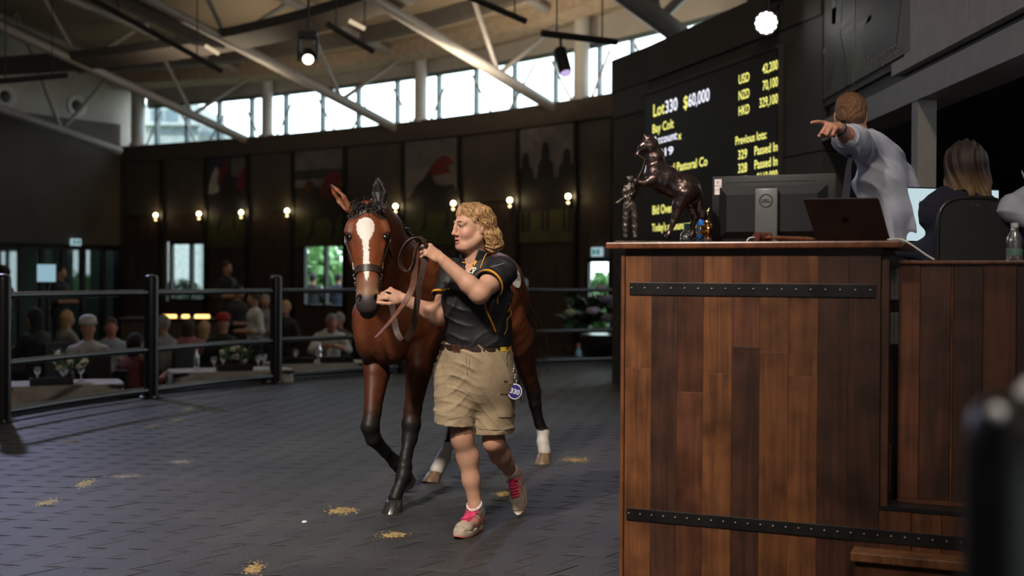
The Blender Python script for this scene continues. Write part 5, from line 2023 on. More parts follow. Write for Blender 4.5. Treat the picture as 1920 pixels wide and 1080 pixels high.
for s_ in (-1, 1):
    hd_ += [Pr(Q(-.005, s_ * .058, -.055), Q(.055, s_ * .028, -.098), .022, .020, k=.03),
            El(Q(.052, s_ * .036, -.032), (.030, .026, .026), AXW, .02),
            Pr(Q(.085, s_ * .014, .027), Q(.070, s_ * .046, .026), .010, .009, k=.015),
            El(Q(.098, s_ * .0125, -.036), (.010, .0075, .0075), AXW, .006)]
earp = []
for s_ in (-1, 1):
    e0 = Q(-.008, s_ * .071, -.002)
    earp.append(El(e0, (.020, .010, .034), np.array((nrm(FH * .95 - UH * .2 - LH_ * s_ * .3), nrm(LH_ * s_ + FH * .3), UH)), .006))
    earp.append(El(Q(-.002, s_ * .070, -.030), (.009, .007, .010), AXW, .005))
headp = hd_ + earp
fh = Field.around(headp + neck, .0025, .02)
fh.add(neck + hd_)
cu_ = []
for s_ in (-1, 1):
    cu_.append(El(Q(.092, s_ * .031, .010), (.014, .0165, .0095), AXW))
    cu_.append(El(Q(.106, s_ * .0065, -.0415), (.004, .0035, .003), AXW))
fh.cut(cu_, .008)
fh.add([El(Q(.0735, s_ * .031, .0095), .0135, None, .002) for s_ in (-1, 1)])
fh.add([Pr(Q(.0875, s_ * .021, .0165), Q(.079, s_ * .044, .0145), .0032, .003, k=.004) for s_ in (-1, 1)])   # upper lids
fh.cut([El(Q(.097, 0, -.0668), (.012, .0125, .0028), AXW)], .003)
fh.add(earp)
fh.cut([El(Q(-.006, s_ * .083, .002), (.009, .006, .017), AXW) for s_ in (-1, 1)], .005)
head_v, head_f = fh.mesh(1)
del fh
def skinmesh(prims, h, k=None):
    f_ = Field.around(prims, h, .02)
    f_.add(prims)
    return f_.mesh(1)
la_m = skinmesh(arms_l + lh, .0032)
ra_m = skinmesh(arms_r + rh, .0032)
lg_r = skinmesh(legs_r, .0055)
lg_l = skinmesh(legs_l, .0055)
to_m = skinmesh(torso, .012)
wv, wf = join_meshes((head_v, head_f), la_m, ra_m, lg_r, lg_l, to_m)
def skin_cols(v, base=(.50, .285, .195)):
    c = np.tile(np.array(base), (len(v), 1))
    nz = np.clip(.5 + .5 * fbm(v, 45, 3), 0, 1)[:, None]
    c = c * (1 - .22 * nz) + np.array((.46, .19, .12)) * .22 * nz
    q = v - HC
    f, l, z = q @ FH, q @ LH_, q @ UH
    hd = (z > -.13) & (np.abs(l) < .1) & (f > -.14) & (f < .14)
    ck = np.exp(-(((f - .06) / .03) ** 2 + ((np.abs(l) - .04) / .025) ** 2 + ((z + .03) / .025) ** 2))[:, None] * hd[:, None] * .5
    c = c * (1 - ck) + np.array((.50, .17, .11)) * ck
    ns = np.exp(-(((f - .112) / .018) ** 2 + (l / .016) ** 2 + ((z + .032) / .016) ** 2))[:, None] * hd[:, None] * .45
    c = c * (1 - ns) + np.array((.52, .20, .14)) * ns
    lp = hd & (f > .078) & (np.abs(l) < .021) & (z < -.054) & (z > -.083) & (f > .0855 - .0 * z)
    c[lp] = (.40, .145, .12)
    mo = hd & (f > .07) & (np.abs(l) < .014) & (np.abs(z + .0668) < .0034)
    c[mo] = (.05, .012, .012)
    kn = np.minimum(np.linalg.norm(v - w_rk, axis=1), np.linalg.norm(v - w_lk, axis=1))
    kk = (1 - sm(kn, .03, .085))[:, None] * .35
    c = c * (1 - kk) + np.array((.40, .14, .09)) * kk
    return c
M_skin = vcol_mat('sunned_skin', 0.5, bump=.05, bscale=400, spec=.35, sss=.06, var=.06, vscale=30)
woman = mesh_obj('person', wv, wf, M_skin, None, origin=G(890, 985), smooth=True, cols=skin_cols(wv))
tag(woman, 'woman in black polo shirt and khaki shorts walking the colt on a leather lead', 'person')
# eyes, lashes, brows
M_eyew = mat('eye_white', (.55, .50, .47), .2)
M_iris = mat('grey_brown_iris', (.035, .025, .018), .1)
M_brow = mat('light_brown_brow', (.16, .075, .035), .7)
for s_ in (-1, 1):
    ec = Q(.0755, s_ * .031, .0095)
    e_ = MB().sphere(ec, .0125, 16, 10).build('eye', M_eyew, woman, smooth=True)
    gz = nrm(FH + UH * -.25 + LH_ * -.1)
    MB().sphere(ec + gz * .0085, .0062, 12, 8).build('iris', M_iris, e_, smooth=True)
    MB().tube(spline([Q(.0885, s_ * .0195, .0100), Q(.0915, s_ * .031, .0135), Q(.081, s_ * .046, .0085)], 5), [.0012, .0016, .0019, .002, .002, .002, .002, .0018, .0016, .0014, .001], 6).build(
        'eyelashes', mat('brown_lashes', (.05, .025, .015), .6), woman, smooth=True)
    MB().tube(spline([Q(.0945, s_ * .013, .0265), Q(.091, s_ * .030, .0330), Q(.073, s_ * .052, .0285)], 5), [.002, .0028, .003, .003, .003, .003, .0028, .0025, .002, .0015, .001], 6).build(
        'eyebrow', M_brow, woman, smooth=True)
er = Q(-.001, .0745, -.043)
MB().tube([er + .0085 * (UH * math.cos(t) + FH * math.sin(t)) - UH * .006 for t in np.linspace(0, 6.283, 15)[:-1]], .0016, 6, closed=True).build(
    'hoop_earring', mat('silver', (.8, .78, .72), .15, metal=1), woman, smooth=True)
# ------------------------------------------------------------------ hair
hairp = [El(Q(-.022, 0, .050), (.098, .083, .074), AXW, .03), El(Q(-.062, 0, .0), (.070, .090, .095), AXW, .03),
         El(Q(-.085, .02, -.055), (.055, .075, .066), AXW, .03), El(Q(-.098, .045, -.085), (.044, .050, .048), AXW, .03),
         El(Q(-.090, -.03, -.075), (.050, .06, .06), AXW, .03), Pr(Q(.045, .018, .092), Q(-.035, .058, .066), .024, .034, k=.03),
         Pr(Q(.045, -.02, .086), Q(-.02, -.06, .06), .022, .032, k=.03)]
fhair = Field.around(hairp, .0034, .03)
fhair.add(hairp)
X, Y, Z = fhair.grid()
gq_ = [(X - HC[0]) * a[0] + (Y - HC[1]) * a[1] + (Z - HC[2]) * a[2] for a in (FH, LH_, UH)]
azi = np.arctan2(gq_[1], -gq_[0] + .05)
fhair.f += (.0044 * np.sin(azi * 30 + 4.5 * np.sin(gq_[2] * 62)) * np.clip(1.2 - gq_[2] * 6, .5, 1.3)).astype(np.float32)
fhair.f += (.0036 * np.sin(gq_[2] * 80 + gq_[0] * 60 + 2 * np.sin(azi * 5))).astype(np.float32)
fhair.cut([El(Q(.098, .02, -.040), (.088, .13, .098), AXW), El(Q(.062, .03, -.06), (.072, .16, .075), AXW), El(Q(.006, .10, -.014), (.036, .05, .046), AXW),
           El(Q(.0, 0, -.075), (.055, .10, .055), AXW)], .012)
hair_v, hair_f = fhair.mesh(1)
del fhair
hc_ = np.tile(np.array((.30, .155, .065)), (len(hair_v), 1))
wq = np.clip(.5 + .6 * fbm(hair_v, 70, 8), 0, 1)[:, None]
hc_ = hc_ * (1 - wq) + np.array((.50, .30, .14)) * wq
M_hair = vcol_mat('wavy_ginger_blonde_hair', .45, bump=.6, bscale=260, spec=.4, var=.25, vscale=120)
hair = mesh_obj('hair', hair_v, hair_f, M_hair, woman, smooth=True, cols=hc_)
hair['label'] = 'wavy ginger-blonde chin-length hair'
hb = BVHTree.FromPolygons([tuple(p) for p in hair_v], [tuple(int(i) for i in q) for q in hair_f])
rn = random.Random(4)
for mi, colr in enumerate(((.42, .235, .10), (.27, .135, .055), (.58, .37, .18))):
    m = MB()
    for i in range(150):
        p = Q(rn.uniform(-.04, .075), rn.uniform(-.03, .05), .12)
        tgt = Q(rn.uniform(-.14, -.05), rn.uniform(-.08, .10), rn.uniform(-.13, -.04))
        pts = []
        ph, am = rn.uniform(0, 6.28), rn.uniform(.004, .009)
        for t in np.linspace(rn.uniform(0, .15), 1, 18):
            c = p * (1 - t) + tgt * t
            h_ = hb.find_nearest(Vector(c + (c - Q(-.03, 0, 0)) * .3))
            if h_[0] is None:
                continue
            pts.append(np.array(h_[0]) + np.array(h_[1]) * (.0015 + am * .5 * math.sin(t * 24 + ph)) + LH_ * am * math.cos(t * 20 + ph) + UH * am * .4 * math.sin(t * 17 + ph))
        pts = [q for q in pts if not (np.dot(q - HC, FH) > .03 and np.dot(q - HC, UH) < .045)]
        if len(pts) > 6:
            n_ = len(pts)
            m.tube(pts, [.0012 * (1 - .6 * abs(2 * k_ / n_ - .8)) for k_ in range(n_)], 5)
    m.build('hair_strands', mat('hair_strand_%d' % mi, colr, .4, var=.2, scale=80), hair, smooth=True)['kind'] = 'stuff'
# ------------------------------------------------------------------ polo shirt
def wrinkle(F, amp, specs):
    X, Y, Z = F.grid()
    o = np.zeros(tuple(F.n), np.float32)
    for (d, fr, ph, a, d2, fr2) in specs:
        p = X * d[0] + Y * d[1] + Z * d[2]
        q = X * d2[0] + Y * d2[1] + Z * d2[2]
        s = np.sin(p * fr + ph + 1.6 * np.sin(q * fr2 + ph * 1.7))
        r = Y * 9.0 + Z * 5.3 - X * 7.1
        o += a * (1 - np.abs(s)) ** 2 * np.clip(.35 + np.sin(q * fr2 * .7 + ph * 2.3 + 1.5 * np.sin(r + ph)), 0, 1.2)
    F.f += (-amp * o).astype(np.float32)
zh = P(897, 649, 6.09)[2]
sho = chain([P(897, 655, 6.09), P(897, 632, 6.09), P(896, 590, 6.085), P(897, 548, 6.085), P(897, 516, 6.09)],
            [(.166, .135), (.168, .142), (.166, .135), (.166, .128), (.128, .090)], u=WL, k=.05)
for s_ in (-1, 1):
    sho.append(El(P(896, 566, 6.085) + WF * .082 + WL * s_ * .07, (.088, .088, .098), None, .05))
sho += [Pr(w_rs + UZ * .004, w_ls + UZ * .004, .064, .064, k=.05)]
sho += [Pr(nk0 - UZ * .01, nk0 + UZ * .03, (.088, .082), (.078, .076), u=WL, k=.05)]
ls_e, rs_e = w_ls + (w_le - w_ls) * .60, w_rs + (w_re - w_rs) * .60
WR = [((.25, 0, 1), 42, .3, 1, (1, .2, .1), 13), ((.7, .2, -.7), 36, 1.1, .9, (.5, .1, .9), 11), ((-.6, 0, .8), 48, 2.2, .6, (.8, 0, .6), 15)]
fs_ = Field.around(sho, .0042, .03)
fs_.add(sho)
wrinkle(fs_, .0075, WR)
fs_.clip((0, 0, zh), (0, 0, -1))
vcut = [Pr(nk0 - UZ * .02, nk1 + UZ * .05, (.064, .066), (.064, .066), u=WL),
        Pr(nk0 + WF * .085 + UZ * .05, nk0 + WF * .118 - UZ * .030, (.036, .06), (.006, .06), u=WL)]
fs_.cut(vcut, .004)
parts_ = [fs_.mesh(1)]
del fs_
for (s0, e0, w0, ra_, rb_) in ((w_ls, ls_e, w_le, .074, .079), (w_rs, rs_e, w_re, .072, .074)):
    d = nrm(w0 - s0)
    F = Field.around([Pr(s0 - d * .02, e0 + d * .06, .09)], .0042, .02)
    F.add([Pr(s0, e0 + d * .05, (ra_, ra_), (rb_, rb_ * .93), u=UZ, k=.03), El(s0 + UZ * .002, .070, None, .04)])
    wrinkle(F, .007, [((d[0], d[1], d[2]), 60, .8, 1, (.3, .8, .5), 14), ((.7, .1, .7), 45, 2.0, .7, (0, 1, .4), 16)])
    F.clip(e0, d)
    F.cut([Pr(s0 + d * .05, e0 + d * .10, rb_ - .012, (rb_ - .006, rb_ * .93 - .006), u=UZ)], .003)
    parts_.append(F.mesh(1))
# standing collar, open in front
cax = nrm(nk1 - nk0)
F = Field.around([Pr(nk0 - UZ * .03, nk0 + UZ * .12, .13)], .0034, .01)
F.add([Pr(nk0 - UZ * .015, nk0 + cax * .14, (.092, .090), (.079, .086), u=WL, k=.01)])
F.clip(nk0 + UZ * .082, nrm(UZ - WF * .30))
F.cut([Pr(nk0 - UZ * .03, nk0 + cax * .16, (.085, .083), (.072, .079), u=WL)], .003)
F.cut([Pr(nk0 + WF * .10 + UZ * .14, nk0 + WF * .125 - UZ * .025, (.062, .09), (.006, .07), u=WL)], .004)
parts_.append(F.mesh(1))
shv, shf = join_meshes(*parts_)
M_polo = mat('black_polo_knit', (.0115, .012, .014), .6, var=.12, scale=25, bump=.12, bscale=500, spec=.35)
polo = mesh_obj('polo_shirt', shv, shf, M_polo, woman, smooth=True)
polo['label'] = 'black polo shirt with amber piping'
pbvh = BVHTree.FromPolygons([tuple(p) for p in shv], [tuple(int(i) for i in q) for q in shf])
M_amber = mat('amber_piping', (.62, .27, .018), .55)
M_grey = mat('grey_piping', (.32, .33, .35), .55)
def on_shirt(px, py, off=.002):
    o_ = np.array((0, 0, CAM_H))
    t = P(px, py, 6.0) - o_
    h_ = pbvh.ray_cast(Vector(o_), Vector(nrm(t)), 12)
    return None if h_[0] is None else np.array(h_[0]) + np.array(h_[1]) * off
def piping(pxs, material, r=.0024, name='piping'):
    pts = [on_shirt(*q) for q in pxs]
    pts = [p for p in pts if p is not None]
    if len(pts) > 1:
        MB().tube(spline(pts, 5), r, 6).build(name, material, polo, smooth=True)
# sleeve trims as flat rings round the sleeve hems
for (s0, e0, w0, r_) in ((w_ls, ls_e, w_le, .0755), (w_rs, rs_e, w_re, .072)):
    d, a, b = frame(w0 - s0)
    ring_ = []
    for t in np.linspace(0, 6.283, 33)[:-1]:
        u_ = a * math.cos(t) + b * math.sin(t)
        h_ = pbvh.ray_cast(Vector(e0 - d * .010 + u_ * .13), Vector(-u_), .12)
        ring_.append((np.array(h_[0]) if h_[0] is not None else e0 + u_ * r_) + u_ * .0012)
    MB().strap(ring_, .012, .0035, d, True).build('sleeve_trim', M_amber, polo, smooth=40)
piping([(912, 475), (907, 484), (903, 497), (901, 503)], M_amber)
piping([(920, 501), (932, 498), (946, 494)], M_grey, .0018)
piping([(909, 562), (911, 580), (918, 596), (925, 612), (929, 623)], M_amber, .0055)
piping([(909, 563), (910, 576), (913, 588)], mat('rust_piping', (.34, .10, .02), .55), .006)
piping([(955, 568), (956, 576), (952, 584)], M_amber, .002)
piping([(957, 582), (957, 592), (951, 598), (950, 606), (950, 616), (945, 628)], M_amber, .0022)
v0, v1 = on_shirt(873, 493, .002), on_shirt(881, 507, .002)
for (a, b) in (((893, 489), (882, 508)), ((869, 492), (879, 506))):
    p0, p1 = on_shirt(*a), on_shirt(*b)
    if p0 is not None and p1 is not None:
        MB().strap([p0, (p0 + p1) / 2 - UZ * .001, p1], [.016, .014, .008], .004, WL).build('placket', M_amber, polo)
        MB().lathe([(.005, 0), (.005, .002)], p0 * .55 + p1 * .45 + WF * .003, WF, 10).build('button', mat('brown_button', (.12, .05, .02), .4), polo)
# monogram on the chest
pm = on_shirt(880, 516, .0035)
pe = on_shirt(896, 512, .0035)
if pm is not None and pe is not None:
    u_ = nrm(pe - pm)
    n_ = nrm(WF * .8 + V3(0, -.5, .25))
    v_ = nrm(np.cross(n_, u_))
    v_ = v_ if v_[2] > 0 else -v_
    nn_ = np.cross(u_, v_)
    lettering('monogram', 'P', pm + u_ * .014 + nn_ * .004, u_, v_, .046, mat('white_embroidery', (.82, .82, .82), .6), polo, .0008, shear=.35)
    ring_ = [pm + u_ * (.020 + .020 * math.cos(t)) + v_ * (.018 + .0105 * math.sin(t)) + nn_ * .0045 for t in np.linspace(.6, 5.4, 20)]
    MB().tube(ring_, .0018, 6).build('monogram_loop', MATS['white_embroidery'], polo, smooth=True)
# ------------------------------------------------------------------ shorts
zw = P(895, 640, 6.09)[2]
shp = chain([P(896, 645, 6.095), P(893, 668, 6.10), P(891, 706, 6.11), P(890, 725, 6.11)],
            [(.165, .136), (.186, .150), (.205, .165), (.196, .158)], u=WL, k=.05)
rh_e, lh_e = P(853, 795, 6.01), P(926, 812, 6.075)
rh_t, lh_t = P(853, 708, 6.12), P(930, 708, 6.105)
rh_d, lh_d = nrm(rh_e - rh_t), nrm(lh_e - lh_t)
shp += [Pr(rh_t, rh_e + rh_d * .06, (.104, .118), (.101, .114), u=WL, k=.035),
        Pr(lh_t, lh_e + lh_d * .06, (.104, .116), (.099, .110), u=WL, k=.035)]
fsh = Field.around(shp, .0042, .03)
fsh.add(shp)
# crotch gap between the legs
fsh.cut([Pr(P(889.5, 790, 6.05), P(889.5, 840, 6.05), (.001, .3), (.006, .3), u=V3(1, 0, 0))], .010)
wrinkle(fsh, .0070, [((.35, 0, 1), 46, .4, 1, (1, .2, -.1), 12), ((-.45, 0, 1), 40, 1.9, .9, (1, 0, .3), 14), ((.8, .1, .6), 52, .9, .6, (.4, 0, 1), 10),
                     ((.1, 0, 1), 75, 2.9, .35, (1, 0, 0), 21)])
fsh.clip((0, 0, zw), (0, 0, 1))
midp = P(889, 800, 6.05)
X, Y, Z = fsh.grid()
left_side = (X + 0 * Z) > (889.5 - 960) / FPX * Y
for e0, n_, ms in ((rh_e, -UZ + V3(-.10, 0, 0), ~left_side), (lh_e, -UZ + WL * .02, left_side)):
    n_ = nrm(n_)
    al = (X - e0[0]) * n_[0] + (Y - e0[1]) * n_[1] + (Z - e0[2]) * n_[2]
    fsh.f = np.where(np.broadcast_to(ms, al.shape), np.maximum(fsh.f, al), fsh.f).astype(np.float32)
fsh.cut([Pr(rh_e - rh_d * .09, rh_e + rh_d * .06, (.080, .090), (.093, .105), u=WL), Pr(lh_e - lh_d * .09, lh_e + lh_d * .06, (.078, .088), (.091, .101), u=WL)], .003)
sv_, sf_ = fsh.mesh(1)
del fsh
M_khaki = mat('khaki_cotton', (.27, .205, .125), .85, var=.10, scale=14, bump=.25, bscale=350, sheen=.1)
shorts = mesh_obj('shorts', sv_, sf_, M_khaki, woman, smooth=True)
shorts['label'] = 'creased khaki cargo shorts'
sbvh = BVHTree.FromPolygons([tuple(p) for p in sv_], [tuple(int(i) for i in q) for q in sf_])
def on_shorts(px, py, off=.002):
    o_ = np.array((0, 0, CAM_H))
    h_ = sbvh.ray_cast(Vector(o_), Vector(nrm(P(px, py, 6.0) - o_)), 12)
    return None if h_[0] is None else np.array(h_[0]) + np.array(h_[1]) * off
M_seam = mat('khaki_seam', (.20, .15, .09), .9)
M_kdark = mat('khaki_flap', (.25, .185, .11), .88, bump=.2, bscale=350)
def seam(pxs, r=.0016, material=None, name='seam'):
    pts = [p for p in (on_shorts(*q) for q in pxs) if p is not None]
    if len(pts) > 1:
        MB().tube(spline(pts, 5), r, 5).build(name, material or M_seam, shorts, smooth=True)
seam([(872, 655), (874, 672), (875, 690), (877, 702)], .003, M_kdark, 'fly')
seam([(879, 656), (880, 674), (880, 690)], .0012)
seam([(820, 661), (826, 672), (832, 690)], .002)
seam([(953, 655), (948, 668), (950, 684)], .002)
seam([(818, 792), (840, 787), (862, 783), (884, 780)], .0014)
seam([(896, 804), (920, 806), (945, 806), (958, 803)], .0014)
def patchmesh(cx0, cy0, cx1, cy1, name, material, off=.006, n=6):
    m = MB()
    vs, ok = [], True
    for j in range(n + 1):
        for i in range(n + 1):
            p = on_shorts(cx0 + (cx1 - cx0) * i / n, cy0 + (cy1 - cy0) * j / n, off)
            if p is None:
                ok = False
                p = np.zeros(3)
            vs.append(p)
    if not ok:
        return
    back = [p - WF * -.0 - np.array((0, -1, 0)) * off * 1.5 for p in vs]
    k_ = (n + 1) ** 2
    fs = []
    for j in range(n):
        for i in range(n):
            a = j * (n + 1) + i
            fs.append((a, a + n + 1, a + n + 2, a + 1))
    edge = [i for i in range(n + 1)] + [(j + 1) * (n + 1) + n for j in range(n)] + [n * (n + 1) + i for i in reversed(range(n))] + [j * (n + 1) for j in reversed(range(1, n))]
    for a, b in zip(edge, edge[1:] + edge[:1]):
        fs.append((a, b, b + k_, a + k_))
    m.add(vs + back, fs)
    return m.build(name, material, shorts, smooth=40)
patchmesh(937, 718, 962, 738, 'pocket_flap', M_kdark, .007)
patchmesh(933, 740, 960, 782, 'cargo_pocket', M_khaki, .0045)
patchmesh(944, 713.5, 950, 716, 'sewn_tab', mat('dark_tab', (.05, .04, .03), .7), .004, 2)
# belt
zb = P(895, 650, 6.05)[2]
bpts = []
for t in np.linspace(0, 6.283, 49)[:-1]:
    u_ = WF * math.cos(t) + WL * math.sin(t)
    o_ = P(896, 650, 6.095)
    o_[2] = zb
    best = None
    for bb_ in (pbvh, sbvh):
        h_ = bb_.ray_cast(Vector(o_ + u_ * .35), Vector(-u_), .4)
        if h_[0] is not None:
            d_ = np.linalg.norm(np.array(h_[0]) - o_)
            best = d_ if best is None else max(best, d_)
    bpts.append(o_ + u_ * ((best or .16) + .0035) - UZ * .004)
for _ in range(3):
    bpts = [(bpts[i - 1] + 2 * bpts[i] + bpts[(i + 1) % len(bpts)]) / 4 for i in range(len(bpts))]
M_beltl = mat('dark_brown_belt', (.028, .016, .012), .4, bump=.1)
belt = MB().strap(bpts, .034, .005, UZ, True).build('belt', M_beltl, woman, smooth=35)
def belt_at(px):
    best, bd = 0, 1e9
    for i, p in enumerate(bpts):
        x = 960 + p[0] / p[1] * FPX
        if p[1] < 6.12 and abs(x - px) < bd:
            best, bd = i, abs(x - px)
    return best
i0 = belt_at(857)
c_ = bpts[i0]
t_ = nrm(bpts[i0 + 1] - bpts[i0 - 1])
n_ = np.cross(t_, UZ)
n_ = n_ if n_[1] < 0 else -n_
MB().tube([c_ + n_ * .005 + t_ * .022 * x + UZ * .017 * y for x, y in ((-1, -1), (1, -1), (1, 1), (-1, 1))], .0030, 6, closed=True).build('buckle', M_steel, belt, smooth=40)
MB().strap([c_ + n_ * .0055 - t_ * .02, c_ + n_ * .0055 + t_ * .02], .030, .002, UZ).build('belt_tongue', mat('dark_red_leather', (.06, .02, .012), .35), belt)
i1 = belt_at(950)
M_yel = mat('yellow_beadwork', (.72, .50, .04), .5)
seg_ = [bpts[k_ % len(bpts)] for k_ in range(i1 - 2, i1 + 3)]
nseg = []
for p in seg_:
    nseg.append(p + nrm((p - P(896, 650, 6.095)) * V3(1, 1, 0)) * .0032)
MB().strap(nseg, .031, .001, UZ).build('bead_panel', M_yel, belt, smooth=35)
c_ = nseg[2] + nrm((nseg[2] - P(896, 650, 6.095)) * V3(1, 1, 0)) * .0012
t_ = nrm(nseg[3] - nseg[1])
MB().add([c_ - t_ * .013, c_ + UZ * .008, c_ + t_ * .013, c_ - UZ * .008], [(0, 1, 2, 3)]).build('bead_diamond', mat('dark_red_beads', (.20, .02, .015), .5), belt)
# ------------------------------------------------------------------ shoes and socks
M_shoe = vcol_mat('worn_mesh_shoe', .7, bump=.35, bscale=420, spec=.3, var=.18, vscale=60)
M_sole = mat('cream_foam_sole', (.55, .46, .36), .7, var=.12, scale=30)
M_tread = mat('coral_rubber_tread', (.55, .10, .11), .65)
M_lace = mat('hot_pink_lace', (.72, .05, .19), .6)
M_sock = mat('white_ribbed_sock', (.60, .56, .53), .9, bump=.4, bscale=300)
def shoe(heel, td, up, side_out, ankle, who):
    """heel: sole under the heel; td towards the toe; up out of the sole"""
    td, up = nrm(td), nrm(up)
    up = nrm(up - td * np.dot(up, td))
    w_ = np.cross(up, td)
    def S(a, b, c):
        return heel + td * a + w_ * b + up * c
    L_ = .282
    pr = [Pr(S(.035, 0, .050), S(.10, 0, .048), (.033, .040), (.036, .042), u=w_, k=.02),
          Pr(S(.10, 0, .048), S(.185, 0, .038), (.036, .040), (.043, .030), u=w_, k=.02),
          Pr(S(.185, 0, .036), S(.232, 0, .031), (.043, .027), (.034, .020), u=w_, k=.02),
          Pr(S(.045, 0, .06), S(.052, 0, .092), (.032, .040), (.033, .043), u=w_, k=.015),
          Pr(S(.088, 0, .088), S(.165, 0, .066), (.019, .010), (.020, .012), u=w_, k=.015)]
    F = Field.around(pr, .0034, .015)
    F.add(pr)
    F.clip(S(0, 0, .016), -up)
    F.cut([Pr(S(.050, 0, .085), S(.044, 0, .15), (.025, .033), (.027, .04), u=w_)], .004)
    F.clip(S(.03, 0, .108), nrm(up + td * -.12))
    v, f = F.mesh(1)
    q = v - heel
    a, b, c = q @ td, q @ w_, q @ up
    col = np.tile(np.array((.40, .335, .26)), (len(v), 1))
    dirt = np.clip(.5 + .5 * fbm(v, 60, 9), 0, 1)[:, None] * .45
    col = col * (1 - dirt) + np.array((.26, .21, .155)) * dirt
    pink = np.array((.72, .085, .15))
    coral = np.array((.70, .13, .13))
    col[(a < .052) & (c > .035)] = coral
    col[(a > .072) & (a < .180) & (c > .060 - .12 * (a - .07)) & (np.abs(b) < .024)] = pink
    st_ = (a > .06) & (a < .16) & (np.abs(b) > .028) & (np.abs(np.mod(a + c * .9, .034) - .017) < .0065) & (c > .028)
    col[st_] = coral
    sh_ = mesh_obj('running_shoe', v, f, M_shoe, woman, smooth=True, cols=col)
    sh_['label'] = 'worn cream running shoe with pink tongue and coral heel'
    out = []
    for t in np.linspace(0, 2 * math.pi, 37)[:-1]:
        x = .5 - .5 * math.cos(t)
        wd = .036 + .012 * math.sin(math.pi * min(1, max(0, (x - .35) / .65))) - .004 * math.sin(math.pi * min(1, x / .6))
        e_ = (1 - abs(2 * x - 1) ** 3.2) ** .5
        out.append((x * L_ - .012, wd * e_ * (1 if math.sin(t) > 0 else -1)))
    m = MB()
    rings = [(-.0, .96), (.004, 1.0), (.020, 1.03), (.027, .99)]
    vs = []
    for z, s_ in rings:
        for x, y in out:
            roll = .022 * max(0, (x - .20) / .06) ** 2 * .5
            thick = 1.35 if x < .09 else 1.0
            vs.append(S(x, y * s_, z * thick + roll))
    n = len(out)
    fs = []
    for r_ in range(3):
        for i in range(n):
            j = (i + 1) % n
            fs.append((r_ * n + i, r_ * n + j, (r_ + 1) * n + j, (r_ + 1) * n + i))
    fs.append(tuple(reversed(range(n))))
    fs.append(tuple(range(3 * n, 4 * n)))
    m.add(vs, fs)
    fix_normals(m.build('sole', M_sole, sh_, smooth=50))
    m = MB()
    vs = []
    for z, s_ in ((-.0045, .93), (.003, .985), (.006, 1.012)):
        for x, y in out:
            vs.append(S(x, y * s_, z + .022 * max(0, (x - .20) / .06) ** 2 * .5))
    fs = []
    for r_ in range(2):
        for i in range(n):
            j = (i + 1) % n
            fs.append((r_ * n + i, r_ * n + j, (r_ + 1) * n + j, (r_ + 1) * n + i))
    fs.append(tuple(reversed(range(n))))
    fs.append(tuple(range(2 * n, 3 * n)))
    m.add(vs, fs)
    fix_normals(m.build('outsole', M_tread, sh_, smooth=50))
    for k_ in range(6):
        x = .098 + .0155 * k_
        z = .1015 - .20 * (x - .09)
        m = MB()
        m.tube(spline([S(x, -.023, z - .006), S(x + .004, 0, z + .004), S(x, .023, z - .006)], 5), .0031, 6)
        m.build('lace', M_lace, sh_, smooth=True)
    for s_ in (-1, 1):
        b_ = S(.096, 0, .108)
        MB().tube(spline([b_, b_ + w_ * s_ * .022 + up * .012, b_ + w_ * s_ * .036 - up * .002, b_ + w_ * s_ * .020 - up * .006, b_], 5), .0026, 6).build('lace', M_lace, sh_, smooth=True)
        MB().tube(spline([b_, b_ + w_ * s_ * .014 + td * .018 - up * .003, b_ + w_ * s_ * .030 + td * .03 - up * .016], 5), .0024, 6).build('lace', M_lace, sh_, smooth=True)
    top = S(.045, 0, .105)
    ax_ = nrm(ankle - top)
    m = MB()
    rings = []
    for h_, r_ in ((-.03, .038), (.0, .042), (.018, .043), (.030, .041), (.036, .043), (.044, .0425), (.046, .040)):
        rings.append((r_, h_))
    m.lathe(rings, top, ax_, 24)
    m.build('ankle_sock', M_sock, woman, smooth=50)
    return sh_
shoe(hg + UZ * .005, tdr, UZ, 1, w_ra, 'planted')
shoe(hl2, ltd, lup, 1, w_la, 'lifted')
# ------------------------------------------------------------------ number tag clipped to the shorts
tagc = on_shorts(963, 733, .012)
if tagc is None:
    tagc = P(964, 734, 5.97)
tt_ = empty('number_tag', tagc, 'oval blue number tag reading 330 hanging from the woman\'s shorts', 'tag')
un, vn = nrm(V3(.94, -.30, -.20)), None
nn_ = nrm(V3(.25, -.95, .10))
un = nrm(un - nn_ * np.dot(un, nn_))
vn = np.cross(nn_, un) * 1.0
vn = vn if vn[2] > 0 else -vn
cc_ = P(965, 734, tagc[1] - .02)
def oval(a, b, z0, z1, name, material):
    m = MB()
    po = [(a * math.cos(t), b * math.sin(t)) for t in np.linspace(0, 6.283, 33)[:-1]]
    m.prism(po, cc_ + nn_ * z0, un, vn, nn_, z1 - z0)
    return fix_normals(m.build(name, material, tt_))
oval(.0375, .0375 * 1.08, 0, .003, 'rim_disc', mat('white_enamel', (.72, .72, .74), .35))
oval(.0325, .0325 * 1.08, .003, .0038, 'blue_face', mat('royal_blue_enamel', (.035, .03, .22), .3))
lettering('digits', '330', cc_ + nn_ * .0042 - vn * .0125 + un * .0, un, vn, .036, MATS['white_enamel'], tt_, .0004, 'CENTER', xs=.95, offset=.0012)
hk = on_shorts(961, 690, .006)
hk = P(962, 690, tagc[1] - .01) if hk is None else hk
for k_ in range(5):
    q = hk + (cc_ + vn * .04 - hk) * (k_ + .5) / 5
    ax_ = un if k_ % 2 else nn_
    dd = nrm(hk - cc_)
    MB().tube([q + .0105 * math.cos(t) * dd + .006 * math.sin(t) * ax_ for t in np.linspace(0, 6.283, 11)[:-1]], .0022, 5, closed=True).build('chain_link', M_steel, tt_, smooth=True)
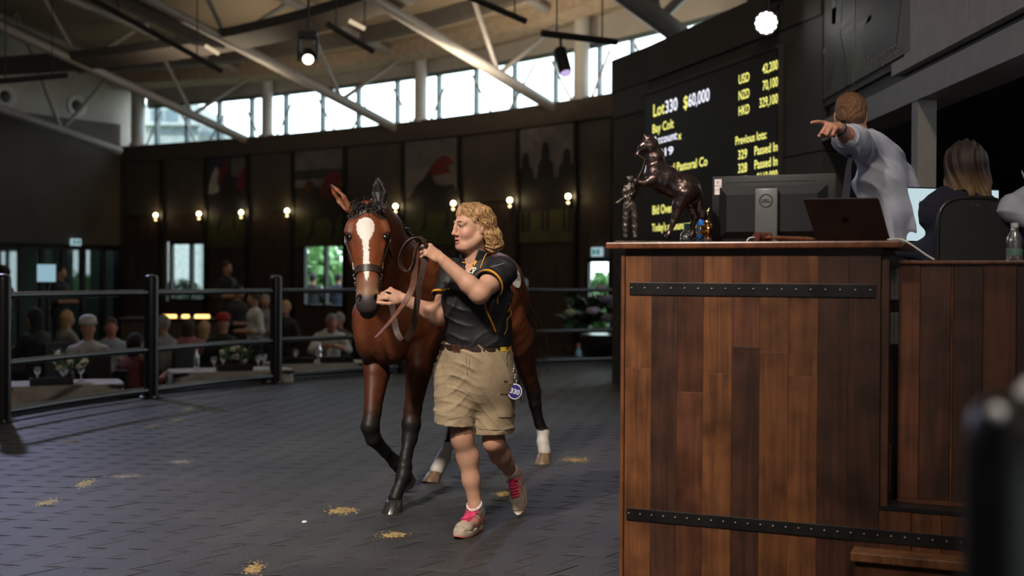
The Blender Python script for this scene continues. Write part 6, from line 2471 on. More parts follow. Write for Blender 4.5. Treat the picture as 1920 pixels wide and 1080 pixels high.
MB().tube(spline([hk + UZ * .012, hk + un * .008 + UZ * .006, hk + un * .006 - UZ * .01, hk - un * .002 - UZ * .012], 5), .003, 6).build('snap_hook', M_steel, tt_, smooth=True)
# ------------------------------------------------------------------ leather lead
M_lead = mat('brown_lead_leather', (.040, .021, .015), .5, var=.2, scale=30, bump=.08)
M_lead2 = mat('red_brown_lead_leather', (.115, .042, .026), .62, var=.2, scale=30)
lead = empty('lead_rein', P(790, 470, 5.80), 'long brown leather lead looped through both of the woman\'s hands', 'lead')
fist = w_lw + ld * .085
p_loop = spline([P(800, 462, 5.775), P(790, 447, 5.77), P(776, 446, 5.765), P(761, 458, 5.765), P(751, 480, 5.77), P(751, 497, 5.775), P(759, 507, 5.785), P(769, 506, 5.79),
                 P(776, 494, 5.79), P(781, 470, 5.79), P(790, 450, 5.785), P(798, 452, 5.78)], 6)
m = MB()
m.strap(p_loop, .028, .0045, V3(.55, .80, .1))
m.build('lead_strap', M_lead, lead, smooth=35)
p_down = spline([P(798, 462, 5.79), P(794, 500, 5.79), P(787, 530, 5.80), P(783, 560, 5.82), P(779, 590, 5.85), P(772, 618, 5.90), P(757, 640, 5.94), P(744, 622, 5.97),
                 P(738, 590, 5.98), P(734, 566, 5.98), P(731, 552, 5.985), P(724, 549, 6.0)], 6)
m = MB()
m.strap(p_down, .030, .0045, V3(.96, .05, -.15))
m.build('lead_strap', M_lead, lead, smooth=35)
p_end = spline([P(781, 470, 5.792), P(778, 500, 5.80), P(774, 535, 5.80), P(762, 562, 5.78), P(744, 588, 5.74), P(724, 612, 5.70), P(703, 634, 5.66)], 6)
m = MB()
m.strap(p_end, [.030] * (len(p_end) - 3) + [.030, .026, .014], .0045, V3(.7, .2, .62))
m.build('lead_end', M_lead2, lead, smooth=35)
p_clip = spline([P(733, 551, 5.985), P(724, 549, 5.99), HD(.53, .055, -.12), HD(.52, .03, -.150)], 5)
MB().tube(p_clip, .006, 8).build('lead_clip', mat('black_rubber_grip', (.015, .015, .015), .5), lead, smooth=True)
# ================================================================== bronze on the desk
M_bronze = mat('dark_patinated_bronze', (.075, .052, .048), .28, metal=.85, var=.25, scale=30, bump=.15, bscale=120)
M_bronze2 = mat('dull_bronze', (.085, .068, .055), .42, metal=.7, var=.25, scale=40, bump=.2, bscale=160)
DB = 5.02
def B(px, py, d=0.0):
    return P(px, py, DB + d)
bz = empty('bronze_statue', B(1240, 446) * V3(1, 1, 0) + UZ * ZD, 'bronze statue of a rearing horse held by a small standing groom, on a thin plinth', 'statue')
b0, b1 = B(1152, 445), B(1322, 445)
MB().bevbox((b0 + b1) / 2 * V3(1, 1, 0) + UZ * (ZD + .004) + NF * .0, (np.linalg.norm(b1 - b0), .13, .008), .002, np.array((nrm((b1 - b0) * V3(1, 1, 0)), nrm(np.cross(UZ, (b1 - b0))), UZ))).build('plinth', M_bronze2, bz)
ux = nrm((b1 - b0) * V3(1, 1, 0))
uy = nrm(np.cross(UZ, ux))
bp_ = []
bp_ += chain([B(1226, 326), B(1248, 338), B(1268, 350), B(1288, 352)], [(.040, .045), (.046, .060), (.044, .056), (.042, .052)], u=uy, k=.02)
bp_ += chain([B(1232, 322), B(1228, 298), B(1219, 275), B(1215, 263)], [(.030, .050), (.024, .036), (.018, .026), (.016, .020)], u=uy, k=.02)          # neck
bp_ += chain([B(1216, 262), B(1204, 276), B(1195, 290)], [(.017, .022), (.013, .016), (.0095, .011)], u=uy, k=.01)                              # head
bp_ += [Pr(B(1216, 270), B(1207, 280), (.010, .016), (.009, .012), u=uy, k=.01), El(B(1195, 291), .011, None, .008)]
for dy in (-.008, .010):
    bp_.append(Pr(B(1212, 260, dy), B(1207, 251, dy), .006, .002, k=.004))
# shoulders and fore legs, folded in the air
for dy, kx in ((-.030, 0), (.030, 5)):
    bp_ += [El(B(1230, 332, dy * .8), (.035, .025, .05), None, .02)]
    bp_ += chain([B(1224, 338, dy), B(1207 - kx, 344, dy), B(1192 - kx, 340, dy), B(1187 - kx, 352, dy), B(1190 - kx, 360, dy), B(1184 - kx, 366, dy)],
                 [.022, .014, .0115, .009, .008, .009], k=.01)
# hind quarters and legs
bp_ += [El(B(1290, 356), (.052, .048, .055), None, .03)]
for dy, pts in ((-.028, [(1284, 365), (1272, 386), (1268, 405), (1262, 418), (1254, 440), (1251, 444)]), (.028, [(1294, 366), (1298, 388), (1304, 408), (1299, 422), (1299, 440), (1295, 444)])):
    bp_ += chain([B(x, y, dy) for x, y in pts], [.042, .026, .016, .011, .010, .012], k=.012)
# tail
bp_ += chain([B(1304, 344), B(1310, 366), B(1311, 388), B(1318, 404), B(1324, 411)], [.012, .016, .019, .018, .006], k=.01)
# mane ridge and lead
bp_ += chain([B(1217, 256), B(1228, 266), B(1238, 288), B(1244, 308)], [(.010, .010), (.013, .012), (.013, .013), (.008, .010)], k=.008)
F = Field.around(bp_, .0036, .02)
F.add(bp_)
X, Y, Z = F.grid()
F.f += (.0007 * np.sin(X * 160 + 3 * np.sin(Z * 90)) * np.sin(Z * 140 + 2 * np.sin(X * 70))).astype(np.float32)
mane_ = [Pr(B(1217, 256), B(1240, 300), .02)]
v, f = F.mesh(1)
mesh_obj('bronze_horse', v, f, M_bronze, bz, smooth=True)
MB().tube(spline([B(1197, 291, -.01), B(1208, 300, -.012), B(1204, 318, -.012), B(1197, 332, -.012), B(1196, 342, -.01)], 6), .0028, 6).build('bronze_rein', M_bronze2, bz, smooth=True)
# groom: seen from behind, cap, one arm out to the left, one up to the rein
gr_ = []
gr_ += chain([B(1181, 388), B(1182, 372), B(1182, 356), B(1181, 347)], [(.0235, .018), (.022, .016), (.0255, .016), (.014, .010)], u=ux, k=.008)
gr_ += [Pr(B(1181, 346), B(1181, 340), .007, .007, k=.004), El(B(1181.5, 337), (.0115, .012, .0125), None, .004), Pr(B(1177, 333.5), B(1186, 333.5), (.0085, .006), (.0085, .006), u=ux, k=.004)]
for pts, rr in (([(1174, 350), (1169, 360), (1172, 370)], .009), ([(1172, 370), (1164, 376), (1156, 381)], .0075), ([(1189, 350), (1193, 362), (1190, 356)], .009), ([(1190, 358), (1196, 348), (1198, 342)], .0075)):
    gr_ += chain([B(x, y) for x, y in pts], [rr, rr * .9, rr * .75], k=.005)
for pts in ([(1176, 386), (1174, 408), (1173, 426), (1174, 442)], [(1187, 386), (1191, 408), (1191, 426), (1191, 442)]):
    gr_ += chain([B(x, y) for x, y in pts], [(.0165, .016), (.0135, .013), (.012, .0115), (.011, .011)], k=.008)
gr_ += [Pr(B(1174, 443, .0), B(1174, 444, -.03), .009, .007, k=.004), Pr(B(1191, 443, .0), B(1192, 444, -.03), .009, .007, k=.004)]
F = Field.around(gr_, .0026, .012)
F.add(gr_)
X, Y, Z = F.grid()
F.f += (.0009 * np.sin(Z * 260 + 3 * np.sin(X * 120))).astype(np.float32)
v, f = F.mesh(1)
mesh_obj('bronze_groom', v, f, M_bronze2, bz, smooth=True)
# ================================================================== auctioneer
M_shirt_b = mat('pale_blue_business_shirt', (.42, .44, .54), .75, var=.04, scale=12, bump=.1, bscale=300)
AZ = 6.55
a_ls = P(1628, 282, AZ - .05)           # shoulder of the pointing arm
a_rs = P(1686, 330, AZ + .16)
a_el = P(1596, 264, AZ - .34)
a_wr = P(1573, 240, AZ - .55)
AF = nrm(V3(-.85, .30, 0))              # chest faces the screen wall side
tr = [P(1664, 470, AZ + .02), P(1660, 400, AZ), P(1652, 340, AZ), P(1650, 300, AZ)]
AL = nrm(V3(.55, .83, 0))
ash = chain(tr, [(.150, .120), (.155, .125), (.170, .125), (.13, .095)], u=AL, k=.06)
ash += [Pr(a_ls, a_rs, .075, .075, k=.06), Pr(P(1630, 262, AZ + .02), P(1650, 290, AZ + .03), .062, .09, k=.05)]
arm_s = [Pr(a_ls + UZ * .01, a_el, (.082, .085), (.066, .068), u=UZ, k=.05), Pr(a_el, a_el + (a_wr - a_el) * .28, .066, .060, k=.03)]
ars = [Pr(a_rs, P(1702, 380, AZ + .10), .072, .066, k=.05), Pr(P(1702, 380, AZ + .10), P(1697, 425, AZ - .02), .062, .05, k=.04)]
allp = ash + arm_s + ars
F = Field.around(allp, .0055, .03)
F.add(allp)
wrinkle(F, .016, [((.75, .1, .6), 21, .4, 1, (-.5, .2, .8), 6), ((.6, .2, .8), 33, 1.6, .6, (.7, .3, -.4), 7)])
v, f = F.mesh(1)
auct = None
# skin: head, neck, forearm, hand
ahc = P(1594, 216, AZ + .0)
AHF = nrm(V3(.16, .98, -.02))          # face turned away, to the left
AHL = nrm(np.cross(UZ, AHF))            # its left
AXA = np.array((AHF, AHL, UZ))
def QA(f_, l_, z_):
    return ahc + AHF * f_ + AHL * l_ + UZ * z_
sk_ = [El(QA(-.012, 0, .030), (.098, .077, .082), AXA, .02), El(QA(.028, 0, -.03), (.070, .062, .085), AXA, .03), El(QA(.085, 0, -.10), .02, None, .02),
       Pr(QA(.092, 0, .0), QA(.108, 0, -.035), .009, .011, k=.008), Pr(QA(-.035, 0, -.06), P(1622, 268, AZ + .02), (.056, .058), (.062, .06), u=AHL, k=.04)]
for s_ in (-1, 1):
    sk_ += [El(QA(-.006, s_ * .079, -.010), (.019, .010, .034), np.array((nrm(AHF - AHL * s_ * .4), nrm(AHL * s_ + AHF * .4), UZ)), .005), Pr(QA(0, s_ * .058, -.06), QA(.06, s_ * .026, -.10), .02, .02, k=.03)]
sk_ += [Pr(P(1622, 268, AZ + .02), P(1640, 300, AZ + .02), .05, .06, k=.03), Pr(P(1640, 300, AZ + .02), a_ls, .05, .05, k=.03), Pr(a_ls, a_el, .05, .05, k=.03)]
sk_ += [Pr(a_el, a_el + (a_wr - a_el) * .4, .048, .046, k=.02), Pr(a_el + (a_wr - a_el) * .4, a_wr, (.045, .042), (.032, .026), u=UZ, k=.02)]
hdir = nrm(P(1545, 231, AZ - .66) - a_wr)
sk_ += hand_prims(a_wr, hdir, nrm(V3(.25, -.35, .9)), 1, [(6, 8, 5), (72, 88, 55), (76, 88, 55), (80, 86, 55)], (8, 62, 60), 1.12)
F = Field.around(sk_, .0038, .02)
F.add(sk_)
v2, f2 = F.mesh(1)
col = np.tile(np.array((.50, .25, .165)), (len(v2), 1))
wz = np.clip(.5 + .5 * fbm(v2, 40, 12), 0, 1)[:, None] * .3
col = col * (1 - wz) + np.array((.50, .17, .11)) * wz
auct = mesh_obj('person', v2, f2, vcol_mat('ruddy_skin', .5, bump=.05, bscale=400, spec=.35, sss=.06, var=.06, vscale=30), None,
                origin=V3(tr[0][0], tr[0][1], .55), smooth=True, cols=col)
tag(auct, 'auctioneer in a pale blue shirt standing behind the rostrum, arm stretched out pointing', 'person')
mesh_obj('business_shirt', v, f, M_shirt_b, auct, smooth=True)
# rolled cuff, collar
d, a, b = frame(a_wr - a_el)
c_ = a_el + (a_wr - a_el) * .27
m = MB()
m.lathe([(.052, -.02), (.067, -.025), (.068, .018), (.064, .026), (.056, .022)], c_, d, 22)
m.build('rolled_cuff', M_shirt_b, auct, smooth=60)
m = MB()
nb_ = P(1616, 258, AZ + .02)
m.lathe([(.066, -.02), (.072, -.015), (.068, .030), (.070, .036), (.062, .034), (.060, 0)], nb_, nrm(V3(-.25, 0, 1)), 24)
m.build('shirt_collar', M_shirt_b, auct, smooth=60)
m = MB()
m.bevbox(P(1592, 292, AZ - .36), (.03, .02, .018), .005)
m.build('sleeve_badge', mat('violet_badge', (.05, .05, .22), .6), auct)
# hair: short, brushed up
hr_ = [El(QA(-.014, 0, .038), (.106, .085, .087), AXA, .02), El(QA(.05, 0, .088), (.05, .06, .030), AXA, .03), El(QA(-.05, 0, -.015), (.065, .076, .06), AXA, .02)]
F = Field.around(hr_, .0034, .02)
F.add(hr_)
X, Y, Z = F.grid()
q0 = (X - ahc[0]) * AHF[0] + (Y - ahc[1]) * AHF[1] + (Z - ahc[2]) * 0
q1 = (X - ahc[0]) * AHL[0] + (Y - ahc[1]) * AHL[1]
F.f += (.0035 * np.sin(q1 * 190 + 3 * np.sin(q0 * 60 + Z * 40)) * np.sin(q0 * 90 + Z * 110)).astype(np.float32)
F.cut([El(QA(.11, 0, -.03), (.085, .12, .10), AXA), El(QA(.0, .09, -.03), (.036, .05, .05), AXA), El(QA(.0, -.09, -.03), (.036, .05, .05), AXA), El(QA(-.03, 0, -.10), (.1, .1, .035), AXA)], .01)
v, f = F.mesh(1)
col = np.tile(np.array((.19, .088, .036)), (len(v), 1))
wz = np.clip(.5 + .6 * fbm(v, 60, 14), 0, 1)[:, None]
col = col * (1 - wz) + np.array((.15, .07, .03)) * wz
k_ = sm(-(v[:, 2] - ahc[2]), -.02, .05)[:, None]
col = col * (1 - k_ * .5) + np.array((.10, .05, .03)) * k_ * .5
mesh_obj('hair', v, f, vcol_mat('short_ginger_hair', .6, bump=.6, bscale=300, var=.3, vscale=150), auct, smooth=True, cols=col)
# watch, headset
wc = a_wr + nrm(a_wr - a_el) * -.012
d, a, b = frame(a_wr - a_el)
MB().lathe([(.037, -.013), (.040, -.012), (.040, .012), (.037, .013)], wc, d, 22, sy=.86).build('watch_strap', M_black, auct, smooth=50)
MB().bevbox(wc + UZ * .034 + V3(.012, -.01, 0), (.03, .034, .012), .004).build('watch_face', mat('watch_glass', (.01, .01, .012), .1), auct)
hs = spline([QA(-.005, -.083, .02), QA(-.055, -.072, -.022), QA(-.085, -.03, -.03), QA(-.088, .02, -.03), QA(-.06, .07, -.025), QA(-.01, .083, .0)], 6)
MB().tube(hs, .0035, 6).build('headset_band', M_black, auct, smooth=True)
# necktie hanging in front
MB().strap([P(1602, 268, AZ + .03), P(1592, 310, AZ + .02), P(1588, 350, AZ + .0), P(1584, 392, AZ - .02)], [.02, .03, .042, .046], .008, V3(.8, -.5, 0)).build('necktie', mat('dark_purple_tie', (.008, .006, .022), .7), auct)
# trousers below the shirt
tp_ = [Pr(P(1660, 462, AZ + .02), P(1672, 560, AZ + .05), (.15, .125), (.15, .12), u=AL, k=.04)]
for s_ in (-1, 1):
    h0 = P(1668, 560, AZ + .05) + AL * s_ * .085
    tp_.append(Pr(h0, V3(h0[0], h0[1], .64), (.09, .1), (.07, .075), u=AL, k=.04))
F = Field.around(tp_, .009, .03)
F.add(tp_)
v, f = F.mesh(1)
mesh_obj('trousers', v, f, mat('charcoal_trousers', (.035, .035, .040), .8), auct, smooth=True)
for s_ in (-1, 1):
    h0 = P(1668, 560, AZ + .05) + AL * s_ * .085
    m = MB().sphere(V3(h0[0], h0[1], .60) + AF * .05, (.13, .06, .05), 14, 8)
    m.build('shoe', M_black, auct, smooth=True)
# ================================================================== seated clerk with chair and screen
SZ = 5.75
chair = empty('office_chair', P(1825, 480, SZ - .18) * V3(1, 1, 0) + UZ * .55, 'black mesh-back office chair at the right edge, its back to us', 'chair')
cb0 = P(1826, 440, SZ - .14)
AXC = np.array((nrm(V3(1, .05, 0)), nrm(V3(-.05, 1, 0)), UZ))
ztop_ = P(1826, 371, SZ - .14)[2]
zb_ = P(1826, 560, SZ - .14)[2]
hw = (1895 - 1758) / 2 / FPX * SZ
m = MB()
po = []
for t in np.linspace(0, 2 * math.pi, 40)[:-1]:
    c, s = math.cos(t), math.sin(t)
    x = hw * math.copysign(abs(c) ** .55, c)
    y = (ztop_ - zb_) / 2 * math.copysign(abs(s) ** .42, s)
    po.append((x * (1 - .10 * (1 - (y / (ztop_ - zb_) * 2)) * .0) * (1.0 if s < 0 else 1 - .12 * abs(s) ** 6), y))
cc_ = V3(cb0[0], cb0[1], (ztop_ + zb_) / 2)
M_mesh = mat('black_mesh_fabric', (.010, .010, .012), .7, bump=.5, bscale=900)
m.prism(po, cc_ + AXC[1] * -.012, AXC[0], UZ, AXC[1], .02)
fix_normals(m.build('backrest', M_mesh, chair, smooth=30))
rim = [cc_ + AXC[0] * x + UZ * y - AXC[1] * .006 for x, y in po]
MB().tube(rim, .011, 8, closed=True).build('back_frame', mat('satin_black_plastic', (.016, .016, .018), .3), chair, smooth=True)
MB().bevbox(V3(cc_[0], cc_[1] + .27, 1.02), (.50, .50, .07), .03, AXC).build('seat', M_mesh, chair, smooth=40)
MB().tube([V3(cc_[0], cc_[1] - .03, (ztop_ + zb_) / 2 - .1), V3(cc_[0], cc_[1] - .02, .98), V3(cc_[0], cc_[1] + .2, .96)], .025, 8).build('back_support', M_black, chair, smooth=40)
MB().lathe([(.03, .06), (.03, .43)], V3(cc_[0], cc_[1] + .26, .55), n=14).build('gas_lift', M_black, chair, smooth=40)
for k_ in range(5):
    a = k_ * 2 * math.pi / 5 + .3
    c0 = V3(cc_[0], cc_[1] + .26, .64)
    e0 = c0 + V3(.28 * math.cos(a), .28 * math.sin(a), -.045)
    MB().tube([c0, e0], [.024, .016], 8).build('base_arm', M_black, chair, smooth=40)
    MB().sphere(e0 - UZ * .016, (.028, .028, .028), 10, 6).build('castor', M_black, chair, smooth=True)
for x in (-5, 2, 6):
    MB().box(cc_ + UZ * ((ztop_ - zb_) / 2 - .035) + AXC[0] * .003 * x - AXC[1] * .014, (.004, .002, .012), AXC).build('back_tab', M_plasg, chair)
# clerk
khc = P(1808, 312, SZ + .08)
KF = nrm(V3(-.12, .99, 0))
KL = nrm(np.cross(UZ, KF))
kp = [El(khc + UZ * .02, (.075, .092, .098), np.array((KL, KF, UZ)), .03), El(khc + KF * .03 - UZ * .04, (.06, .07, .085), np.array((KL, KF, UZ)), .03),
      Pr(khc - UZ * .07, khc - UZ * .16 + V3(-.01, 0, 0), .052, .058, k=.03)]
F = Field.around(kp, .006, .02)
F.add(kp)
v, f = F.mesh(1)
clerk = mesh_obj('person', v, f, M_skin, None, origin=V3(khc[0], khc[1], .55), smooth=True, cols=np.tile(np.array((.45, .23, .15)), (len(v), 1)))
tag(clerk, 'woman with brown hair fading to blonde sitting in the mesh-back chair, seen from behind', 'person')
kz = khc[2]
kb = [Pr(P(1800, 385, SZ + .07), P(1800, 480, SZ + .05), (.175, .10), (.16, .12), u=KL, k=.06), Pr(P(1800, 380, SZ + .07), P(1802, 366, SZ + .08), (.13, .08), (.075, .065), u=KL, k=.05),
      Pr(P(1800, 480, SZ + .05), P(1800, 540, SZ + .05), (.16, .13), (.19, .16), u=KL, k=.06)]
for s_, ex in ((-1, 1734), (1, 1872)):
    sh_ = khc - UZ * .235 + KL * s_ * .165
    el_ = P(ex, 470, SZ + .12)
    kb += [Pr(sh_, el_, .066, .052, k=.05), Pr(el_, el_ + KF * .22 + UZ * .0 + KL * s_ * -.05, .05, .035, k=.03)]
F = Field.around(kb, .008, .03)
F.add(kb)
wrinkle(F, .009, [((.4, .1, 1), 30, .3, 1, (1, 0, .1), 9), ((.9, 0, -.4), 28, 1.3, .8, (.2, .1, 1), 8)])
v, f = F.mesh(1)
mesh_obj('navy_top', v, f, mat('navy_knit', (.005, .006, .018), .9, sheen=.0, bump=.15, bscale=400), clerk, smooth=True)
kh = [El(khc + UZ * .025 - KF * .01, (.095, .105, .108), np.array((KL, KF, UZ)), .03), Pr(khc - KF * .03 + UZ * 0, khc - KF * .05 - UZ * .15 + V3(.012, 0, 0), (.105, .075), (.108, .055), u=KL, k=.04),
      Pr(khc + V3(.05, -.03, -.06), khc + V3(.072, -.05, -.18), (.05, .06), (.040, .045), u=KL, k=.03), Pr(khc + V3(-.06, -.01, -.05), khc + V3(-.080, -.02, -.13), (.04, .05), (.02, .03), u=KL, k=.03)]
F = Field.around(kh, .004, .03)
F.add(kh)
X, Y, Z = F.grid()
F.f += (.0065 * np.sin(X * 150 + 5 * np.sin(Z * 14) + 4 * np.sin(Y * 20)) * (.6 + .4 * np.sin(X * 57 + Z * 9))).astype(np.float32)
F.f += (.010 * np.sin(X * 75 + 1.2) * np.clip((khc[2] - .10 - Z) / .06, 0, 1)).astype(np.float32)
F.cut([El(khc + KF * .11 - UZ * .03, (.09, .075, .11), np.array((KL, KF, UZ))), El(khc - KF * .09 - UZ * .175 + V3(-.050, 0, 0), (.026, .09, .05), None)], .01)
v, f = F.mesh(1)
t_ = sm(khc[2] - v[:, 2] + .025 * fbm(v, 40, 17), .0, .18)[:, None]
col = np.array((.030, .018, .014)) * (1 - t_) + np.array((.22, .13, .06)) * t_
wz = np.clip(.5 + .7 * fbm(v * V3(3, 3, .4), 60, 18), 0, 1)[:, None]
col = col * (.75 + .5 * wz)
mesh_obj('hair', v, f, vcol_mat('ombre_hair', .62, bump=.4, bscale=220, var=.25, vscale=110, stretch=(3, 3, .3)), clerk, smooth=True, cols=col)
# lit monitor in front of her
dm = empty('desk_monitor', P(1745, 450, SZ + .75) * V3(1, 1, 0) + UZ * 1.30, 'monitor with a lit pale screen half hidden behind the seated clerk', 'monitor')
d0, d1 = P(1700, 354, SZ + .72), P(1800, 354, SZ + .80)
dE = nrm((d1 - d0) * V3(1, 1, 0))
dN = nrm(np.cross(UZ, dE))
AXS = np.array((dE, dN, UZ))
zt_, zb2 = P(1740, 354, SZ + .76)[2], P(1740, 452, SZ + .76)[2]
dw = .58
dc = d0 * V3(1, 1, 0) + dE * dw / 2 + UZ * (zt_ + zb2) / 2
MB().bevbox(dc + dN * .014, (dw + .016, .022, zt_ - zb2 + .016), .004, AXS).build('screen_shell', M_plasd, dm)
sc_ = MB().box(dc + dN * -.0 , (dw, .004, zt_ - zb2), AXS).build('lit_screen', emit_mat('pale_lit_screen', (.62, .80, .85), .85), dm)
for i, (fx, fz, w_, h_) in enumerate(((-.42, .25, .06, .006), (-.41, .12, .09, .006), (-.35, -.0, .22, .004), (-.40, -.12, .10, .005), (-.38, -.25, .12, .005))):
    MB().box(dc + dE * (fx * dw + w_ / 2 + .03) + UZ * fz * (zt_ - zb2) - dN * .003, (w_, .001, h_), AXS).build('screen_print', emit_mat('teal_screen_line', (.05, .42, .45), .6), dm)
MB().box(dc + dN * .05 - UZ * ((zt_ - zb2) / 2 + .06), (.06, .03, .24), AXS).build('stand', M_plasd, dm)
MB().bevbox(V3(dc[0], dc[1] + .05, 1.305), (.24, .18, .012), .003, AXS).build('stand_foot', M_plasd, dm)
wt = MB().bevbox(V3(dc[0] + .86, dc[1] + .02, 1.275), (2.0, .75, .05), .006, AXS)
dt = empty('clerk_table', V3(dc[0] + .86, dc[1] + .05, .55), 'dark work table behind the rostrum carrying the lit monitor', 'table')
wt.build('tabletop', W_drk, dt)
for sx in (-.9, .9):
    MB().box(V3(dc[0] + .86, dc[1], 0.9) + dE * sx, (.06, .6, .70), AXS).build('leg', M_black, dt)
# partial figure at the right edge: bent sleeve, hand on the ear out of frame
vz = 5.6
vs_ = [Pr(P(1898, 392, vz), P(1960, 360, vz + .1), (.062, .066), (.075, .08), k=.03), Pr(P(1898, 392, vz), P(1955, 425, vz - .12), (.060, .06), (.045, .045), k=.03),
       Pr(P(1985, 370, vz + .14), P(1985, 500, vz + .14), (.16, .12), (.16, .13), u=V3(1, 0, 0), k=.06)]
F = Field.around(vs_, .006, .03)
F.add(vs_)
wrinkle(F, .008, [((.5, .1, 1), 34, .3, 1, (1, 0, .1), 9)])
v, f = F.mesh(1)
per = empty('person', V3(P(1985, 400, vz + .14)[0], vz + .14, .55), 'person cut off by the right edge, only a bent pale blue sleeve in view', 'person')
mesh_obj('shirt', v, f, M_shirt_b, per, smooth=True)
ph_ = [El(P(2000, 300, vz + .14), (.08, .095, .115), None, .03), Pr(P(1998, 330, vz + .14), P(1990, 372, vz + .14), .055, .06, k=.03), Pr(P(1955, 425, vz - .12), P(1975, 436, vz - .2), .035, .03, k=.02),
       Pr(P(1985, 500, vz + .14), P(1985, 560, vz + .2), .15, .14, k=.04), Pr(P(1990, 372, vz + .14), P(1985, 500, vz + .14), .06, .1, k=.04), Pr(P(1988, 390, vz + .14), P(1955, 425, vz - .12), .03, .03, k=.02)]
F = Field.around(ph_, .008, .03)
F.add(ph_)
v, f = F.mesh(1)
mesh_obj('body', v, f, M_skin, per, smooth=True, cols=np.tile(np.array((.45, .23, .15)), (len(v), 1)))
MB().tube([P(1915, 320, vz + .05), P(1922, 334, vz + .05)], [.003, .007], 6).build('collar_tip', M_shirt_b, per)
# water bottle on the flap counter
wb2 = CA + E * du(1900) + NF * (D0 + .22) + UZ * zdt
o = empty('water_bottle', wb2, 'clear water bottle with a pale label at the right edge, by the office chair', 'bottle')
MB().lathe([(.026, 0), (.030, .005), (.030, .05), (.028, .055), (.030, .06), (.030, .085), (.026, .10), (.014, .122), (.0125, .135)], wb2, n=20).build('bottle_body', M_clear, o, smooth=50)
MB().lathe([(.0145, .134), (.0145, .150), (.012, .152)], wb2, n=14).build('cap', mat('white_cap', (.6, .62, .62), .5), o, smooth=50)
MB().lathe([(.0307, .022), (.0307, .05)], wb2, n=20).build('label_band', mat('green_label', (.12, .22, .18), .5), o, smooth=40)
# ================================================================== auction screen
SW = np.linalg.norm(B2 - B1)
scr = empty('auction_screen', B1 + SD * SW / 2 + UZ * 1.5, 'large black LED auction board showing lot 330 and sixty thousand dollars', 'screen')
AXB = np.array((SD, -SN, UZ))
zt3, zb3 = 3.43, 1.55
pc = B1 + SD * SW / 2 + SN * .03 + UZ * (zt3 + zb3) / 2
MB().box(pc + SD * .022, (SW + .045, .05, zt3 - zb3), AXB).build('panel', mat('led_panel_black', (.006, .006, .007), .55), scr)
fr_ = MB()
for (z, h) in ((zt3 + .02, .04), (zb3 - .02, .04)):
    fr_.box(B1 + SD * (SW / 2 + .02) + SN * .035 + UZ * z, (SW + .10, .07, h), AXB)
for u in (-.015, SW + .06):
    fr_.box(B1 + SD * u + SN * .012 + UZ * (zt3 + zb3) / 2, (.03, .07, zt3 - zb3), AXB)
fr_.build('frame', M_swall2, scr)
E_Y = emit_mat('led_yellow', (.92, .88, .22), 1.25)
E_W = emit_mat('led_white', (.88, .88, 1.0), 1.35)
SP0 = B1 + SN * .058
def sc_text(txt, xl, yb, xr, cap, yel=True):
    o_ = hit(xl, yb, SP0, SN)
    e_ = hit(xr, yb, SP0, SN)
    w = np.dot(e_ - o_, SD)
    o2 = hit(xl, yb - cap, SP0, SN)
    h = (o2[2] - o_[2]) / .70
    vs, fs = text_mesh(txt, 1.0, 0.0, offset=.012)
    wn_ = vs[:, 0].max() - vs[:, 0].min()
    xs = w / wn_
    pts = o_ + (vs[:, 0:1] - vs[:, 0].min()) * xs * SD + vs[:, 1:2] * h * UZ + SN * .0
    mesh_obj('led_text', pts, fs, E_Y if yel else E_W, scr)
for t in (('Lot', 1225, 219, 1246, 23, 1), ('330', 1247.5, 212.5, 1270, 23, 0), ('$', 1281.5, 204, 1289.5, 23, 1), ('60,000', 1290.5, 200.5, 1330, 23, 0),
          ('USD', 1385, 158, 1405, 17, 1), ('NZD', 1385, 188, 1405, 17, 1), ('HKD', 1385, 217, 1405, 17, 1),
          ('42,200', 1429.5, 138.5, 1458, 17.5, 1), ('70,100', 1430, 169.5, 1458, 17.5, 1), ('329,100', 1424, 202, 1458, 17.5, 1),
          ('Bay Colt', 1223.5, 250, 1263, 16, 1), ('Account', 1224, 272, 1269, 15, 0), ('x', 1271, 262, 1277.5, 15, 1), ('2019', 1224, 297, 1262, 14, 0),
          ('al Pastoral Co', 1258, 323, 1326, 16, 1), ('Previous lots:', 1379, 272, 1437, 15.5, 1),
          ('329', 1384, 299, 1400.5, 17, 1), ('Passed In', 1414.6, 291, 1457.5, 16.5, 1), ('328', 1384, 324.5, 1400.5, 17, 1), ('Passed In', 1414.6, 317, 1457.5, 16.5, 1),
          ('$110,000', 1419, 341, 1457.5, 16.5, 1), ('327', 1384, 349.5, 1400.5, 17, 1), ('Bid Over', 1223.5, 402, 1261, 16, 1), ("Today's announcements", 1222.5, 434, 1312, 14, 1)):
    sc_text(t[0], t[1], t[2], t[3], t[4], t[5])
# ================================================================== foreground silhouette at the right edge
fg = empty('dark_post', V3(.52, 1.12, 0), 'near-black rounded upright shape with pale glints, far out of focus at the right edge', 'post')  # unidentified dark shape, built as a plain post
fx = P(1908, 900, 1.12)
m = MB()
zt4 = P(1908, 735, 1.12)[2]
m.lathe([(.050, 0), (.050, zt4 - .10), (.049, zt4 - .05), (.044, zt4 - .02), (.030, zt4 - .004), (.004, zt4)], V3(fx[0], 1.12, 0), n=32)
m.build('body', mat('gloss_black_cover', (.010, .010, .011), .35), fg, smooth=50)
for (px, py) in ((1841, 770), (1904, 722), (1914, 824), (1893, 735)):
    q = P(px, py, 1.10)
    MB().sphere(q + V3(.006, -.02, 0), .0085, 10, 8).build('glint_ball', mat('glint_white', (.8, .8, .8), .3), fg, smooth=True)  # white balls added to stand in for bright glints
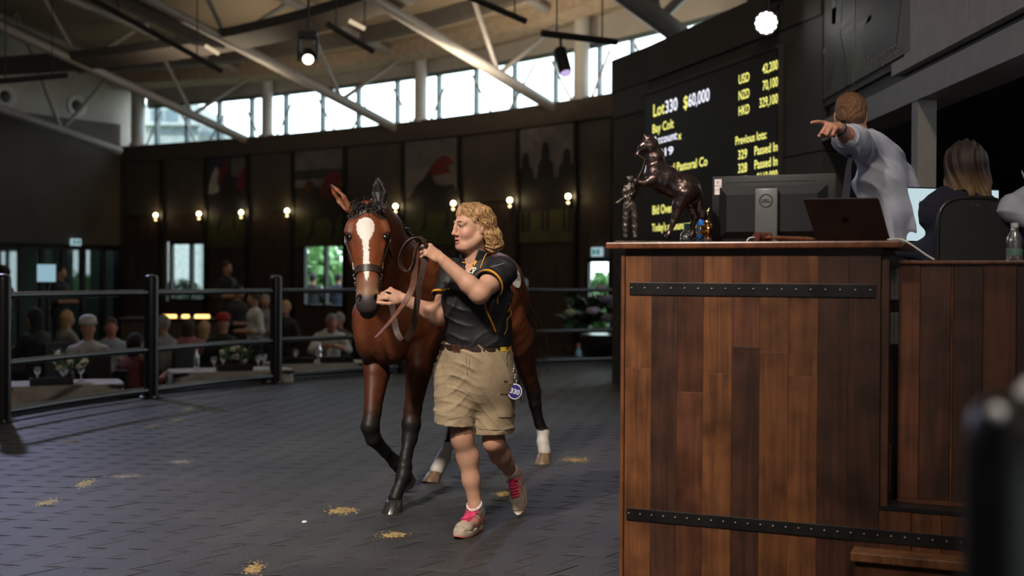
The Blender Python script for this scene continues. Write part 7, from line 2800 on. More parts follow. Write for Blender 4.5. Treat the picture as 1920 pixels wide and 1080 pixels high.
# ================================================================== wall lamps and posters on the far wall
M_sconce = mat('dark_brass_sconce', (.06, .045, .03), .4, metal=.7)
E_bulb = emit_mat('warm_bulb', (1.0, .78, .38), 26)
SPX = [300, 381, 460, 546, 749, 857, 963, 1072]
WHERE = ['farthest left along the dark wall', 'left of the poster with a single galloping horse', 'right of the poster with a single galloping horse',
         'left of the red jockey poster', 'left of the poster of the leaning jockey', 'right of the poster of the leaning jockey',
         'left of the poster of standing horses', 'right of the poster of standing horses']
for px, wh in zip(SPX, WHERE):
    c = wall_pt(px, ZL - .02, .12)
    lamp('wall_lamp_light', 'POINT', c + NN * .05 + UZ * .03, (0, 0, 0), 1.2, (1.0, .70, .36), .05)
    o = empty('wall_lamp', c - UZ * .1, 'small glowing wall lamp ' + wh, 'wall lamp', 'wall lamps')
    MB().bevbox(c - NN * .035 - UZ * .05, (.05, .05, .22), .01).build('bracket', M_sconce, o)
    MB().sphere(c + UZ * .03, .042, 12, 8).build('bulb', E_bulb, o, smooth=True)
    MB().sphere(c - UZ * .075, .022, 10, 8).build('lower_bulb', emit_mat('dim_bulb', (1.0, .72, .35), 5), o, smooth=True)
    MB().lathe([(.035, -.03), (.05, -.02), (.05, -.012), (.03, -.008)], c, n=14).build('cup', M_sconce, o, smooth=40)
def flatprint(name, pts, px0, px1, z0, z1, material, parent, lift):
    """flat printed shape on a poster; pts in 0..1 across and up"""
    a, b = wall_pt(px0, 0, .028), wall_pt(px1, 0, .028)
    u = b - a
    m = MB()
    m.prism([(x, z0 + (z1 - z0) * y) for x, y in pts], V3(a[0], a[1], 0) + NN * lift, u, UZ, NN, .0015)
    return m.build(name, material, parent)
def pm(name, c):
    return mat('print_' + name, c, .6, var=.15, scale=3)
K_sky, K_sky2, K_tree, K_grass, K_grass2 = pm('grey_sky', (.12, .11, .107)), pm('pale_sky', (.15, .133, .13)), pm('tree_line', (.035, .036, .032)), pm('grass', (.065, .070, .026)), pm('dry_grass', (.10, .088, .036))
K_horse, K_bay, K_red, K_white, K_navy = pm('dark_horse', (.018, .016, .017)), pm('bay_horse', (.07, .028, .02)), pm('red_silks', (.12, .018, .016)), pm('white_silks', (.34, .32, .31)), pm('navy', (.03, .03, .05))
horse_run = [(.02, .42), (.12, .52), (.22, .60), (.34, .66), (.42, .74), (.50, .70), (.56, .60), (.74, .56), (.92, .58), (.98, .48), (.94, .36), (.86, .30), (.84, .14), (.78, .06), (.74, .08), (.78, .26),
             (.70, .34), (.52, .32), (.44, .30), (.40, .12), (.30, .04), (.27, .07), (.34, .18), (.36, .36), (.28, .46), (.18, .44), (.08, .38)]
horse_up = [(.30, .50), (.36, .66), (.40, .80), (.50, .86), (.60, .84), (.64, .76), (.74, .66), (.90, .56), (.92, .50), (.80, .54), (.70, .54), (.70, .42), (.74, .32), (.72, .14), (.66, .12), (.67, .30), (.58, .36), (.46, .34), (.36, .20),
            (.30, .08), (.24, .10), (.30, .22), (.34, .36), (.24, .40), (.18, .46)]
jock = [(.0, .0), (.1, .35), (.35, .75), (.6, 1), (.85, .9), (1, .6), (.8, .4), (.9, .1), (.5, .0)]
def sub(pts, x0, y0, x1, y1):
    return [(x0 + (x1 - x0) * x, y0 + (y1 - y0) * y) for x, y in pts]
R4 = [(0, 0), (1, 0), (1, 1), (0, 1)]
PZ0, PZ1 = 1.90, 3.87
specs = [
    (390, 465, 'tall racing poster of a single dark horse galloping, left-most on the far wall',
     [(sub(R4, 0, .35, 1, 1), K_navy), (sub(R4, .62, .78, .95, .98), K_sky), (sub(R4, 0, 0, 1, .36), K_grass), (sub(jock, .02, .60, .34, .90), K_white), (sub(jock, .72, .62, 1.0, .88), K_red), (sub(jock, .25, .7, .55, .97), K_red), (sub(horse_up, .0, .10, 1.0, .95), K_horse)]),
    (554, 646, 'racing poster with a red jockey, left of the ears of the colt',
     [(sub(R4, 0, .6, 1, 1), K_sky), (sub(R4, 0, .5, 1, .80), K_tree), (sub(R4, 0, .62, 1, .70), K_sky2), (sub(R4, 0, 0, 1, .42), K_grass), (sub(jock, .45, .50, 1.0, .78), K_red), (sub(jock, .05, .42, .45, .70), K_bay), (sub(horse_run, -.02, .02, 1.0, .85), K_horse)]),
    (760, 860, 'racing poster of a jockey leaning low over a brown horse, behind the woman',
     [(sub(R4, 0, .45, 1, 1), K_sky), (sub(R4, 0, .48, 1, .74), K_sky2), (sub(R4, 0, 0, 1, .34), K_grass), (sub(R4, 0, .30, 1, .46), K_tree), (sub(jock, .42, .66, .92, .84), K_red), (sub(horse_run, .04, .08, 1.0, .92), K_horse)]),
    (975, 1079, 'poster of three dark horses standing together against a pale sky, right-most on the far wall',
     [(sub(R4, 0, .30, 1, 1), K_sky2), (sub(R4, 0, 0, 1, .32), K_grass2), (sub(R4, 0, .28, 1, .56), K_horse)]),
]
for px0, px1, lab, shapes in specs:
    c = wall_pt((px0 + px1) / 2, PZ0, 0)
    p = empty('racing_poster', c, lab, 'poster', 'racing posters on the far wall')
    slab(px0, px1, PZ0, PZ1, .026, .03).build('poster_board', M_panel, p)
    for i, (pts, k_) in enumerate(shapes):
        pts = [(min(1, max(0, x)), min(1, max(0, y))) for x, y in pts]
        flatprint('printed_shape', pts, px0, px1, PZ0, PZ1, k_, p, .001 * i)
    if px0 == 975:
        for j, x in enumerate((.12, .48, .86)):
            b_ = sub([(.05, .0), (.1, .5), (.28, .62), (.3, .86), (.42, .98), (.58, .96), (.68, .84), (.7, .6), (.9, .5), (.95, .0)], x - .17, .48, x + .17, .80 + .08 * (j == 1))
            flatprint('printed_shape', [(min(1, max(0, q)), r) for q, r in b_], px0, px1, PZ0, PZ1, K_horse, p, .004)
            for dx in (-.07, .03):
                flatprint('printed_shape', sub(R4, max(0, x + dx), .10, min(1, x + dx + .045), .32), px0, px1, PZ0, PZ1, K_horse, p, .004)
# mural on the upper wall at the right: two joined prints, with its lettering
mu = empty('wall_mural', U0 + V3(0, -1, 2.9), 'large racing mural of blurred horses high on the right wall, lettered Revengeance', 'mural')
def mur(y0, y1, z0, z1, material, lift, name='printed_shape', pts=None):
    m = MB()
    po = [(y0, z0), (y1, z0), (y1, z1), (y0, z1)] if pts is None else pts
    m.prism(po, V3(2.70 - .012 - lift, 0, 0), V3(0, -1, 0), UZ, V3(-1, 0, 0), .0015)
    return m.build(name, material, mu)
mY0, mY1, mYs = -10.18, -hit(1712, 100, U0, (1, 0, 0))[1] - .04, -hit(1605, 100, U0, (1, 0, 0))[1]
mur(mY0, mYs - .01, 2.86, 6.2, pm('mural_dark_green', (.055, .060, .046)), 0, 'print_sheet')
mur(mYs + .01, mY1, 2.86, 6.2, pm('mural_dark', (.055, .052, .050)), 0, 'print_sheet')
mur(mYs - .01, mYs + .01, 2.84, 6.2, M_fasciag, .004, 'joint_strip')
mur(mYs + .01, mY1, 2.86, 3.25, pm('mural_turf', (.12, .12, .065)), .001)
mur(mY0, mYs - .01, 2.86, 3.10, pm('mural_turf2', (.055, .062, .035)), .001)
def mpx(px, py):
    q = hit(px, py, V3(2.685, 0, 0), (1, 0, 0))
    return (-q[1], q[2])
for pts, k_ in (([(1556, 20), (1580, 5), (1575, 60), (1582, 95), (1590, 150), (1584, 168), (1574, 115), (1566, 110), (1556, 170), (1550, 168), (1552, 100), (1546, 60)], pm('mural_horse', (.030, .028, .030))),
                ([(1560, 0), (1569, 0), (1567, 44), (1560, 46)], pm('mural_jockey', (.15, .145, .14))), ([(1575, 45), (1600, 24), (1600, 34), (1576, 56)], pm('mural_red', (.14, .05, .045))),
                ([(1585, 56), (1600, 46), (1600, 56), (1586, 64)], pm('mural_pale', (.17, .165, .155))), ([(1608, 44), (1634, 28), (1633, 38), (1608, 58)], MATS['print_mural_pale']),
                ([(1532, 100), (1550, 88), (1549, 98), (1533, 110)], MATS['print_mural_pale']),
                ([(1612, 70), (1640, 5), (1672, -20), (1690, 0), (1680, 90), (1660, 110), (1625, 125)], MATS['print_mural_horse'])):
    mur(0, 0, 0, 0, k_, .003, pts=[mpx(*q) for q in pts])
r0, r1 = hit(1624, 133, V3(2.68, 0, 0), (1, 0, 0)), hit(1686, 100, V3(2.68, 0, 0), (1, 0, 0))
vs, fs = text_mesh('Revengeance', 1.0, 0.0)
w_ = (r0[1] - r1[1]) / (vs[:, 0].max() - vs[:, 0].min())
h_ = (hit(1624, 106, V3(2.68, 0, 0), (1, 0, 0))[2] - r0[2]) / .72
mesh_obj('mural_lettering', np.stack([np.full(len(vs), 2.681), r0[1] - vs[:, 0] * w_, r0[2] + vs[:, 1] * h_], 1), fs, pm('mural_letter', (.30, .29, .26)), mu)
# ================================================================== stage lights, bars, vents, exit signs
def movinghead(px, py, d, label):
    c = P(px, py, d)
    o = empty('moving_head_light', c + UZ * .28, label, 'stage light')
    s = d / FPX
    MB().bevbox(c + UZ * 21 * s, (36 * s, 30 * s, 13 * s), .01).build('base', M_black, o)
    for sg in (-1, 1):
        MB().bevbox(c + V3(sg * 17 * s, 0, -4 * s), (5 * s, 16 * s, 46 * s), .008).build('yoke_arm', M_black, o)
    dirv = nrm(V3(.12, -.75, -.55))
    MB().lathe([(6 * s, -13 * s), (12 * s, -10 * s), (14 * s, 0), (12 * s, 12 * s), (11.5 * s, 14 * s)], c - UZ * 17 * s, dirv, 20).build('head', M_black, o, smooth=40)
    MB().lathe([(9.5 * s, 14.2 * s), (9.0 * s, 16 * s), (4 * s, 17 * s)], c - UZ * 17 * s, dirv, 20).build('lens', emit_mat('lit_lens', (1.0, .93, .78), 9), o, smooth=40)
    MB().tube([c + UZ * 33 * s, V3(c[0], c[1], roof_z(c) - 1.0)], .02, 6).build('hanging_clamp', M_black, o)
    return c
movinghead(578, 88, 17.5, 'black moving-head stage light hanging from the truss with its lens lit')
# narrow spotlight tipped down near the clerestory
c = P(1056, 118, 15.15)
o = empty('spotlight', c + UZ * .3, 'slim black spotlight tipped down with a violet lens, hanging before the clerestory', 'stage light')
dv = nrm(P(1063, 150, 15.0) - P(1048, 92, 15.2))
MB().lathe([(.06, -.22), (.085, -.20), (.085, .12), (.075, .16)], c, dv, 18).build('barrel', M_black, o, smooth=40)
MB().lathe([(.072, .16), (.070, .175), (.03, .18)], c, dv, 18).build('lens', emit_mat('violet_lens', (.62, .48, .85), 1.0), o, smooth=40)
MB().tube([c - dv * .1, P(1051, 78, 15.14), P(1051, 66, 15.12)], .018, 6).build('clamp', M_black, o)
MB().sphere(c - dv * .2, .035, 8, 6).build('knob', mat('yellow_knob', (.5, .32, .05), .5), o, smooth=True)
# lit flood on the screen wall
c = P(1437, 43, 10.55)
o = empty('flood_light', c + UZ * .1, 'bright round flood light fixed to the top of the screen wall', 'stage light')
dv = nrm(V3(-.35, -.9, -.12))
MB().lathe([(.07, -.16), (.11, -.12), (.115, .0), (.11, .01)], c, dv, 24).build('housing', M_black, o, smooth=40)
for k_ in range(12):
    _, a, b = frame(dv)
    t = k_ * math.pi / 6
    MB().sphere(c + dv * .012 + (a * math.cos(t) + b * math.sin(t)) * .078, .020, 10, 6).build('led', emit_mat('cool_led', (1.0, .99, .94), 18), o, smooth=True)
MB().lathe([(.082, .012), (.06, .02)], c, dv, 20).build('led_disc', MATS['cool_led'], o, smooth=40)
MB().tube([c - dv * .1, c - dv * .1 + UZ * .2, c + V3(.25, .3, .3)], .02, 6).build('bracket', M_black, o)
BARS = [((170, -3), (418, 134), 19.0, 19.6, 'long black lighting bar under the ceiling at upper left'), ((612, 44), (701, 97), 17.0, 17.3, 'short black lighting bar right of the moving-head light'),
        ((880, -6), (986, 40), 15.6, 16.0, 'short black lighting bar at top centre under the ribbed ceiling'), ((-20, 154), (126, 141), 18.6, 19.2, 'black lighting bar at the left edge under the cross beam'),
        ((1015, 62), (1157, 79), 15.0, 15.3, 'black lighting bar above the slim hanging spotlight')]
for (a, b, d0_, d1_, lab) in BARS:
    p0, p1 = P(a[0], a[1], d0_), P(b[0], b[1], d1_)
    o = empty('lighting_bar', (p0 + p1) / 2, lab, 'lighting bar', 'lighting bars')
    MB().tube([p0, p1], .045, 8).build('bar', M_black, o, smooth=40)
    for t in (.2, .8):
        q = p0 + (p1 - p0) * t
        MB().tube([q, V3(q[0], q[1], roof_z(q))], .010, 6).build('hanger', M_black, o)
# dark acoustic panel beside the long bar and a lit strip
p0, p1 = P(214, 0, 19.0), P(402, 96, 19.5)
dd = nrm(p1 - p0)
o = MB().hexa([p0 - V3(.35, 0, -.1), p1 - V3(.35, 0, -.1), p1 + V3(.1, .3, .1), p0 + V3(.1, .3, .1), p0 - V3(.35, 0, -.16), p1 - V3(.35, 0, -.16), p1 + V3(.1, .3, .16), p0 + V3(.1, .3, .16)]).build('acoustic_panel', M_truss_d)
tag(o, 'dark flat baffle panel hung beside the long lighting bar', 'panel')
for (a, b, d_, lab) in (((385, 86), (410, 101), 19.3, 'short warm strip light under the ceiling at upper left'), ((655, 39), (684, 54), 17.2, 'short warm strip light beside the third truss')):
    o = MB().tube([P(a[0], a[1], d_), P(b[0], b[1], d_)], .032, 8).build('strip_light', emit_mat('warm_strip', (1.0, .80, .52), .7))
    tag(o, lab, 'light')
for (px, py, lab) in ((287, 89, 'tiny ceiling downlight above the second truss'), (212, 102, 'tiny ceiling downlight at the upper left'), (671, 21, 'tiny ceiling downlight above the third truss'),
                      (740, 3, 'tiny ceiling downlight at the top edge')):
    for d_ in np.arange(11, 25, .1):
        q = P(px, py, d_)
        q2 = P(px, py, d_ + .1)
        if q[2] < roof_z(q) <= roof_z(q2) + 9 and q2[2] >= roof_z(q2):
            break
    q = P(px, py, d_)
    o = empty('downlight', q, lab, 'light', 'ceiling downlights')
    MB().lathe([(.07, -.01), (.07, .12)], q, n=12).build('trim_ring', M_fascia, o, smooth=40)
    MB().lathe([(.05, -.02), (.05, -.01)], q, n=12).build('lamp', emit_mat('small_lamp', (1, .92, .8), 6), o)
# vents
for px, py, lab in ((143, 198, 'round white air vent in the pale left wall, nearer the corner column'), (9, 181, 'round white air vent in the pale left wall, at the left edge')):
    q = hit(px, py, left_pt(0, 0, .0), NT)
    o = empty('air_vent', q, lab, 'vent', 'round air vents')
    MB().lathe([(.24, 0), (.24, .03), (.20, .045), (.13, .02)], q, NT, 24).build('vent_ring', M_column, o, smooth=50)
    MB().lathe([(.125, .022), (.11, .03), (.03, .05)], q, NT, 20).build('vent_core', M_black, o, smooth=50)
# exit signs
M_exit = emit_mat('exit_green_white', (.62, .85, .95), .55)
E_exitg = emit_mat('exit_green', (.03, .30, .22), .5)
for (c, u, lab) in ((wall_pt(1126, 1.72, .10), nrm(wall_pt(1140) - wall_pt(1110)), 'lit running-man exit sign above the narrow glazed exit on the right'),
                    (hit(142, 454, left_pt(0, 0, .2), NT), -NN, 'lit exit sign under the dark panel of the left wall')):
    o = empty('exit_sign', c, lab, 'exit sign')
    n_ = nrm(np.cross(u, UZ))
    n_ = n_ if n_[1] < 0 else -n_
    ax = np.array((u, n_, UZ))
    MB().bevbox(c, (.24, .06, .15), .01, ax).build('case', M_exit, o)
    for s_ in (-1, 1):
        MB().box(c + n_ * .032 + u * s_ * .06, (.05, .004, .09), ax).build('pictogram', E_exitg, o)
    MB().box(c + n_ * .032, (.03, .004, .06), ax).build('pictogram', E_exitg, o)
# ================================================================== dining area
M_cloth = mat('white_tablecloth', (.40, .37, .33), .85, bump=.1)
M_glassw = mat('drinking_glass', (.8, .85, .85), .05, trans=.9, var=0)
M_tray = mat('black_tray', (.012, .012, .013), .4)
M_wood = mat('dark_chair_wood', (.03, .02, .015), .5)
tabs = [((112, 738), 12.45, .62, .34, 'near white-clothed table by the first rail bay, with a rose centrepiece'),
        ((432, 696), 14.35, .72, .32, 'white-clothed table behind the second fence post, with green flowers'),
        ((592, 668), 15.65, .66, .30, 'white-clothed table close to the colt, right of the third fence post'),
        ((100, 650), 15.4, .5, .32, 'white-clothed table farther back behind the man in the cap')]
TABS = []
for (px, py), d, w, dp, lab in tabs:
    c = P(px, py, d)
    zt_ = .15
    c = V3(c[0], c[1], Z_DIN)
    ang = 24
    ca, sa = math.cos(math.radians(ang)), math.sin(math.radians(ang))
    ax = np.array(((ca, sa, 0), (-sa, ca, 0), (0, 0, 1)))
    o = empty('dining_table', c, lab, 'table', 'dining tables beyond the rail')
    MB().bevbox(c + UZ * .73, (2 * w, 2 * dp, .04), .01, ax).build('tabletop', M_wood, o)
    m = MB()
    n = 40
    ring0, ring1 = [], []
    for i in range(n):
        t = 2 * math.pi * i / n
        x = w * 1.01 * math.copysign(abs(math.cos(t)) ** .3, math.cos(t))
        y = dp * 1.02 * math.copysign(abs(math.sin(t)) ** .3, math.sin(t))
        ring0.append(c + ax[0] * x + ax[1] * y + UZ * .757)
        k_ = 1.03 + .02 * math.sin(i * 2.1)
        ring1.append(c + ax[0] * x * k_ + ax[1] * y * k_ + UZ * .42)
    m.add(ring0 + ring1, [tuple(range(n))] + [(i, n + i, n + (i + 1) % n, (i + 1) % n) for i in range(n)])
    m.build('tablecloth', M_cloth, o, smooth=50)
    for sx in (-1, 1):
        for sy in (-1, 1):
            q = c + ax[0] * sx * w * .88 + ax[1] * sy * dp * .85
            MB().cyl(q, q + UZ * .72, .03, n=8).build('leg', M_wood, o)
    TABS.append((c, ax, w, dp))
def on_tab(i, x, y):
    c, ax, w, dp = TABS[i]
    return c + ax[0] * x * w + ax[1] * y * dp + UZ * .758
def glass(p, label):
    m = MB()
    m.lathe([(.034, 0), (.034, .004), (.006, .012), (.005, .075), (.02, .09), (.038, .12), (.036, .165), (.034, .165), (.036, .12), (.004, .085)], p, n=14)
    o = m.build('wine_glass', M_glassw, smooth=50)
    tag(o, label, 'glass', 'wine glasses on the dining tables')
for i, pts in enumerate((((.05, -.4), (.35, .2), (-.35, .3)), ((-.3, -.3), (-.1, .3), (.25, .1), (.45, -.2), (.6, .3)), ((-.4, .1), (.0, -.2), (.3, .2)), ((.1, 0), (-.4, .2)))):
    for (x, y) in pts:
        glass(on_tab(i, x, y), 'clear wine glass on the ' + ('near table with the rose centrepiece', 'table behind the second fence post', 'table close to the colt', 'small table behind the near rose table')[i])
for i, x, y, lab in ((0, -.15, -.75, 'long black tray at the edge of the near white table by the first rail bay'), (1, .0, -.78, 'black tray at the rail edge of the white table behind the second post'),
                     (2, .35, -.7, 'black tray on the white table close to the colt'), (2, -.45, -.6, 'dark box tray on the left half of the white table close to the colt')):
    p = on_tab(i, x, y)
    o = empty('serving_tray', p, lab, 'tray')
    ax = TABS[i][1]
    MB().bevbox(p + UZ * .008, (.42, .14, .016), .004, ax).build('tray_base', M_tray, o)
    for s_ in (-1, 1):
        MB().box(p + ax[1] * s_ * .065 + UZ * .04, (.42, .012, .07), ax).build('tray_side', M_tray, o)
        MB().box(p + ax[0] * s_ * .205 + UZ * .04, (.012, .14, .07), ax).build('tray_end', M_tray, o)
M_green = mat('bouquet_leaves', (.06, .12, .035), .6, var=.3, scale=10)
M_rose = mat('cream_rose', (.55, .52, .36), .7)
for i, x, y, lab in ((0, .12, .1, 'low bouquet of cream roses on the near white table'), (1, .12, .1, 'leafy bouquet with a few pale flowers on the white table behind the second post')):
    p = on_tab(i, x, y)
    o = empty('flower_bouquet', p, lab, 'flowers')
    MB().lathe([(.06, 0), (.08, .06), (.07, .12)], p, n=16).build('vase', M_tray, o, smooth=40)
    r = random.Random(i)
    for k_ in range(46):
        d = nrm([r.gauss(0, 1), r.gauss(0, 1), abs(r.gauss(0, .9)) + .15])
        q = p + UZ * .12 + d * r.uniform(.08, .22)
        e = nrm(np.cross(d, [r.gauss(0, 1) for _ in range(3)]))
        MB().add([q - d * .05, q + e * .028, q + d * .07 + UZ * .01, q - e * .028], [(0, 1, 2, 3)]).build('leaf', M_green, o)
    for k_ in range(11 if i == 0 else 5):
        d = nrm([r.gauss(0, 1), r.gauss(0, 1) - .5, abs(r.gauss(0, .7)) + .3])
        MB().sphere(p + UZ * .14 + d * r.uniform(.13, .2), (.040, .040, .034), 8, 6).build('blossom', M_rose, o, smooth=True)
bz2 = [(1, -.55, .2, 'tall clear bottle on the white table behind the second post'), (2, .1, .3, 'clear bottle on the white table close to the colt')]
for i, x, y, lab in bz2:
    p = on_tab(i, x, y)
    o = empty('table_bottle', p, lab, 'bottle')
    MB().lathe([(.036, 0), (.038, .01), (.038, .16), (.014, .21), (.014, .27)], p, n=16).build('bottle_body', M_glassw, o, smooth=40)
    MB().lathe([(.016, .265), (.016, .285)], p, n=12).build('cap', M_column, o)
# bar counter with amber lamps far behind
bc = P(350, 600, 21.0)
o = empty('bar_counter', V3(bc[0], bc[1], Z_DIN), 'dark bar counter under three amber lamp boxes at the far side of the dining area', 'counter')
MB().bevbox(V3(bc[0], bc[1], Z_DIN + .55), (2.2, .5, 1.1), .02).build('counter_body', M_lowpanel, o)
MB().bevbox(V3(bc[0], bc[1], Z_DIN + 1.12), (2.3, .6, .04), .01).build('counter_top', M_wood, o)
E_amber = emit_mat('amber_lamp', (1.0, .55, .16), 3.2)
for px0, px1, lab in ((305, 330, 'amber glowing lamp box on the bar, left of three'), (342, 354, 'small amber glowing lamp box on the bar, middle of three'), (366, 392, 'amber glowing lamp box on the bar, right of three')):
    a, b = P(px0, 600, 20.9), P(px1, 590, 20.9)
    q = empty('bar_lamp', V3((a[0] + b[0]) / 2, 20.9, Z_DIN + 1.14), lab, 'lamp', 'amber bar lamps')
    MB().bevbox(V3((a[0] + b[0]) / 2, 20.9, (a[2] + b[2]) / 2), (b[0] - a[0], .10, b[2] - a[2]), .01).build('shade', E_amber, q)
    MB().box(V3((a[0] + b[0]) / 2, 20.9, (Z_DIN + 1.14 + a[2]) / 2), (.04, .04, a[2] - Z_DIN - 1.14), None).build('stem', M_sconce, q)
# monitor at the left and the dark desk it stands on
md = P(88, 512, 19.0)
o = empty('wall_monitor', V3(md[0], md[1], Z_DIN), 'small lit pale blue monitor on a stand by the glass doors at the left', 'monitor')
MB().bevbox(md, (.34, .04, .32), .01).build('case', M_plasd, o)
MB().box(md + V3(0, -.022, 0), (.30, .004, .28)).build('lit_screen', emit_mat('pale_blue_screen', (.45, .72, .85), .62), o)
MB().cyl(V3(md[0], md[1] + .05, Z_DIN), V3(md[0], md[1] + .05, md[2]), .03).build('stand_pole', M_black, o)
MB().bevbox(V3(md[0], md[1] + .05, Z_DIN + .02), (.4, .4, .04), .01).build('stand_foot', M_black, o)
# ------------------------------------------------------------------ the crowd
def person_parts(pose):
    """simple clothed figure at the origin, facing -Y: dict of part -> (verts, faces)"""
    h = .017
    out = {}
    if pose == 'sit':
        hip, ch, hd = V3(0, 0, .50), V3(0, -.03, .92), V3(0, -.06, 1.20)
        kn = [V3(s * .12, -.42, .52) for s in (-1, 1)]
        ft = [V3(s * .12, -.40, .08) for s in (-1, 1)]
        el = [V3(s * .24, -.16, .72) for s in (-1, 1)]
        wr = [V3(s * .12, -.40, .80) for s in (-1, 1)]
    elif pose == 'lean':
        hip, ch, hd = V3(0, 0, .50), V3(.02, -.16, .88), V3(.03, -.28, 1.12)
        kn = [V3(s * .12, -.42, .52) for s in (-1, 1)]
        ft = [V3(s * .12, -.40, .08) for s in (-1, 1)]
        el = [V3(s * .25, -.36, .74) for s in (-1, 1)]
        wr = [V3(s * .08, -.52, .80) for s in (-1, 1)]
    else:
        hip, ch, hd = V3(0, 0, .93), V3(0, 0, 1.35), V3(0, -.02, 1.63)
        kn = [V3(s * .10, -.02, .50) for s in (-1, 1)]
        ft = [V3(s * .11, .0, .08) for s in (-1, 1)]
        el = [V3(s * .27, .02, 1.12) for s in (-1, 1)]
        wr = [V3(s * .08, -.24, 1.12) for s in (-1, 1)]
    X_ = V3(1, 0, 0)
    skin = [El(hd, (.075, .092, .115), None, .02), El(hd + V3(0, -.075, -.05), (.04, .03, .05), None, .03), Pr(hd + V3(0, -.095, .0), hd + V3(0, -.11, -.02), .012, .014, k=.01), Pr(hd - UZ * .09, ch + UZ * .10, .055, .06, k=.02)]
    for s in (0, 1):
        skin += [Pr(el[s] * .7 + wr[s] * .3, wr[s], .042, .032, k=.02), El(wr[s] + nrm(wr[s] - el[s]) * .06, (.04, .05, .03), None, .02), El(hd + V3((s * 2 - 1) * .078, .0, -.01), (.012, .02, .032), None, .005)]
    skin.append(Pr(ch + UZ * .08, hip, .06, .08, k=.03))
    for s in (0, 1):
        sh = ch + V3((s * 2 - 1) * .16, 0, .03)
        skin += [Pr(ch, sh, .04, .04, k=.02), Pr(sh, el[s], .036, .034, k=.02), Pr(el[s], wr[s], .034, .03, k=.02)]
    shirt = chain([hip + UZ * .02, (hip + ch) / 2, ch, ch + UZ * .08], [(.16, .12), (.155, .115), (.175, .12), (.12, .08)], u=X_, k=.05)
    for s in (0, 1):
        sg = s * 2 - 1
        sh = ch + V3(sg * .17, 0, .03)
        shirt += [Pr(sh, el[s], .065, .055, k=.05), Pr(el[s], el[s] * .65 + wr[s] * .35, .055, .05, k=.03)]
    tr = [Pr(hip - X_ * .08, hip + X_ * .08, .12, .12, k=.05)]
    for s in (0, 1):
        tr += [Pr(hip + X_ * (s * 2 - 1) * .09, kn[s], .09, .065, k=.04), Pr(kn[s], ft[s], .062, .045, k=.03), Pr(ft[s] - UZ * .02, ft[s] + V3(0, -.14, -.035), .045, .04, k=.02)]
    hair = [El(hd + V3(0, .012, .025), (.084, .10, .105), None, .02)]
    for k_, ps in (('skin', skin), ('shirt', shirt), ('trousers', tr)):
        F = Field.around(ps, h, .03)
        F.add(ps)
        out[k_] = F.mesh(1)
    F = Field.around(hair, .012, .03)
    F.add(hair)
    F.cut([El(hd + V3(0, -.11, -.035), (.10, .095, .105), None)], .01)
    out['short_hair'] = F.mesh(1)
    F = Field.around(hair + [Pr(hd + V3(0, .05, 0), hd + V3(0, .06, -.2), .09, .07)], .012, .03)
    F.add(hair + [Pr(hd + V3(0, .04, 0), hd + V3(0, .05, -.18), (.10, .07), (.085, .05), u=X_, k=.03)])
    F.cut([El(hd + V3(0, -.11, -.035), (.10, .095, .105), None)], .01)
    out['long_hair'] = F.mesh(1)
    m = MB()
    m.lathe([(.098, .0), (.102, .04), (.085, .09), (.045, .115), (.004, .12)], hd + V3(0, .005, .045), n=20)
    m.prism([(-.08, 0), (.08, 0), (.07, -.10), (.0, -.135), (-.07, -.10)], hd + V3(0, -.075, .048), V3(1, 0, 0), V3(0, 1, 0), V3(0, -.1, 1), .012)
    out['cap'] = (np.array(m.v), m.f)
    return out
TEMPL = {k_: person_parts(k_) for k_ in ('sit', 'lean', 'stand')}
TM = {}
for k_, d in TEMPL.items():
    for n_, (v, f) in d.items():
        me = bpy.data.meshes.new(n_)
        me.from_pydata(np.asarray(v).tolist(), [], [tuple(int(i) for i in q) for q in f])
        me.shade_smooth()
        me.materials.append(M_wood)
        TM[(k_, n_)] = me
TM_chair = None
def cm(name, c):
    return mat('cloth_' + name, c, .85, var=.1)
SKN = mat('skin_of_guests', (.34, .17, .11), .55)
SKN2 = mat('flushed_skin_of_guests', (.38, .15, .10), .55)
def guest(px, pyhead, d, pose, rotz, shirt, trous, hair, label, hairm='short_hair', zf=None, skin=None, sc=1.0):
    hz = {'sit': 1.30, 'lean': 1.22, 'stand': 1.73}[pose]
    p = P(px, pyhead, d)
    zf = p[2] - hz * sc
    o = bpy.data.objects.new('person', None)
    COL.objects.link(o)
    o.empty_display_size = .1
    o.location = (p[0], d, zf)
    o.rotation_euler = (0, 0, math.radians(rotz))
    o.scale = (sc, sc, sc)
    tag(o, label, 'person', 'guests in the dining area')
    WLOC[o.name] = np.array(o.location)
    for n_, mt in (('skin', skin or SKN), ('shirt', shirt), ('trousers', trous), (hairm, hair)):
        if mt is None:
            continue
        q = bpy.data.objects.new({'skin': 'body', 'short_hair': 'hair', 'long_hair': 'hair'}.get(n_, n_), TM[(pose, n_)])
        COL.objects.link(q)
        q.parent = o
        q.material_slots[0].link = 'OBJECT'
        q.material_slots[0].material = mt
    if pose != 'stand':
        seat_for(o.location, rotz, sc, label)
    return o
seat_n = [0]
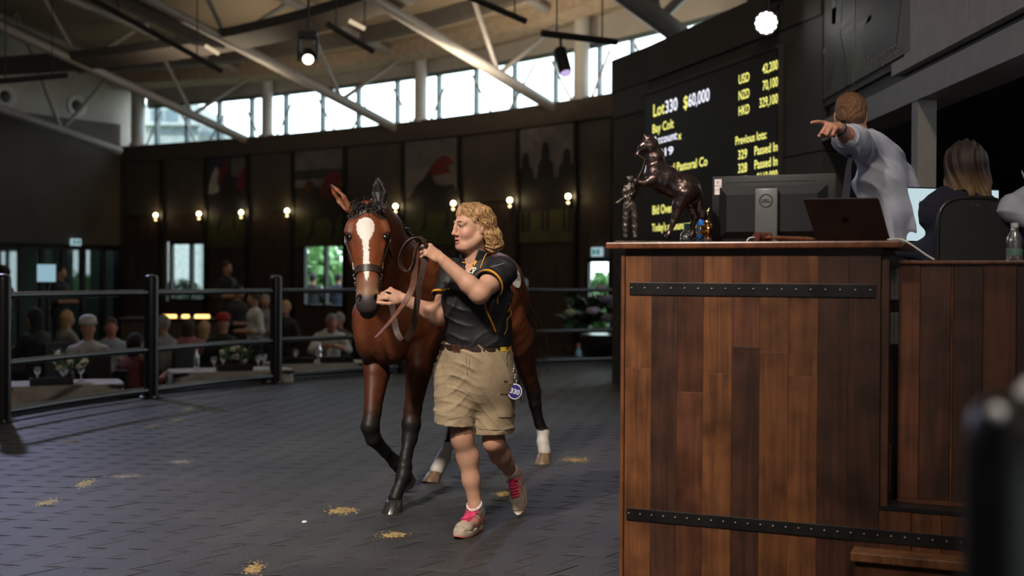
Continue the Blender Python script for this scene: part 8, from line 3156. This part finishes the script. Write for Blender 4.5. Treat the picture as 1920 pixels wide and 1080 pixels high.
def seat_for(loc, rotz, sc, who):
    """plain upholstered chair under a seated guest"""
    global TM_chair
    if TM_chair is None:
        TM_chair = {}
        for n_, mb in (('seat', MB().bevbox((0, .02, .37), (.46, .46, .08), .02)), ('backrest', MB().bevbox((0, .27, .68), (.44, .05, .46), .02))):
            me = bpy.data.meshes.new(n_)
            me.from_pydata(mb.v, [], mb.f)
            me.materials.append(cm('black_vinyl', (.014, .014, .016)))
            TM_chair[n_] = me
        mb = MB().box((0, 0, -.30), (.035, .035, .75))
        me = bpy.data.meshes.new('leg')
        me.from_pydata(mb.v, [], mb.f)
        me.materials.append(M_wood)
        TM_chair['leg'] = me
    o = bpy.data.objects.new('dining_chair', None)
    COL.objects.link(o)
    o.location = loc
    o.rotation_euler = (0, 0, math.radians(rotz))
    o.scale = (sc, sc, sc)
    tag(o, ' '.join(('dark dining chair under the ' + who).split()[:16]), 'chair', 'chairs of the dining guests')
    for n_ in ('seat', 'backrest'):
        q = bpy.data.objects.new(n_, TM_chair[n_])
        COL.objects.link(q)
        q.parent = o
    for sx in (-.19, .19):
        for sy in (-.17, .22):
            q = bpy.data.objects.new('leg', TM_chair['leg'])
            COL.objects.link(q)
            q.parent = o
            q.location = (sx, sy, 0.0)
W_, K_, GY, NV, PK, BG, RD, LB = cm('white', (.42, .40, .38)), cm('black', (.012, .012, .013)), cm('grey', (.17, .16, .15)), cm('navy', (.018, .022, .045)), cm('dusty_pink', (.26, .10, .10)), cm('beige', (.24, .20, .15)), cm('red', (.30, .015, .02)), cm('light_blue', (.25, .29, .33))
H_b, H_k, H_bl, H_g = cm('brown_hair', (.05, .028, .018)), cm('black_hair', (.012, .010, .010)), cm('blond_hair', (.32, .20, .09)), cm('grey_hair', (.22, .21, .20))
guest(166, 600, 13.35, 'sit', 205, W_, K_, cm('white_cap', (.45, .44, .42)), 'man in a white shirt and white cap sitting with his back to the rail', 'cap')
guest(72, 580, 14.2, 'sit', 250, K_, K_, H_k, 'dark-haired guest in black reaching over a table at the far left', 'long_hair')
guest(208, 598, 14.9, 'sit', 20, LB, K_, H_b, 'guest in a pale blue top behind the man in the white cap', skin=SKN2)
guest(248, 628, 13.9, 'sit', 150, cm('maroon', (.12, .03, .03)), K_, H_k, 'guest in dark maroon just left of the second fence post', 'long_hair')
guest(312, 594, 15.6, 'sit', 250, GY, K_, H_g, 'guest in a grey jumper just right of the second fence post')
guest(352, 600, 17.4, 'sit', 170, PK, K_, H_b, 'guest in dusty pink under the amber bar lamps', 'long_hair')
guest(418, 594, 16.2, 'sit', 190, K_, K_, RD, 'guest wearing a bright red cap', 'cap')
guest(380, 604, 18.2, 'sit', 160, BG, K_, H_bl, 'blond guest in beige sitting left of the bright red cap', 'long_hair')
guest(446, 536, 19.0, 'stand', 60, K_, K_, H_k, 'standing guest all in black left of the third fence post')
guest(478, 548, 18.4, 'stand', 300, W_, K_, H_b, 'standing guest in a white shirt and black trousers left of the third fence post')
guest(497, 554, 20.0, 'stand', 20, GY, NV, H_g, 'standing guest in grey half hidden by the third fence post')
guest(536, 566, 18.6, 'stand', 330, K_, K_, H_bl, 'blond man in a black shirt with folded arms right of the third fence post', zf=-1)
guest(614, 590, 16.7, 'lean', 15, W_, BG, H_g, 'man in a white shirt leaning forward beside the shoulder of the colt', skin=SKN2)
guest(640, 588, 18.8, 'sit', 330, cm('olive', (.07, .065, .045)), K_, H_g, 'grey-haired guest in olive behind the leaning man in white')
guest(424, 492, 21.5, 'stand', 60, K_, K_, H_b, 'man in a black shirt standing higher up between the two windows, holding out a paper')
guest(112, 500, 20.5, 'stand', 80, K_, K_, H_k, 'dark figure standing right of the pale blue monitor')
guest(8, 500, 17.5, 'stand', 270, K_, K_, H_k, 'dark figure standing at the left edge beside the first post')
guest(120, 585, 17.4, 'sit', 140, GY, K_, H_bl, 'blond guest in grey far behind the man in the white cap', 'long_hair')
guest(586, 514, 26.5, 'stand', 180, K_, K_, H_k, 'dark figure outside the green two-pane window, in its left pane')
guest(634, 514, 27.5, 'stand', 180, NV, K_, H_k, 'dark figure outside the green two-pane window, in its right pane')
# ------------------------------------------------------------------ potted hydrangea by the exit, bottle on the floor
pc_ = P(1128, 640, 18.4)
pc_[2] = 0
o = empty('potted_hydrangea', pc_, 'large leafy hydrangea in a dark tub behind the rail, right of the colt', 'plant')
MB().lathe([(.30, 0), (.40, .10), (.46, .32), (.44, .42), (.40, .42)], pc_ + V3(.1, 0, 0), n=26).build('tub', mat('dark_glazed_tub', (.018, .017, .018), .35), o, smooth=50)
r = random.Random(9)
M_hleaf = mat('glossy_dark_leaf', (.030, .065, .028), .4, var=.35, scale=6)
lv = None
for k_ in range(120):
    a, b = r.uniform(0, 6.28), r.uniform(.0, 1.35)
    d = V3(math.cos(a) * math.cos(b), math.sin(a) * math.cos(b), math.sin(b) * .9)
    q = pc_ + V3(.1, 0, .50) + d * r.uniform(.30, .74) * V3(1.35, .9, 1.05)
    e = nrm(np.cross(d, [r.gauss(0, 1) for _ in range(3)]))
    s = r.uniform(.10, .18)
    n_ = np.cross(e, d)
    MB().add([q - d * s, q - d * s * .2 + e * s * .55 + n_ * .01, q + d * s * 1.1 - UZ * .03, q - d * s * .2 - e * s * .55 + n_ * .01, q + n_ * -.012],
             [(0, 1, 4), (1, 2, 4), (2, 3, 4), (3, 0, 4)]).build('leaf', M_hleaf, o)
M_hyd = mat('lilac_bloom', (.42, .38, .50), .7, var=.2, scale=20, bump=.8, bscale=40)
for (px, py) in ((1128, 541), (1138, 560), (1113, 583), (1152, 572), (1166, 540), (1140, 596)):
    q = P(px, py, 18.0)
    MB().sphere(q, (.12, .11, .065), 12, 8).build('bloom', M_hyd, o, smooth=True)
MB().sphere(P(1069, 586, 18.1), (.09, .05, .06), 10, 6).build('bloom', mat('pale_green_bloom', (.38, .40, .25), .7), o, smooth=True)
b2 = G(1084, 681)
o = empty('floor_bottle', b2, 'small blue water bottle with an orange cap standing on the floor by the plant', 'bottle')
MB().lathe([(.05, 0), (.055, .01), (.055, .16), (.02, .24), (.018, .26)], b2, n=16).build('bottle_body', mat('blue_clear_plastic', (.25, .5, .7), .15, trans=.6), o, smooth=50)  # clear plastic with a blue base colour
MB().lathe([(.03, .255), (.03, .30)], b2, n=12).build('cap', mat('orange_cap', (.5, .15, .05), .5), o)
# oval number sticker on the colt's hip
hq = P(966, 520, 7.55)
hh_ = hbvh.ray_cast(Vector((0, 0, CAM_H)), Vector(nrm(P(966, 521, 7.5) - V3(0, 0, CAM_H))), 12)
if hh_[0] is not None:
    c, n_ = np.array(hh_[0]), np.array(hh_[1])
    u = nrm(np.cross(UZ, n_))
    v_ = np.cross(n_, u)
    po = [(.055 * math.cos(t), .07 * math.sin(t)) for t in np.linspace(0, 6.283, 25)[:-1]]
    hs_ = MB().prism(po, c + n_ * .001, u, v_, n_, .006).build('hip_number_sticker', mat('white_sticker', (.6, .58, .55), .6), horse)
    lettering('sticker_digits', '330', c + n_ * .008 - v_ * .02, u, v_, .06, K_, hs_, .0004, 'CENTER')
